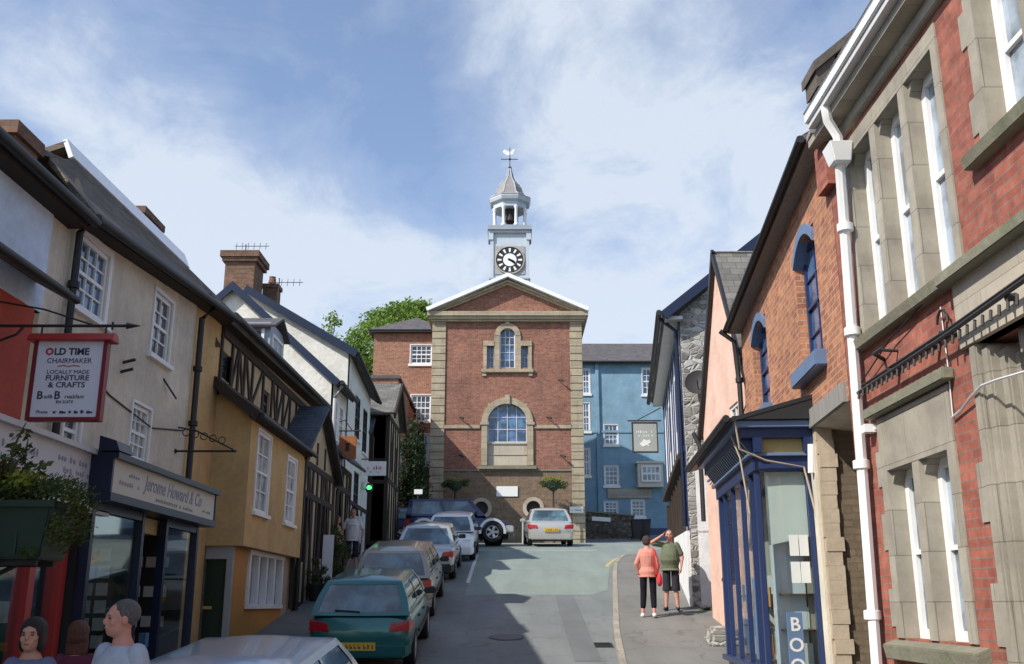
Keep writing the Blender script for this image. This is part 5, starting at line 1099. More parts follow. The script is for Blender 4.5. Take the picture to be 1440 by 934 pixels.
pipe('cable', [P(S0 - .24, 4.7, .82), P(S0 - .2, 4.35, .78), P(S0 - .1, 4.22, .5), P(S0 - .05, 4.14, .1), P(S0 - .1, 3.4, -.0)], .013, 'tan', B, 6)
pipe('cable', [P(S0 + .3, 4.6, .8), P(S0 + .25, 4.3, .72), P(S0 + .2, 3.6, .66), P(S0 + .3, 3.9, .64)], .012, 'tan', B, 6)
pipe('cable', [P(17.0, 4.6, .4), P(16.9, 4.0, .3), P(16.6, 3.7, .3), P(16.2, 3.75, .4)], .012, 'tan', B, 6)
pipe('downpipe', [P(12.2, 4.4, .03), P(12.2, 4.05, .05)], .045, 'white', B)

# ================================================================ pink cottage
F = FRt(4.15); P = F.P
B = thing('pink_cottage', 'pink rendered cottage with a mossy slate gable beyond the bookshop', 'building', (4.0, 19, gz(19)))
hs = [(18.0, 18.75, 5.35, 6.12), (18.9, 19.9, 3.0, 4.55)]
wall('wall', F, 17.02, 21.4, lambda s: gz(s) - .1, 6.2, 'pink', B, hs, depth=5)
M = MB(); M.poly([P(17.02, 6.2), P(21.4, 6.2), P(19.15, 9.3)]); M.build('gable_wall', 'pink', B)
window(F, *hs[0], B, 2, 3, dep=.08); window(F, *hs[1], B, 3, 3, fm='black', dep=.12, sill='black')
M = MB(); M.fbox(F, 17.0, 18.6, gz(17) + .0, gz(17) + .75, 0, .02); M.build('painted_base', 'bluegrey', B)
M = MB(); M.slab(P(19.15, 9.45, .05), P(19.15, 9.45, -5), P(16.8, 6.15, -5), P(16.8, 6.15, .05), .08); M.slab(P(19.15, 9.45, .05), P(19.15, 9.45, -5), P(21.6, 6.0, -5), P(21.6, 6.0, .05), .08); M.build('roof', 'slate_moss', B)
M = MB(); M.slab(P(19.15, 9.48, .10), P(19.15, 9.48, .04), P(21.65, 5.95, .04), P(21.65, 5.95, .10), .14); M.slab(P(19.15, 9.475, .096), P(19.15, 9.475, .044), P(16.8, 6.115, .044), P(16.8, 6.115, .096), .13); M.build('bargeboard', 'black', B)
pipe('drainpipe', [P(21.5, 6.1, .2), P(21.45, 5.8, .08), P(21.45, 4.2, .08)], .05, 'black', B)
M = MB(); M.fbox(F, 17.3, 21.2, 5.0, 5.04, 0, .015); M.build('string_line', 'bluegrey', B)
pipe('cable', [P(17.3, 5.9, .02), P(18.6, 5.2, .03), P(20.8, 4.9, .03)], .012, 'iron', B, 5)
B = thing('stone_step', 'rough grey stone block step against the foot of the pink cottage wall', 'step', (3.75, 18.6, gz(18.6)))
M = MB(); M.hexa([(3.45, 18.2, gz(18.2) + .1), (4.0, 18.2, gz(18.2) + .1), (4.0, 19.0, gz(19) + .1), (3.5, 19.0, gz(19) + .1), (3.5, 18.25, gz(18.2) + .42), (4.0, 18.25, gz(18.2) + .44), (4.0, 18.95, gz(19) + .35), (3.55, 18.95, gz(19) + .34)]); M.build('block', 'rubble', B, bevel=.04)

# ================================================================ rubble gabled timber house
K2 = .11; F = Fr(4.0 - K2 * 22.8, 0, K2, 1, -1, K2); L2 = math.hypot(K2, 1); P = lambda s, z, d=0: F.P(s * L2, z, d)
B = thing('timber_framed_inn', 'house with a rubble stone gable and white front striped with dark blue timbers', 'building', (4.3, 26, gz(26)))
Fg_ = FF(22.8)
M = MB(); M.prism([(4.0, 22.8, 2), (4.0, 22.8, 9.2), (6.9, 22.8, 11.6), (9.8, 22.8, 9.2), (9.8, 22.8, 2)], (0, .4, 0)); M.build('gable_wall', 'rubble', B)
wall('front_wall', Fr(F.o[0], 0, K2, 1, -1, K2), 22.82 * L2, 33.2 * L2, 5.95, 9.2, 'white_timber', B, [(25.5, 26.5, 6.9, 8.3), (29, 30.2, 6.9, 8.3)])
window(F, 25.5, 26.5, 6.9, 8.3, B, 2, 3, fm='navy_dark', dep=.05, sill=None); window(F, 29, 30.2, 6.9, 8.3, B, 2, 3, fm='navy_dark', dep=.05, sill=None)
M = MB()
for s_ in (22.95, 23.45, 24.1, 24.9, 25.45, 26.7, 27.6, 28.9, 30.4, 31.5, 33.1): M.fbox(F, s_ * L2 - .07, s_ * L2 + .07, 5.95, 9.0, 0, .03)
M.fbox(F, 22.82 * L2, 33.2 * L2, 5.9, 6.05, 0, .05); M.fbox(F, 22.82 * L2, 33.2 * L2, 8.85, 9.0, 0, .05); M.build('timber_frame', 'navy', B)
M = MB(); M.fbox(F, 22.82 * L2, 28.6 * L2, gz(23) - .2, 4.1, -.5, .07, .2); M.fbox(F, 22.82 * L2, 22.95 * L2, 4.05, 5.9, -.5, 0); M.build('lower_wall', 'white_timber', B)
M = MB(); M.fbox(F, 22.83 * L2, 22.93 * L2, gz(23) - .1, 5.95, 0, .03); M.build('corner_board', 'navy', B); M = MB(); M.fbox(F, 22.96 * L2, 33.0 * L2, 5.74, 5.88, -.1, .18); M.build('jetty_beam', 'blackbrown', B)
M = MB(); M.fbox(F, 24.0 * L2, 33.2 * L2, gz(26), 5.9, -.4, -.1)
for s_ in (24.05, 24.9, 25.8, 27.0, 28.2, 29.5, 31, 32.8): M.fbox(F, s_ * L2 - .06, s_ * L2 + .06, gz(s_), 5.6, -.1, .06)
M.fbox(F, 24.0 * L2, 33.0 * L2, gz(28), gz(28) + .7, -.1, .05); M.build('shopfront', 'blackbrown', B)
M = MB(); M.fbox(F, 22.95 * L2, 24.0 * L2, 4.06, 5.6, -.45, -.12); M.build('window_recess', 'glass_blue', B)
M = MB(); M.fbox(F, 24.1 * L2, 24.8 * L2, 3.4, 5.3, -.1, -.05); M.build('shop_window', 'glass', B)
M = MB(); M.fbox(F, 23.2 * L2, 23.75 * L2, 4.15, 5.0, -.10, -.06); M.build('notice', 'gold', B)
M = MB(); M.slab(P(22.55, 9.2, .42), P(33.5, 9.2, .42), P(33.5, 11.75, -2.9), P(22.55, 11.75, -2.9), .10); M.slab(P(22.55, 9.2, -6.2), P(33.5, 9.2, -6.2), P(33.5, 11.75, -2.9), P(22.55, 11.75, -2.9), .10); M.build('roof', 'slate', B)
M = MB(); M.slab(P(22.47, 9.16, .46), P(22.56, 9.16, .46), P(22.56, 11.78, -2.9), P(22.47, 11.78, -2.9), .22); M.build('bargeboard', 'navy_dark', B)
M = MB(); M.fbox(F, 22.6 * L2, 33.4 * L2, 9.0, 9.08, -.05, .36); M.build('soffit', 'white_dirty', B)
gutter(F, 22.5 * L2, 33.5 * L2, 9.15, 9.15, .5, .07, 'black', B)
pipe('downpipe', [P(22.9, 9.1, .46), P(22.95, 8.8, .10), P(22.98, 6.0, .08), P(22.98, 4.2, .08)], .05, 'navy_dark', B)
M = MB(); M.tube([(4.28, 22.78, 7.42), (4.28, 22.5, 7.46)], .02, 6); M.lathe((4.28, 22.5, 7.46), [(.0, -.02), (.2, 0), (.0, .03)], 4)
Bd = thing('satellite_dish', 'dark round satellite dish on the rubble stone gable', 'satellite dish', (4.3, 22.75, 7.45))
M = MB(); c = Vector((4.3, 22.5, 7.45)); ax = Vector((-.3, -1, .3)).normalized(); rr = [M.ring(c + ax * t, ax, r, 16) for r, t in ((.02, -.07), (.17, -.05), (.29, 0), (.31, .02), (.29, .01), (.15, -.035), (.02, -.05))]; M.loft(rr, 16); M.build('dish', 'iron', Bd, smooth=50)
M = MB(); M.tube([(4.3, 22.8, 7.45), c - ax * .05], .02, 6); M.tube([c - ax * .04 + Vector((0, 0, -.2)), c + ax * .22 + Vector((0, 0, -.05))], .012, 5); M.build('arm', 'iron', Bd)
# grass tuft strip + pub sign
Bp = thing('pub_sign', 'grey square hanging inn sign with pale lettering in front of the blue inn', 'hanging sign', (4.75, 33.6, 7.2))
z_ = 7.5
M = MB(); M.tube([(5.1, 33.6, 8.55), (3.95, 33.6, 8.55)], .025, 6); M.tube([(5.1, 33.6, 9.0), (4.3, 33.6, 8.58)], .018, 6); M.tube([(4.2, 33.6, 8.55), (4.2, 33.6, 8.45)], .012, 5); M.tube([(4.85, 33.6, 8.55), (4.85, 33.6, 8.45)], .012, 5); M.build('bracket', 'iron', Bp)
M = MB(); M.box(4.12, 4.92, 33.57, 33.63, 7.5, 8.45); pb = M.build('board', 'grey_sign', Bp); M = MB()
M.box(4.08, 4.96, 33.56, 33.64, 8.45, 8.5); M.box(4.08, 4.96, 33.56, 33.64, 7.45, 7.5); M.box(4.08, 4.12, 33.56, 33.64, 7.5, 8.45); M.box(4.92, 4.96, 33.56, 33.64, 7.5, 8.45); M.build('frame', 'blackbrown', Bp)
smudges(FF(33.57), 4.22, 4.8, 8.12, .10, .003, 'paper', Bp, 41); smudges(FF(33.57), 4.3, 4.75, 8.0, .07, .003, 'paper', Bp, 42)
M = MB(); M.prism([(4.52 + x, 33.566, 7.75 + z) for x, z in ((-.2, 0), (-.1, .08), (-.05, .16), (.05, .12), (.16, .15), (.2, .05), (.1, .0), (.14, -.1), (.05, -.04), (-.08, -.1))], (0, -.004, 0)); M.build('emblem', 'paper', Bp)
# ================================================================ hanging signs on the left
S = thing('chairmaker_sign', 'red framed pale blue hanging sign for a chairmaker on a long iron bracket', 'hanging sign', (-5.1, 9.6, 5.2))
M = MB(); M.box(-4.70, -4.05, 9.57, 9.63, 4.26, 5.02); bd = M.build('board', 'sign_white', S)
M = MB(); M.box(-4.74, -4.70, 9.55, 9.65, 4.22, 5.02); M.box(-4.05, -4.01, 9.55, 9.65, 4.22, 5.02); M.box(-4.70, -4.05, 9.55, 9.65, 4.22, 4.258); M.build('frame', 'darkred', S, bevel=.006)
M = MB(); M.prism([(-4.80, 9.50, 5.02), (-4.80, 9.70, 5.02), (-4.80, 9.66, 5.09), (-4.80, 9.60, 5.115), (-4.80, 9.54, 5.09)], (.85, 0, 0)); M.build('top_rail', 'red', S, bevel=.006)
M = MB(); M.tube([(-5.2, 9.6, 5.19), (-3.86, 9.6, 5.19)], .016, 6); M.tube([(-3.86, 9.6, 5.19), (-3.84, 9.6, 5.19), (-3.72, 9.6, 5.19)], [.035, .03, .004], 4); M.tube([(-4.0, 9.6, 5.15), (-4.0, 9.6, 5.23)], .012, 5)
M.tube([(-5.2, 9.6, 5.45), (-4.7, 9.6, 5.36), (-4.2, 9.6, 5.2)], .010, 5); M.tube([(-5.2, 9.6, 5.0), (-4.95, 9.6, 5.1), (-4.88, 9.6, 5.19)], .014, 5)
for x in (-4.7, -4.06): M.tube([(x, 9.6, 5.19), (x, 9.6, 5.09)], .010, 5)
M.build('bracket', 'iron', S)
Fx = FF(9.57); cx_ = -4.375
for (t, z, sz, mt, sx, bo) in ((' LD TIME', 4.885, .095, 'ink', 1.0, .003), ('CHAIRMAKER', 4.80, .072, 'ink', 1.0, 0), ('LOCALLY MADE', 4.69, .058, 'ink', 1.0, 0), ('FURNITURE', 4.625, .075, 'ink', 1.1, .001), ('& CRAFTS', 4.555, .075, 'ink', 1.1, .001), ('EN SUITE', 4.395, .042, 'ink', 1, 0)):
    text(t, Fx, cx_, z, sz, .003, mt, bd, 1, sx, bo)
text('O', Fx, cx_ - .205, 4.885, .095, .006, 'ink_red', bd, 1, 1, .004)
text('B', Fx, cx_ - .25, 4.44, .11, .003, 'ink', bd, 1, 1, .002); text('ed&', Fx, cx_ - .165, 4.445, .055, .003, 'ink', bd, 1, 1); text('B', Fx, cx_ - .08, 4.44, .11, .003, 'ink', bd, 1, 1, .002); text('reakfast', Fx, cx_ + .09, 4.445, .055, .003, 'ink', bd, 1, 1.1)
text('Phone', Fx, cx_ - .21, 4.295, .045, .003, 'ink', bd, 1, 1); smudges(Fx, cx_ - .1, cx_ + .25, 4.295, .035, .003, 'ink', bd, 71)
M = MB(); M.tube([(cx_ - .11, 9.567, 4.765), (cx_ - .05, 9.567, 4.775), (cx_, 9.567, 4.765), (cx_ + .05, 9.567, 4.775), (cx_ + .11, 9.567, 4.765)], .005, 5); M.build('flourish', 'ink_red', bd)

S = thing('hanging_sign', 'orange brown wooden hanging sign over the pavement by the timbered shops', 'hanging sign', (-4.7, 27.2, 7)); yy = 27.1
M = MB(); M.box(-4.73, -4.26, yy - .03, yy + .03, 6.32, 6.95); bd = M.build('board', 'rust_sign', S, bevel=.01)
M = MB(); M.tube([(-4.75, yy, 7.1), (-4.15, yy, 7.1)], .022, 6); M.tube([(-4.75, yy, 7.35), (-4.6, yy, 7.4), (-4.4, yy, 7.12)], .016, 6); M.tube([(-4.7, yy, 7.1), (-4.7, yy, 6.95)], .012, 5); M.tube([(-4.3, yy, 7.1), (-4.3, yy, 6.95)], .012, 5); M.build('bracket', 'iron', S)
M = MB(); M.prism([(-4.5 + math.cos(t) * r, yy - .032, 6.65 + math.sin(t) * r * 1.5) for t, r in ((0, .05), (.8, .11), (1.6, .07), (2.4, .10), (3.1, .04), (4, .10), (4.7, .08), (5.5, .09))], (0, -.003, 0)); M.build('emblem', 'blackbrown', bd)
S = thing('shop_sign', 'white rectangular projecting sign with faded red writing farther up the left side', 'hanging sign', (-4.9, 33, 7))
M = MB(); M.box(-4.92, -4.17, 32.97, 33.03, 6.60, 7.08); bd = M.build('board', 'white', S, bevel=.01); smudges(FF(32.97), -4.78, -4.3, 6.80, .12, .003, 'ink_red', bd, 51); smudges(FF(32.97), -4.7, -4.4, 6.70, .05, .003, 'ink_grey', bd, 52)
M = MB(); M.tube([(-5.0, 33, 7.15), (-4.15, 33, 7.15)], .02, 6); M.tube([(-4.85, 33, 7.15), (-4.85, 33, 7.08)], .01, 5); M.tube([(-4.25, 33, 7.15), (-4.25, 33, 7.08)], .01, 5); M.build('bracket', 'iron', S)
S = thing('green_lamp', 'small lit green lamp on a white lantern bracket below the white projecting sign', 'lamp', (-5, 33.2, 6.2))
M = MB(); M.tube([(-5.0, 33.2, 6.35), (-4.8, 33.2, 6.42), (-4.62, 33.2, 6.3)], .02, 6); M.lathe((-5.0 + .12, 33.2, 6.15), [(.03, 0), (.08, .05), (.1, .25), (.02, .36)], 8); M.build('bracket', 'white', S)
M = MB(); M.ball((-4.72, 33.1, 6.22), .085, .06, .085); M.build('lamp', 'green_light', S, smooth=60)
M = MB(); M.lathe((-4.72, 33.18, 6.08), [(.10, 0), (.12, .05), (.12, .2), (.04, .3)], 10); M.build('housing', 'iron', S)
S = thing('notice_board', 'pale blue white notice board standing on the pavement behind the man in the white t-shirt', 'sign board', (-4.75, 31, gz(31)))
z0 = gz(31) + .12
M = MB(); M.box(-5.0, -4.55, 30.98, 31.02, z0 + .55, z0 + 1.35); bd = M.build('board', 'sign_white', S, bevel=.01); M = MB(); M.box(-4.99, -4.95, 30.98, 31.02, z0, z0 + .55); M.box(-4.6, -4.56, 30.98, 31.02, z0, z0 + .55); M.build('leg', 'white_dirty', S)
smudges(FF(30.98), -4.93, -4.62, z0 + 1.15, .08, .003, 'ink_grey', bd, 61); smudges(FF(30.98), -4.93, -4.62, z0 + 1.0, .05, .003, 'ink_grey', bd, 62)
S = thing('display_board', 'tall narrow white board leaning by the dark timbered shop doorway', 'sign board', (-4.6, 25, gz(25))); z0 = gz(25) + .12
M = MB(); M.hexa([(-4.66, 25.0, z0 + .3), (-4.40, 25.0, z0 + .3), (-4.40, 25.04, z0 + .3), (-4.66, 25.04, z0 + .3), (-4.66, 25.06, z0 + 1.35), (-4.40, 25.06, z0 + 1.35), (-4.40, 25.1, z0 + 1.35), (-4.66, 25.1, z0 + 1.35)]); M.build('board', 'white', S); M = MB(); M.tube([(-4.63, 25.02, z0), (-4.63, 25.02, z0 + .35)], .02); M.tube([(-4.43, 25.02, z0), (-4.43, 25.02, z0 + .35)], .02); M.build('leg', 'black', S)
S = thing('lane_sign', 'small white sign on a thin post among the dark shrubs left of the town hall', 'sign', (-3.95, 42, gz(42)))
M = MB(); M.box(-4.1, -3.75, 41.98, 42.0, 6.95, 7.15); M.build('plate', 'white', S); M = MB(); M.tube([(-3.93, 42.02, gz(42)), (-3.93, 42.02, 7.15)], .025, 6); M.build('post', 'iron', S)
S = thing('bollard', 'thin grey post standing between the navy off-road car and the silver saloon', 'post', (.48, 44, gz(44)))
M = MB(); M.lathe((.48, 44, gz(44)), [(.06, 0), (.05, .05), (.045, .95), (.06, 1.0), (.02, 1.08)], 10); M.build('post', 'grey_sign', S)

# ================================================================ vegetation
def leaves(M, c, r, n, size, q, flat=.0):
    for _ in range(n):
        while True:
            v = Vector((q.uniform(-1, 1), q.uniform(-1, 1), q.uniform(-1, 1)))
            if v.length < 1: break
        v = v * (.55 + .45 * q.random()) if q.random() < .6 else v
        p = Vector(c) + Vector((v.x * r[0], v.y * r[1], v.z * r[2])); s_ = size * q.uniform(.6, 1.3)
        a = Vector((q.gauss(0, 1), q.gauss(0, 1), q.gauss(0, 1))).normalized(); b = a.orthogonal().normalized(); d = a.cross(b)
        M.poly([p - b * s_ * .5, p + d * s_ * .3, p + b * s_ * .6, p - d * s_ * .3])
def build_leaves(M, name, mat, par):
    me = bpy.data.meshes.new(name); o_ = off_of(par); me.from_pydata([tuple(p - o_) for p in M.v], [], M.f)
    o = bpy.data.objects.new(name, me); col.objects.link(o); me.materials.append(m[mat]); o.parent = par; OFF[o.name] = o_; return o
T = thing('tree', 'broad fresh green tree rising behind the brick house and white gables', 'tree', (-8.8, 72, 8))
q = random.Random(12); bx = -7.4
M = MB(); M.tube([(bx, 72, 7.5), (bx + .1, 72, 11), (bx - .1, 72, 14.5)], [.55, .42, .36], 10)
tips = []
for k in range(34):
    a = q.uniform(0, 6.28); el = q.uniform(.5, 1.4); L = q.uniform(5.5, 9.5); st = Vector((bx, 72, q.uniform(12.0, 15)))
    d = Vector((math.cos(a) * math.cos(el), math.sin(a) * math.cos(el), math.sin(el)))
    p1 = st + d * L * .35 + Vector((0, 0, .3)); p2 = st + d * L * .7 + Vector((q.uniform(-.4, .4), q.uniform(-.4, .4), .8)); p3 = st + d * L + Vector((q.uniform(-.5, .5), 0, .9))
    p3.z = min(p3.z, 23.6); p2.z = min(p2.z, 22)
    M.tube([st, p1, p2, p3], [.16, .11, .07, .02], 5); tips += [p1, p2, p3]
    for j in range(4):
        s0_ = p1.lerp(p3, q.random()); e0 = s0_ + Vector((q.uniform(-1.4, 1.4), q.uniform(-1.4, 1.4), q.uniform(.2, 1.6))); M.tube([s0_, e0], [.045, .012], 4); tips.append(e0)
M.build('trunk', 'bark', T, smooth=60)
M = MB()
for p in tips:
    k_ = q.uniform(.55, 1.15)
    leaves(M, p, (k_, k_, k_ * .8), 75, .24, q)
for k in range(110):
    a = q.uniform(0, 6.28); rr = q.uniform(.2, .85); el = q.uniform(-.3, 1.4); p = (bx + math.cos(a) * math.cos(el) * 4.9 * rr, 72 + math.sin(a) * math.cos(el) * 4.5 * rr, 19.3 + math.sin(el) * 4.8 * rr); leaves(M, p, (.8, .8, .6), 50, .2, q)
for k in range(230):     # outer shell clumps, flattened dome
    a = q.uniform(0, 6.28); el = q.uniform(-.35, 1.5); rr = q.uniform(.82, 1.0)
    p = (bx + math.cos(a) * math.cos(el) * 5.0 * rr, 72 + math.sin(a) * math.cos(el) * 4.5 * rr, 19.3 + math.sin(el) * 5.0 * rr); k_ = q.uniform(.5, 1.0)
    leaves(M, p, (k_ * 1.2, k_, k_ * .7), 100, .22, q)
build_leaves(M, 'crown', 'leaf_tree', T)
def shrub(name, label, c, r, n, size, mat, seed, z0, cat='shrub', group=None):
    T = thing(name, label, cat, (c[0], c[1], z0), group=group); q = random.Random(seed); M = MB()
    for k in range(6):
        a = q.uniform(0, 6.28); M.tube([(c[0], c[1], z0), (c[0] + math.cos(a) * r[0] * .3, c[1] + math.sin(a) * r[1] * .3, z0 + (c[2] - z0) * .7), (c[0] + math.cos(a) * r[0] * .6, c[1] + math.sin(a) * r[1] * .6, c[2] + r[2] * .4)], [.06, .04, .015], 5)
    M.build('stem', 'bark', T)
    M = MB()
    for k in range(n // 60):
        v = Vector((q.gauss(0, .45), q.gauss(0, .45), q.gauss(0, .45))); 
        if v.length > 1: v.normalize()
        p = (c[0] + v.x * r[0], c[1] + v.y * r[1], c[2] + v.z * r[2]); k_ = q.uniform(.2, .42)
        leaves(M, p, (r[0] * k_, r[1] * k_, r[2] * k_ * .7), 60, size, q)
    build_leaves(M, 'foliage', mat, T)
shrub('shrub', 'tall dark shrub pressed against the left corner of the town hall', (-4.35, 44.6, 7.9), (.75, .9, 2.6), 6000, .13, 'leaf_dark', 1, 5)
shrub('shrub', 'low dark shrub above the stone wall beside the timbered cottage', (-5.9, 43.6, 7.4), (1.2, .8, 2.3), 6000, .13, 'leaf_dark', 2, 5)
shrub('climbing_plant', 'leafy climber in front of the timbered shop door near the man in the white t-shirt', (-4.55, 26.3, gz(26) + 1.0), (.35, .5, .9), 1500, .07, 'leaf_mid', 3, gz(26) + .1, 'plant')
shrub('pot_plant', 'small bushy pot plant by the dark shop doorway beyond the yellow house', (-4.5, 23.6, gz(23.6) + .75), (.25, .3, .35), 900, .05, 'leaf_mid', 4, gz(23.6) + .3, 'plant')
M = MB(); Pp = thing('plant_pot', 'dark round plant pot by the doorway beyond the yellow house', 'pot', (-4.5, 23.6, gz(23.6) + .12)); M.lathe((-4.5, 23.6, gz(23.6) + .12), [(.14, 0), (.2, .32), (.22, .33), (.22, .38), (.18, .38), (.17, .3)], 14); M.build('pot', 'black', Pp, smooth=40)
for k, (x, mt, lb) in enumerate(((-2.72, 'leaf_mid', 'flower basket on a post in the shade at the left front of the town hall'), (1.98, 'leaf_yellow', 'sunlit yellow flower basket on a post at the right front of the town hall'))):
    y = 48.0; T = thing('flower_basket', lb, 'planter', (x, y, gz(y)), group='flower baskets on posts before the town hall'); q = random.Random(20 + k)
    M = MB(); M.lathe((x, y, gz(y)), [(.07, 0), (.05, .1), (.04, 2.6), (.03, 2.7)], 8); M.build('post', 'iron', T)
    M = MB(); M.lathe((x, y, gz(y) + 2.45), [(.1, 0), (.32, .15), (.42, .35), (.4, .36)], 14); M.build('basket', 'trough', T)
    M = MB(); [leaves(M, (x + q.uniform(-.55, .55), y + q.uniform(-.35, .35), gz(y) + 2.72 + q.uniform(-.08, .22)), (.22, .2, .13), 90, .07, q) for _ in range(18)]; build_leaves(M, 'foliage', 'leaf_mid', T)
    M = MB(); [leaves(M, (x + q.uniform(-.4, .5), y - q.uniform(0, .3), gz(y) + 2.95 + q.uniform(-.06, .12)), (.13, .13, .09), 40 if k else 8, .07, q) for _ in range(9)]; build_leaves(M, 'flowers', 'leaf_yellow', T)
# trough
T = thing('flower_trough', 'dark green trough of trailing flowers hung on the red shop wall at the left edge', 'planter', (-5.1, 8.7, 3.0)); q = random.Random(33)
y0, y1 = 8.35, 8.95
M = MB(); M.hexa([(-5.15, y0 + .06, 2.86), (-3.90, y0 + .06, 2.86), (-3.90, y1 - .06, 2.86), (-5.15, y1 - .06, 2.86), (-5.2, y0, 3.30), (-3.82, y0, 3.30), (-3.82, y1, 3.30), (-5.2, y1, 3.30)]); M.build('box', 'trough', T, bevel=.015)
M = MB(); M.box(-5.22, -3.79, y0 - .03, y0 + .02, 3.28, 3.335); M.box(-5.22, -3.79, y1 - .02, y1 + .03, 3.28, 3.335); M.box(-3.84, -3.79, y0, y1, 3.28, 3.335)
for x in fr(-4.9, -4.1, 5): M.box(x - .012, x + .012, y0 - .006 + .03, y0 + .045, 2.9, 3.28)
M.build('rim', 'trough', T)
M = MB(); M.box(-5.2, -3.95, y0 + .12, y0 + .16, 2.81, 2.855); M.box(-5.2, -3.95, y1 - .16, y1 - .12, 2.81, 2.855); M.tube([(-5.2, y0 + .3, 2.3), (-4.2, y0 + .3, 2.82)], .02); M.build('bracket', 'iron', T)
M = MB(); q2 = q
for k in range(16): leaves(M, (q.uniform(-5.1, -3.85), q.uniform(y0, y1), 3.38 + q.uniform(-.02, .14)), (.2, .2, .12), 230, .034, q)
for k in range(9): leaves(M, (q.uniform(-3.85, -3.62), q.uniform(y0, y1), q.uniform(2.95, 3.42)), (.10, .16, .14), 170, .032, q)
for k in range(4): leaves(M, (q.uniform(-4.3, -3.9), y0 - .03, q.uniform(2.86, 2.95)), (.07, .04, .06), 20, .04, q)
build_leaves(M, 'foliage', 'leaf_mid', T)
M = MB()
for k in range(5): leaves(M, (q.uniform(-4.6, -4.1), q.uniform(y0, y1), 3.52), (.14, .14, .10), 90, .045, q)
build_leaves(M, 'flowers', 'leaf_yellow', T)
M = MB()
for k in range(6): leaves(M, (q.uniform(-4.75, -4.3), q.uniform(y0, y1), 3.60), (.14, .14, .12), 80, .05, q)
build_leaves(M, 'flowers', 'leaf_rust', T)
M = MB(); St = MB()
for (x, h, l_) in ((-4.32, .72, .10), (-4.25, .62, -.06), (-4.5, .5, -.1), (-4.18, .40, .1), (-4.4, .6, .03)):
    y = q.uniform(y0 + .1, y1 - .1); pts = [Vector((x + l_ * (t ** 1.6) + .02 * math.sin(t * 7), y, 3.3 + h * t)) for t in fr(0, 1, 6)]; St.tube(pts, [.010] * 6 + [.004], 5)
    for j in range(70):
        t = q.uniform(.15, 1); c = pts[min(int(t * 6), 6)] + Vector((q.uniform(-.07, .07), q.uniform(-.06, .06), q.uniform(-.05, .05))); leaves(M, c, (.02, .02, .02), 1, .065, q)
build_leaves(M, 'foliage', 'leaf_mid', T); St.build('stem', 'bark', T)
# weeds along the stone house
shrub('weeds', 'green tuft of weeds at the foot of the rubble stone gable', (4.3, 22.4, gz(22.4) + .15), (.4, .2, .12), 420, .05, 'leaf_mid', 9, gz(22.4) + .1, 'plant')

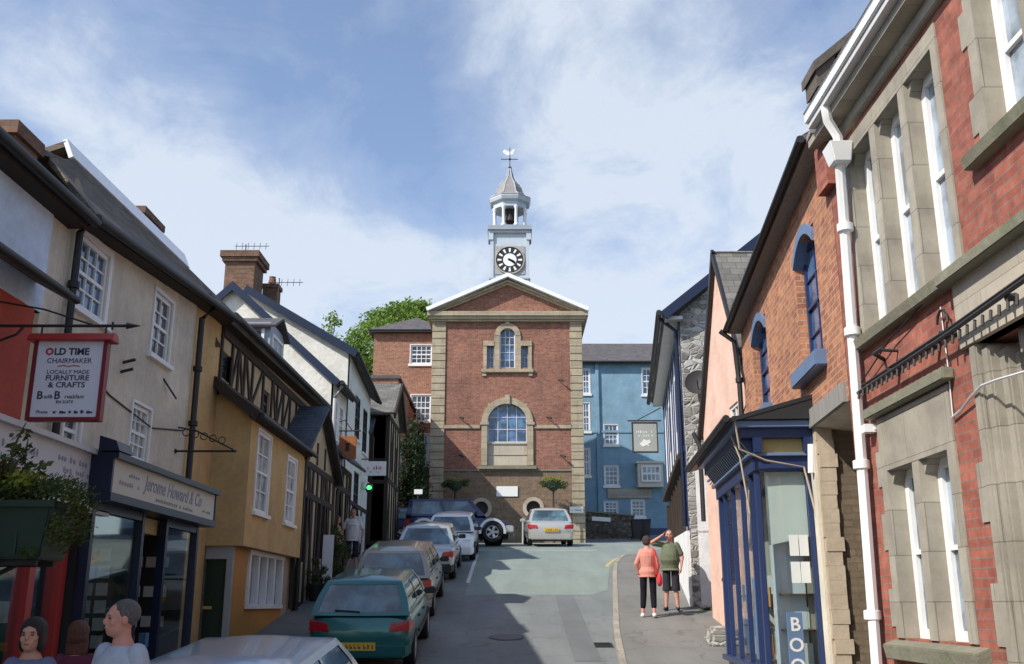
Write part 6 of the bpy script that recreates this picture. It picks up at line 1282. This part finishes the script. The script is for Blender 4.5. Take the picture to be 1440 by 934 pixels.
# ================================================================ cars
def evaluated(o):
    me = bpy.data.meshes.new_from_object(o.evaluated_get(bpy.context.evaluated_depsgraph_get())); return me
def make_car(name, label, loc, heading, pitch, paint, L=4.0, Wd=1.68, Hh=1.40, kind='hatch', belt=.90, plate='plate_yellow', lower=None, group='cars parked on the hill'):
    z = gzs(loc[1]); T = thing(name, label, 'car', (loc[0], loc[1], z + .005), (pitch, 0, heading), group); OFF[T.name] = Vector((0, 0, 0))
    w = Wd / 2; h2 = L / 2; zb = .20 if kind != 'suv' else .36; wr = .30 if kind != 'suv' else .37
    fb = belt - .17                    # bonnet leading edge
    if kind == 'saloon': prof = [(-h2, .60, .82), (-h2 + .05, belt - .04, .94), (-h2 + .55, belt + .02, .99), (-.55, belt, 1), (.2, belt - .02, 1), (.75, belt - .03, .99), (h2 - .35, fb + .04, .95), (h2 - .06, fb - .10, .86), (h2, .42, .76)]
    else: prof = [(-h2, .55, .84), (-h2 + .06, belt - .02, .95), (-h2 + .3, belt + .01, .99), (-.4, belt, 1), (.25, belt - .01, 1), (.85, belt - .03, .985), (h2 - .35, fb + .04, .95), (h2 - .06, fb - .12, .86), (h2, .42, .76)]
    M = MB(); rings = []
    for y, zt_, k in prof:
        ww = w * k; i = len(M.v); b_ = zb + (.06 if abs(y) > h2 - .1 else 0)
        half = [(0, b_), (ww * .86, b_), (ww * .965, b_ + .10), (ww, .52 if zt_ > .6 else (b_ + zt_) / 2), (ww * .985, zt_ - .09), (ww * .93, zt_ - .015), (ww * .6, zt_ + .015), (0, zt_ + .03)]
        pts = half + [(-x, z_) for x, z_ in half[-2:0:-1]]
        for x, z_ in pts: M.v.append(Vector((x, y, z_)))
        rings.append(i); n = len(pts)
    M.loft(rings, n); body = M.build('body', paint, T, local=True)
    # smooth then cut the wheel arches
    md = body.modifiers.new('s', 'SUBSURF'); md.levels = 1; md.subdivision_type = 'CATMULL_CLARK'
    me = evaluated(body); body.modifiers.clear(); body.data = me
    wy = (-h2 + L * .185, h2 - L * .19); cut = MB()
    for y in wy:
        for sx in (-1, 1): cut.tube([(sx * (w + .2), y, wr), (sx * (w - .26), y, wr)], wr + .055, 28)
    c_ = cut.build('cutter', 'trim', None); md = body.modifiers.new('b', 'BOOLEAN'); md.object = c_; md.operation = 'DIFFERENCE'; md.solver = 'EXACT'; md.use_self = True
    me = evaluated(body); body.modifiers.clear(); body.data = me; bpy.data.objects.remove(c_)
    me.polygons.foreach_set('use_smooth', [True] * len(me.polygons)); me.set_sharp_from_angle(angle=rad(38))
    # greenhouse
    if kind == 'saloon': gy = (-h2 + .50, h2 - 1.05, -h2 + 1.15, h2 - 1.75)
    elif kind == 'suv': gy = (-h2 + .06, h2 - 1.05, -h2 + .16, h2 - 1.65)
    elif kind == 'estate': gy = (-h2 + .10, h2 - 1.0, -h2 + .42, h2 - 1.75)
    else: gy = (-h2 + .08, h2 - .92, -h2 + .52, h2 - 1.62)
    zb_, zt_ = belt - .02, Hh - .055; wb = w * .93; wt = w * .715
    def side(sx):
        def f(u, v): 
            y = (gy[0] + (gy[1] - gy[0]) * u) * (1 - v) + (gy[2] + (gy[3] - gy[2]) * u) * v
            return Vector((sx * ((wb + (wt - wb) * v) + .03 * math.sin(math.pi * v)), y, zb_ + (zt_ - zb_) * v))
        return f
    def end(u_end):
        def f(u, v):
            a, b = side(-1)(u_end, v), side(1)(u_end, v); p = a.lerp(b, u); bl = math.sin(math.pi * u) * (.05 if u_end == 0 else .09)
            p.y += bl * (-1 if u_end == 0 else 1) * 1.0; return p
        return f
    def roof(u, v):
        a, b = side(-1)(u, 1), side(1)(u, 1); p = a.lerp(b, v); s_ = math.sin(math.pi * v); e0 = end(0)(v, 1); e1 = end(1)(v, 1)
        p.y = e0.y + (e1.y - e0.y) * u; p.z += .055 * (s_ ** .7) * min(1, 6 * u, 6 * (1 - u)) if 0 < v < 1 else 0; return p
    def patch_(M, G, f, us, vs_, holes, inward, gd=.008):
        for a, b in zip(us[:-1], us[1:]):
            for c, d in zip(vs_[:-1], vs_[1:]):
                q4 = [f(a, c), f(b, c), f(b, d), f(a, d)]; mu, mv = (a + b) / 2, (c + d) / 2
                if any(h[0] < mu < h[1] and h[2] < mv < h[3] for h in holes): G.poly([p + inward * gd for p in q4])
                else: M.poly(q4)
    M = MB(); us0 = fr(0, 1, 10)
    gs = []
    hol = ((.07, .485, .12, .88), (.525, .93, .12, .88)) if kind != 'estate' else ((.05, .27, .12, .88), (.30, .60, .12, .88), (.63, .93, .12, .88))
    for sx in (-1, 1):
        us = sorted(set(us0 + [h[0] for h in hol] + [h[1] for h in hol])); vs_ = [0, .12, .35, .6, .88, 1]
        for h in hol:
            G = MB(); patch_(MB(), G, side(sx), us, vs_, [h], Vector((-sx, 0, 0))); gs.append(G)
        patch_(M, MB(), side(sx), us, vs_, hol, Vector((0, 0, 0)))
    for ue, nm_ in ((0, 'rear_window'), (1, 'windscreen')):
        h = [(.07, .93, .10 if ue == 0 else .04, .90)]; us = sorted(set(fr(0, 1, 12) + [.07, .93])); vs_ = sorted({0, h[0][2], .35, .6, .90, 1})
        G = MB(); patch_(M, G, end(ue), us, vs_, h, Vector((0, 1 if ue == 0 else -1, 0))); gs.append(G)
    us = fr(0, 1, 12); patch_(M, MB(), roof, us, sorted(set(fr(0, 1, 12) + [.07, .93])), [], Vector((0, 0, 0)))
    M.build('cabin', paint, T, local=True, merge=True, smooth=50)
    for k, G in enumerate(gs): G.build('window' if k < len(gs) - 2 else ('rear_window' if k == len(gs) - 2 else 'windscreen'), 'carglass', T, local=True, merge=True, smooth=60)
    M = MB(); M.box(-wb * .9, wb * .9, gy[0] + .2, gy[1] - .2, zb_ - .05, zb_ + .05)
    # wheels
    for y in wy:
        for sx in (-1, 1):
            M = MB(); x0 = sx * (w - .20); rr = [M.ring((x0 + sx * t, y, wr), (1, 0, 0), r, 28) for t, r in ((0, wr * .62), (0, wr * .93), (.025, wr), (.165, wr), (.19, wr * .94), (.195, wr * .66), (.17, wr * .62))]; M.loft(rr, 28); tw = M.build('wheel', 'rubber', T, local=True, smooth=40)
            M = MB(); M.tube([(x0 + sx * .12, y, wr), (x0 + sx * .14, y, wr)], wr * .64, 24)
            for k in range(5):
                a = k * 2 * math.pi / 5; u = Vector((0, math.cos(a), math.sin(a))); v_ = Vector((0, -math.sin(a), math.cos(a))); c0 = Vector((x0 + sx * .165, y, wr))
                M.prism([c0 + u * .02 - v_ * .035, c0 + u * wr * .60 - v_ * .05, c0 + u * wr * .60 + v_ * .05, c0 + u * .02 + v_ * .035], (sx * .018, 0, 0))
            M.tube([(x0 + sx * .15, y, wr), (x0 + sx * .19, y, wr)], .06, 12); rr = [M.ring((x0 + sx * t, y, wr), (1, 0, 0), r, 24) for t, r in ((.14, wr * .66), (.185, wr * .66), (.185, wr * .6), (.14, wr * .58))]; M.loft(rr, 24, False); M.build('rim', 'alloy', tw, local=True)
    # lamps
    ry = -h2
    for sx in (-1, 1):
        M = MB()
        if kind in ('suv', 'estate'): M.hexa([(sx * w * .74, ry - .015, .60), (sx * w * .97, ry + .02, .60), (sx * w * .985, ry + .2, .60), (sx * w * .74, ry + .2, .60), (sx * w * .76, ry + .02, .84), (sx * w * .955, ry + .05, .84), (sx * w * .97, ry + .2, .84), (sx * w * .76, ry + .2, .84)])
        else: M.hexa([(sx * w * .55, ry - .008, .63), (sx * w * .93, ry + .035, .63), (sx * w * 1.0, ry + .24, .65), (sx * w * .55, ry + .2, .63), (sx * w * .60, ry + .01, .77), (sx * w * .93, ry + .045, .80), (sx * w * .995, ry + .26, .80), (sx * w * .6, ry + .2, .77)])
        M.build('tail_light', 'tail', T, local=True, bevel=.015)
        M = MB(); M.hexa([(sx * w * .50, h2 - .09, .53), (sx * w * .80, h2 - .13, .53), (sx * w * .93, h2 - .32, .53), (sx * w * .5, h2 - .3, .53), (sx * w * .52, h2 - .12, .66), (sx * w * .80, h2 - .16, .67), (sx * w * .92, h2 - .36, .69), (sx * w * .5, h2 - .3, .66)]); M.build('headlight', 'lamp_clear', T, local=True, bevel=.012)
        M = MB(); M.hexa([(sx * (wb + .0), gy[1] - .42, belt + .0), (sx * (w + .17), gy[1] - .40, belt + .0), (sx * (w + .17), gy[1] - .32, belt + .0), (sx * (wb + .0), gy[1] - .30, belt + .0), (sx * (wb + .0), gy[1] - .42, belt + .10), (sx * (w + .15), gy[1] - .40, belt + .13), (sx * (w + .15), gy[1] - .32, belt + .13), (sx * (wb + .0), gy[1] - .3, belt + .1)]); M.build('mirror', 'trim' if paint not in ('car_silver_lit',) else paint, T, local=True, bevel=.025)
        for y in ((-.35, .55) if L > 3.9 else (.35,)):
            M = MB(); M.box(min(sx * w * .985, sx * (w + .012)), max(sx * w * .985, sx * (w + .012)), y - .5, y - .36, belt - .19, belt - .155); M.build('door_handle', 'trim', T, local=True, bevel=.006)
        M = MB(); M.box(min(sx * w * .99, sx * (w + .014)), max(sx * w * .99, sx * (w + .014)), wy[0] + wr + .08, wy[1] - wr - .08, .46, .52); M.build('side_moulding', 'trim', T, local=True, bevel=.006)
    M = MB(); M.hexa([(-w * .86, ry - .03, zb + .04), (w * .86, ry - .03, zb + .04), (w * .97, ry + .26, zb + .04), (-w * .97, ry + .26, zb + .04), (-w * .86, ry - .03, zb + .26), (w * .86, ry - .03, zb + .26), (w * .985, ry + .26, zb + .26), (-w * .985, ry + .26, zb + .26)]); M.build('rear_bumper', lower or paint, T, local=True, bevel=.035)
    M = MB(); M.hexa([(-w * .84, h2 + .015, zb + .02), (w * .84, h2 + .015, zb + .02), (w * .96, h2 - .3, zb + .02), (-w * .96, h2 - .3, zb + .02), (-w * .84, h2 + .01, zb + .27), (w * .84, h2 + .01, zb + .27), (w * .965, h2 - .3, zb + .27), (-w * .965, h2 - .3, zb + .27)]); M.build('front_bumper', lower or paint, T, local=True, bevel=.03)
    M = MB(); M.box(-w * .42, w * .42, h2 - .05, h2 + .002, .52, .60); M.build('grille', 'trim', T, local=True, bevel=.01)
    pz = .42 if kind == 'hatch' else (.60 if kind == 'saloon' else .48); yy_ = -.045 if pz < .45 or kind == 'suv' else -.03
    M = MB(); M.box(-.27, .27, ry + yy_ - .012, ry + yy_ + .02, pz - .06, pz + .06); M.build('number_plate', plate, T, local=True)
    M = MB(); q = random.Random(int(L * 100 + loc[1])); yp = ry + yy_ - .014
    for k in range(7): x = -.2 + k * .065 + (.02 if k > 3 else 0); M.box(x, x + .012, yp, yp + .004, pz - .035, pz + .035); M.box(x + .012, x + .04, yp, yp + .004, pz + q.choice((-.035, .0, .023)), pz + q.choice((-.02, .012, .035)) + .001) if 0 else M.box(x + .018, x + q.uniform(.03, .042), yp, yp + .004, pz - .035, pz - .02 + q.uniform(0, .05))
    M.build('lettering', 'ink', T, local=True)
    M = MB(); M.box(-.26, .26, h2 + .01, h2 + .028, .32, .43); M.build('number_plate', 'plate_white', T, local=True)
    if kind != 'saloon': e = end(0); a, b = e(.5, .12), e(.24, .16); M = MB(); M.tube([a + Vector((0, -.02, 0)), b + Vector((0, -.02, 0))], .012, 5); M.build('wiper', 'trim', T, local=True)
    M = MB(); M.box(-w * .8, w * .8, -h2 + .2, h2 - .2, zb - .02, zb + .12); M.box(-.5, .5, gy[2], gy[3] - .3, .5, belt); M.build('underside', 'trim', T, local=True)
    return T
sl = lambda y: math.atan((gz(y + 2) - gz(y - 2)) / 4)
make_car('parked_car', 'pale silver car in the left foreground, only its roof and side window in view', (-2.25, 9.4), 0, sl(10), 'car_pale', 4.1, 1.70, 1.40, 'hatch')
tc_ = make_car('parked_car', 'teal green hatchback parked second from the camera on the left kerb', (-2.42, 18.5), 0, sl(18.5), 'car_teal', 4.03, 1.69, 1.42, 'hatch')
make_car('parked_car', 'beige estate car parked just uphill of the teal hatchback', (-2.52, 23.7), 0, sl(23.7), 'car_beige', 4.2, 1.72, 1.47, 'estate')
make_car('parked_car', 'silver saloon with dark lower bumper parked uphill of the beige estate', (-2.35, 29.3), 0, sl(29.3), 'car_silver', 4.1, 1.66, 1.42, 'saloon', lower='trim')
make_car('parked_car', 'white car facing downhill in front of the navy off-road car', (-2.0, 34.0), math.pi, -sl(34), 'car_white', 4.1, 1.68, 1.42, 'hatch')
sv = make_car('parked_car', 'navy off-road car with silver wheel arches parked sideways before the town hall', (-2.0, 38.6), -math.pi / 2, 0, 'car_navy', 4.1, 1.74, 1.70, 'suv', .99, lower='car_silver_lit')
sv.location.z = gzs(38.6) + .02; sv.rotation_euler = (0, sl(38.6) * -1, -math.pi / 2)
for y in (-2.05 + 4.1 * .185, 2.05 - 4.1 * .19):
    for sx in (-1, 1):
        M = MB(); annpts = fr(-.15, math.pi + .15, 18)
        for a, b in zip(annpts[:-1], annpts[1:]):
            q4 = [(sx * .875, y + math.cos(t) * r, .37 + math.sin(t) * r) for r, t in ((.415, a), (.51, a), (.51, b), (.415, b))]; q5 = [(sx * .90, p[1], p[2]) for p in q4]; M.hexa(q4 + q5)
        M.build('arch_trim', 'car_silver_lit', sv, local=True)
for sx in (-1, 1): M = MB(); M.box(min(sx * .86, sx * .885), max(sx * .86, sx * .885), -.85, .85, .38, .58); M.build('side_cladding', 'car_silver_lit', sv, local=True, bevel=.01)
c6 = make_car('parked_car', 'dark blue hatchback half hidden behind the navy off-road car', (-3.2, 41.6), -math.pi / 2, 0, 'car_blue', 3.9, 1.66, 1.44, 'hatch'); c6.rotation_euler = (0, -sl(41.6), -math.pi / 2)
make_car('parked_car', 'silver saloon with a yellow plate parked facing the right side of the town hall', (1.38, 39.9), rad(2), sl(39.9), 'car_silver_lit', 4.5, 1.74, 1.43, 'saloon')
# ================================================================ people
def remeshed(M, name, mat, par, vox=.008, sm=4):
    o = M.build(name, mat, par, local=True); md = o.modifiers.new('r', 'REMESH'); md.mode = 'VOXEL'; md.voxel_size = vox; md.adaptivity = 0
    ms = o.modifiers.new('s', 'SMOOTH'); ms.factor = .5; ms.iterations = sm
    me = evaluated(o); o.modifiers.clear(); o.data = me; me.polygons.foreach_set('use_smooth', [True] * len(me.polygons))
    if not me.materials: me.materials.append(m[mat])
    return o
def make_person(label, loc, rz, h=1.75, pose=None, skin='skin', top='shirt', topmat='white', sleeve='short', bot='trousers', botmat='black', shoe='black', hair='short', hairmat='black', fem=False, stout=1.0, group=None, z=None, pitchhead=0, headturn=0):
    pose = pose or {}; k = h / 1.75
    T = thing('person', label, 'person', (loc[0], loc[1], (gzs(loc[1]) + .12) if z is None else z), (0, 0, rz), group); OFF[T.name] = Vector((0, 0, 0))
    def V(x, y, z_): return Vector((x * k, y * k, z_ * k))
    shw = .165 if fem else .195; hpw = .10 if fem else .095
    J = {}
    for s_, n in ((-1, 'L'), (1, 'R')):
        J['sh' + n] = (s_ * shw, 0, 1.43); J['el' + n] = (s_ * (shw + .06), -.02, 1.14); J['wr' + n] = (s_ * (shw + .07), .05, .90)
        J['hip' + n] = (s_ * hpw, 0, .92); J['kn' + n] = (s_ * (hpw + .005), .02, .49); J['an' + n] = (s_ * (hpw + .01), -.01, .08)
    J.update(pose); j = {a: V(*b) for a, b in J.items()}
    bst = stout
    torso = [(.90, .155, .115, 0), (.98, .165 if fem else .16, .125, 0), (1.08, (.125 if fem else .15) * bst, .10 * bst ** 1.5, .01 * bst), (1.20, .15 * (bst ** .7), .115 * bst, .01), (1.32, .165, .12, 0), (1.41, .15, .095, -.01), (1.47, .085, .07, -.01), (1.53, .052, .055, 0)]
    M = MB(); n = 16
    rr = []
    for z_, rx, ry_, yo in torso: rr.append(M.ring(V(0, yo, z_), (0, 0, 1), rx * k, n, ry_ * k, up=(0, 1, 0)))
    M.loft(rr, n)
    hy_ = .01; hc = V(0, .015 + hy_, 1.635); a = headturn
    def HR(x, y, z_):                  # head space -> body space, turned by headturn
        p = Vector((x, y, z_)); p = Matrix.Rotation(a, 3, 'Z') @ (Matrix.Rotation(pitchhead, 3, 'X') @ p); return hc + p * k
    M.cone(V(0, -.005, 1.46), .058 * k, V(0, .005, 1.58), .052 * k, 12)
    def hball(M, c, r, n_=14):
        i0 = len(M.v); M.ball((0, 0, 0), *r, n_, 10)
        for i in range(i0, len(M.v)): p = M.v[i] + Vector(c); M.v[i] = HR(*p)
    hball(M, (0, -.008, .025), (.076, .096, .092)); hball(M, (0, .022, -.045), (.060, .072, .068)); hball(M, (0, .058, -.075), (.030, .030, .028))
    hball(M, (0, .095, -.012), (.013, .022, .022), 8); hball(M, (0, .085, .012), (.010, .016, .026), 8); hball(M, (0, .090, -.05), (.024, .012, .009), 8); hball(M, (0, .078, .033), (.05, .018, .012), 8)
    for s_ in (-1, 1): hball(M, (s_ * .077, -.005, -.005), (.010, .020, .032), 8); hball(M, (s_ * .042, .06, -.02), (.022, .022, .022), 8)
    for n_ in 'LR':
        sg = -1 if n_ == 'L' else 1
        M.cone(j['sh' + n_] - Vector((sg * .03 * k, 0, 0)), .052 * k, j['el' + n_], .040 * k); M.cone(j['el' + n_], .039 * k, j['wr' + n_], .026 * k)
        M.cone(j['hip' + n_], .088 * k, j['kn' + n_], .056 * k); M.cone(j['kn' + n_], .054 * k, j['an' + n_].lerp(j['kn' + n_], .65), .054 * k); M.cone(j['an' + n_].lerp(j['kn' + n_], .65), .053 * k, j['an' + n_], .036 * k)
        an = j['an' + n_]; fd = Vector((sg * .02, .15, 0)) * k; M.cone(an + Vector((0, -.02 * k, -.025 * k)), .036 * k, an + fd + Vector((0, 0, -.045 * k)), .028 * k)
        # hand
        d = (j['wr' + n_] - j['el' + n_]).normalized(); fw_ = Vector((0, 1, 0)) if abs(d.y) < .8 else Vector((0, 0, 1)); w_ = (fw_ - d * fw_.dot(d)).normalized(); nn = d.cross(w_)    # w_: across the palm
        c0 = j['wr' + n_]; pc = c0 + d * .05 * k
        M.tube([c0 - d * .01 * k, c0 + d * .03 * k, c0 + d * .09 * k], [.024 * k, .03 * k, .026 * k], 8)
        pl = MB()
        for q_ in range(4):
            o_ = w_ * ((1.5 - q_) * .019 * k); L = (.075, .082, .078, .062)[q_] * k; b0 = c0 + d * .078 * k + o_; cu = nn * (-sg) * .012 * k
            M.tube([b0 - d * .05 * k, b0, b0 + d * L * .5 + cu, b0 + d * L * .9 + cu * 2.6], [.011 * k, .0105 * k, .0095 * k, .008 * k], 7)
        M.tube([c0 + d * .02 * k + w_ * .02 * k, c0 + d * .055 * k + w_ * .045 * k, c0 + d * .095 * k + w_ * .05 * k], [.013 * k, .012 * k, .009 * k], 7)
    body = remeshed(M, 'body', skin, T, .0075)
    # clothes
    C = MB(); g = .014
    tz = [t for t in torso if t[0] < 1.45]
    if top == 'vest': tz = [t for t in torso if t[0] < 1.40]
    if top == 'untucked' or top == 'shirt': tz = [(.86, .17 * max(1, bst * .93), .13 * max(1, bst * .95), .005)] + tz
    rr = []
    for z_, rx, ry_, yo in tz: rr.append(C.ring(V(0, yo, z_), (0, 0, 1), (rx + g + .012) * k, n, (ry_ + g + .012) * k, up=(0, 1, 0)))
    rr.append(C.ring(V(0, -.01, 1.475), (0, 0, 1), .085 * k, n, .075 * k, up=(0, 1, 0)))
    C.loft(rr, n)
    for n_ in 'LR':
        sg = -1 if n_ == 'L' else 1; s0 = j['sh' + n_] - Vector((sg * .04 * k, 0, -.0)); e0 = j['el' + n_]; w0 = j['wr' + n_]
        if top != 'vest': C.cone(s0, .064 * k, s0.lerp(e0, .72 if sleeve == 'short' else 1), (.066 if sleeve == 'short' else .055) * k)
        if sleeve == 'long': C.cone(e0, .054 * k, e0.lerp(w0, .93), .038 * k)
    top_o = remeshed(C, 'top', topmat, T, .009, 3)
    C = MB(); rr = [C.ring(V(0, yo, z_), (0, 0, 1), (rx + g * .2) * k, n, (ry_ + g * .2) * k, up=(0, 1, 0)) for z_, rx, ry_, yo in ((.86, .15, .115, 0), (.92, .165, .125, 0), (.99, .165, .125, 0), (1.01, .14, .105, 0))]; C.loft(rr, n)
    for n_ in 'LR':
        hp, kn, an = j['hip' + n_], j['kn' + n_], j['an' + n_]
        if bot == 'trousers': C.cone(hp, .090 * k, kn, .074 * k); C.cone(kn, .073 * k, an + Vector((0, 0, .03 * k)), .06 * k)
        elif bot == 'capri': C.cone(hp, .088 * k, kn, .074 * k); C.cone(kn, .075 * k, kn.lerp(an, .62), .064 * k)
        else: C.cone(hp, .092 * k, hp.lerp(kn, .98), .092 * k); C.tube([hp.lerp(kn, .7), hp.lerp(kn, 1.16)], [.088 * k, .10 * k], 14)
    remeshed(C, {'trousers': 'trousers', 'capri': 'trousers', 'shorts': 'shorts'}[bot], botmat, T, .009, 3)
    for n_ in 'LR':
        sg = -1 if n_ == 'L' else 1; C = MB(); an = j['an' + n_]; zt_ = -.055 * k
        C.cone(an + Vector((0, -.035 * k, zt_ + .018 * k)), .042 * k, an + Vector((sg * .02 * k, .15 * k, zt_ + .005 * k)), .036 * k, 12); C.tube([an + Vector((0, -.005, -.04 * k)), an + Vector((0, 0, .01 * k))], [.045 * k, .043 * k], 12)
        for i in range(len(C.v)): C.v[i].z = max(C.v[i].z, an.z - .078 * k)
        remeshed(C, 'shoe', shoe, T, .008, 2)
    # hair
    Hm = MB()
    if hair in ('short', 'crop', 'bob', 'long'):
        t = .008 if hair == 'crop' else .018
        hball(Hm, (0, -.026, .040), (.078 + t, .090 + t * .9, .084 + t)); 
        if hair != 'crop': hball(Hm, (0, -.045, -.01), (.080 + t * .6, .066 + t, .075))
        if hair == 'bob':
            for s_ in (-1, 1): hball(Hm, (s_ * .062, -.02, -.04), (.034, .055, .075))
            hball(Hm, (0, -.05, -.045), (.078, .05, .07))
        if hair == 'long':
            for s_ in (-1, 1): hball(Hm, (s_ * .062, -.02, -.08), (.034, .05, .13))
            hball(Hm, (0, -.06, -.10), (.082, .045, .15))
        ho = remeshed(Hm, 'hair', hairmat, T, .008, 2)
    E_ = MB()
    for s_ in (-1, 1): hball(E_, (s_ * .031, .0795, .010), (.011, .008, .006), 8)
    E_.build('eye', 'ink', T, local=True); E_ = MB(); hball(E_, (0, .099, -.052), (.020, .006, .0035), 8); E_.build('mouth', 'ink_red', T, local=True); E_ = MB()
    for s_ in (-1, 1): hball(E_, (s_ * .032, .088, .030), (.018, .006, .004), 8)
    E_.build('eyebrow', hairmat, T, local=True)
    return T, j, HR
for nm_, c_ in (('c_white', (.62, .62, .62)), ('c_pink', (.60, .26, .20)), ('c_black', (.012, .012, .016)), ('c_olive', (.13, .15, .095)), ('c_dkgrey', (.03, .03, .038)), ('c_bluegrey', (.14, .16, .25)), ('c_paleblue', (.42, .46, .53)), ('c_tan', (.33, .22, .14)), ('c_redbag', (.62, .05, .05)), ('h_brown', (.05, .022, .014)), ('h_dark', (.015, .011, .010)), ('h_grey', (.11, .105, .10)), ('h_auburn', (.10, .035, .018)), ('c_shoe_white', (.65, .65, .65)), ('c_print', (.25, .27, .3)), ('c_wine', (.12, .03, .05))):
    m[nm_] = M_hair(nm_, c_) if nm_[:2] == 'h_' else M_cloth(nm_, c_)
# the couple on the right pavement
t_, j_, _ = make_person('woman in a pink top and black trousers seen from behind on the right pavement', (2.84, 21.4), rad(-6), 1.64, {'elL': (-.25, -.03, 1.16), 'wrL': (-.20, .06, .93), 'elR': (.24, -.03, 1.15), 'wrR': (.20, .10, .94), 'anL': (-.14, .03, .08), 'knL': (-.11, .04, .49), 'anR': (.11, -.06, .08)}, 'skin_pink', 'untucked', 'c_pink', 'long', 'capri', 'c_black', 'c_shoe_white', 'short', 'h_brown', True, 1.05, headturn=rad(-15))
Bg = thing('shoulder_bag', 'bright red shoulder bag hanging at the right hip of the woman in pink', 'bag', (2.84, 21.4, gzs(21.4) + .12), (0, 0, rad(-6))); OFF[Bg.name] = Vector((0, 0, 0))
M = MB(); M.ball((.235, -.05, .76), .055, .13, .14, 14, 10); M.ball((.235, -.05, .72), .06, .12, .10, 14, 10); remeshed(M, 'bag', 'c_redbag', Bg, .01, 2)
M = MB()
sp_ = [Vector((.17, -.10, .86)), Vector((.16, -.135, 1.1)), Vector((.135, -.13, 1.28)), Vector((.12, -.07, 1.40)), Vector((.12, .0, 1.415)), Vector((.15, .09, 1.3)), Vector((.18, .14, 1.08)), Vector((.22, .06, .86))]
for a, b in zip(sp_[:-1], sp_[1:]):
    w_ = Vector((.018, .0, .0)); M.hexa([a - w_, a + w_, a + w_ + Vector((0, .006, 0)), a - w_ + Vector((0, .006, 0)), b - w_, b + w_, b + w_ + Vector((0, .006, 0)), b - w_ + Vector((0, .006, 0))])
M.build('strap', 'c_redbag', Bg, local=True)
make_person('man in an olive t-shirt and dark knee shorts shading his eyes with a raised hand', (3.46, 22.3), rad(165), 1.70, {'elR': (.41, .12, 1.47), 'wrR': (.19, .16, 1.60), 'elL': (-.27, -.01, 1.15), 'wrL': (-.23, .06, .90), 'anL': (-.13, .02, .08), 'anR': (.13, -.02, .08)}, 'skin_pink', 'untucked', 'c_olive', 'short', 'shorts', 'c_dkgrey', 'c_dkgrey', 'crop', 'h_grey', False, 1.32, headturn=rad(5))
# pair on the left pavement
t_, j_, _ = make_person('man in a white t-shirt and dark shorts standing on the left pavement uphill', (-4.45, 28.3), rad(185), 1.74, {'anL': (-.13, .05, .08), 'anR': (.13, -.03, .08), 'elL': (-.29, -.04, 1.16), 'elR': (.29, -.04, 1.16), 'wrL': (-.27, .03, .92), 'wrR': (.27, .03, .92)}, 'skin', 'untucked', 'c_white', 'short', 'shorts', 'c_dkgrey', 'c_shoe_white', 'crop', 'h_brown', False, 1.12)
M = MB(); q = random.Random(3)
for r in range(3):
    x = -.08
    while x < .08: M.box(x, x + .018, .148, .152, 1.26 - r * .045, 1.285 - r * .045); x += .025
M.build('print', 'c_print', t_, local=True)
make_person('woman in a tan top turned to the doorway beside the man in the white t-shirt', (-4.75, 27.4), rad(250), 1.62, {}, 'skin', 'vest', 'c_tan', 'short', 'trousers', 'c_dkgrey', 'c_dkgrey', 'short', 'h_brown', True, 1.0)
# three people in the near left corner
zz_ = gzs(7.2)
make_person('grey haired man in a pale blue shirt at the bottom left corner', (-2.60, 6.95), rad(150), 1.80, {}, 'skin_pink', 'shirt', 'c_paleblue', 'short', 'trousers', 'c_dkgrey', 'c_dkgrey', 'crop', 'h_grey', False, 1.15, z=2.52 - 1.80, headturn=rad(-25))
make_person('dark haired woman in a blue grey top at the bottom left corner', (-3.22, 7.0), rad(185), 1.60, {}, 'skin', 'shirt', 'c_bluegrey', 'short', 'trousers', 'c_dkgrey', 'c_dkgrey', 'bob', 'h_dark', True, 1.1, z=2.40 - 1.60)
make_person('woman with long auburn hair between two people at the bottom left corner', (-3.42, 8.2), rad(15), 1.55, {}, 'skin', 'shirt', 'c_wine', 'short', 'trousers', 'c_dkgrey', 'c_dkgrey', 'long', 'h_auburn', True, 1.05, z=2.36 - 1.55)
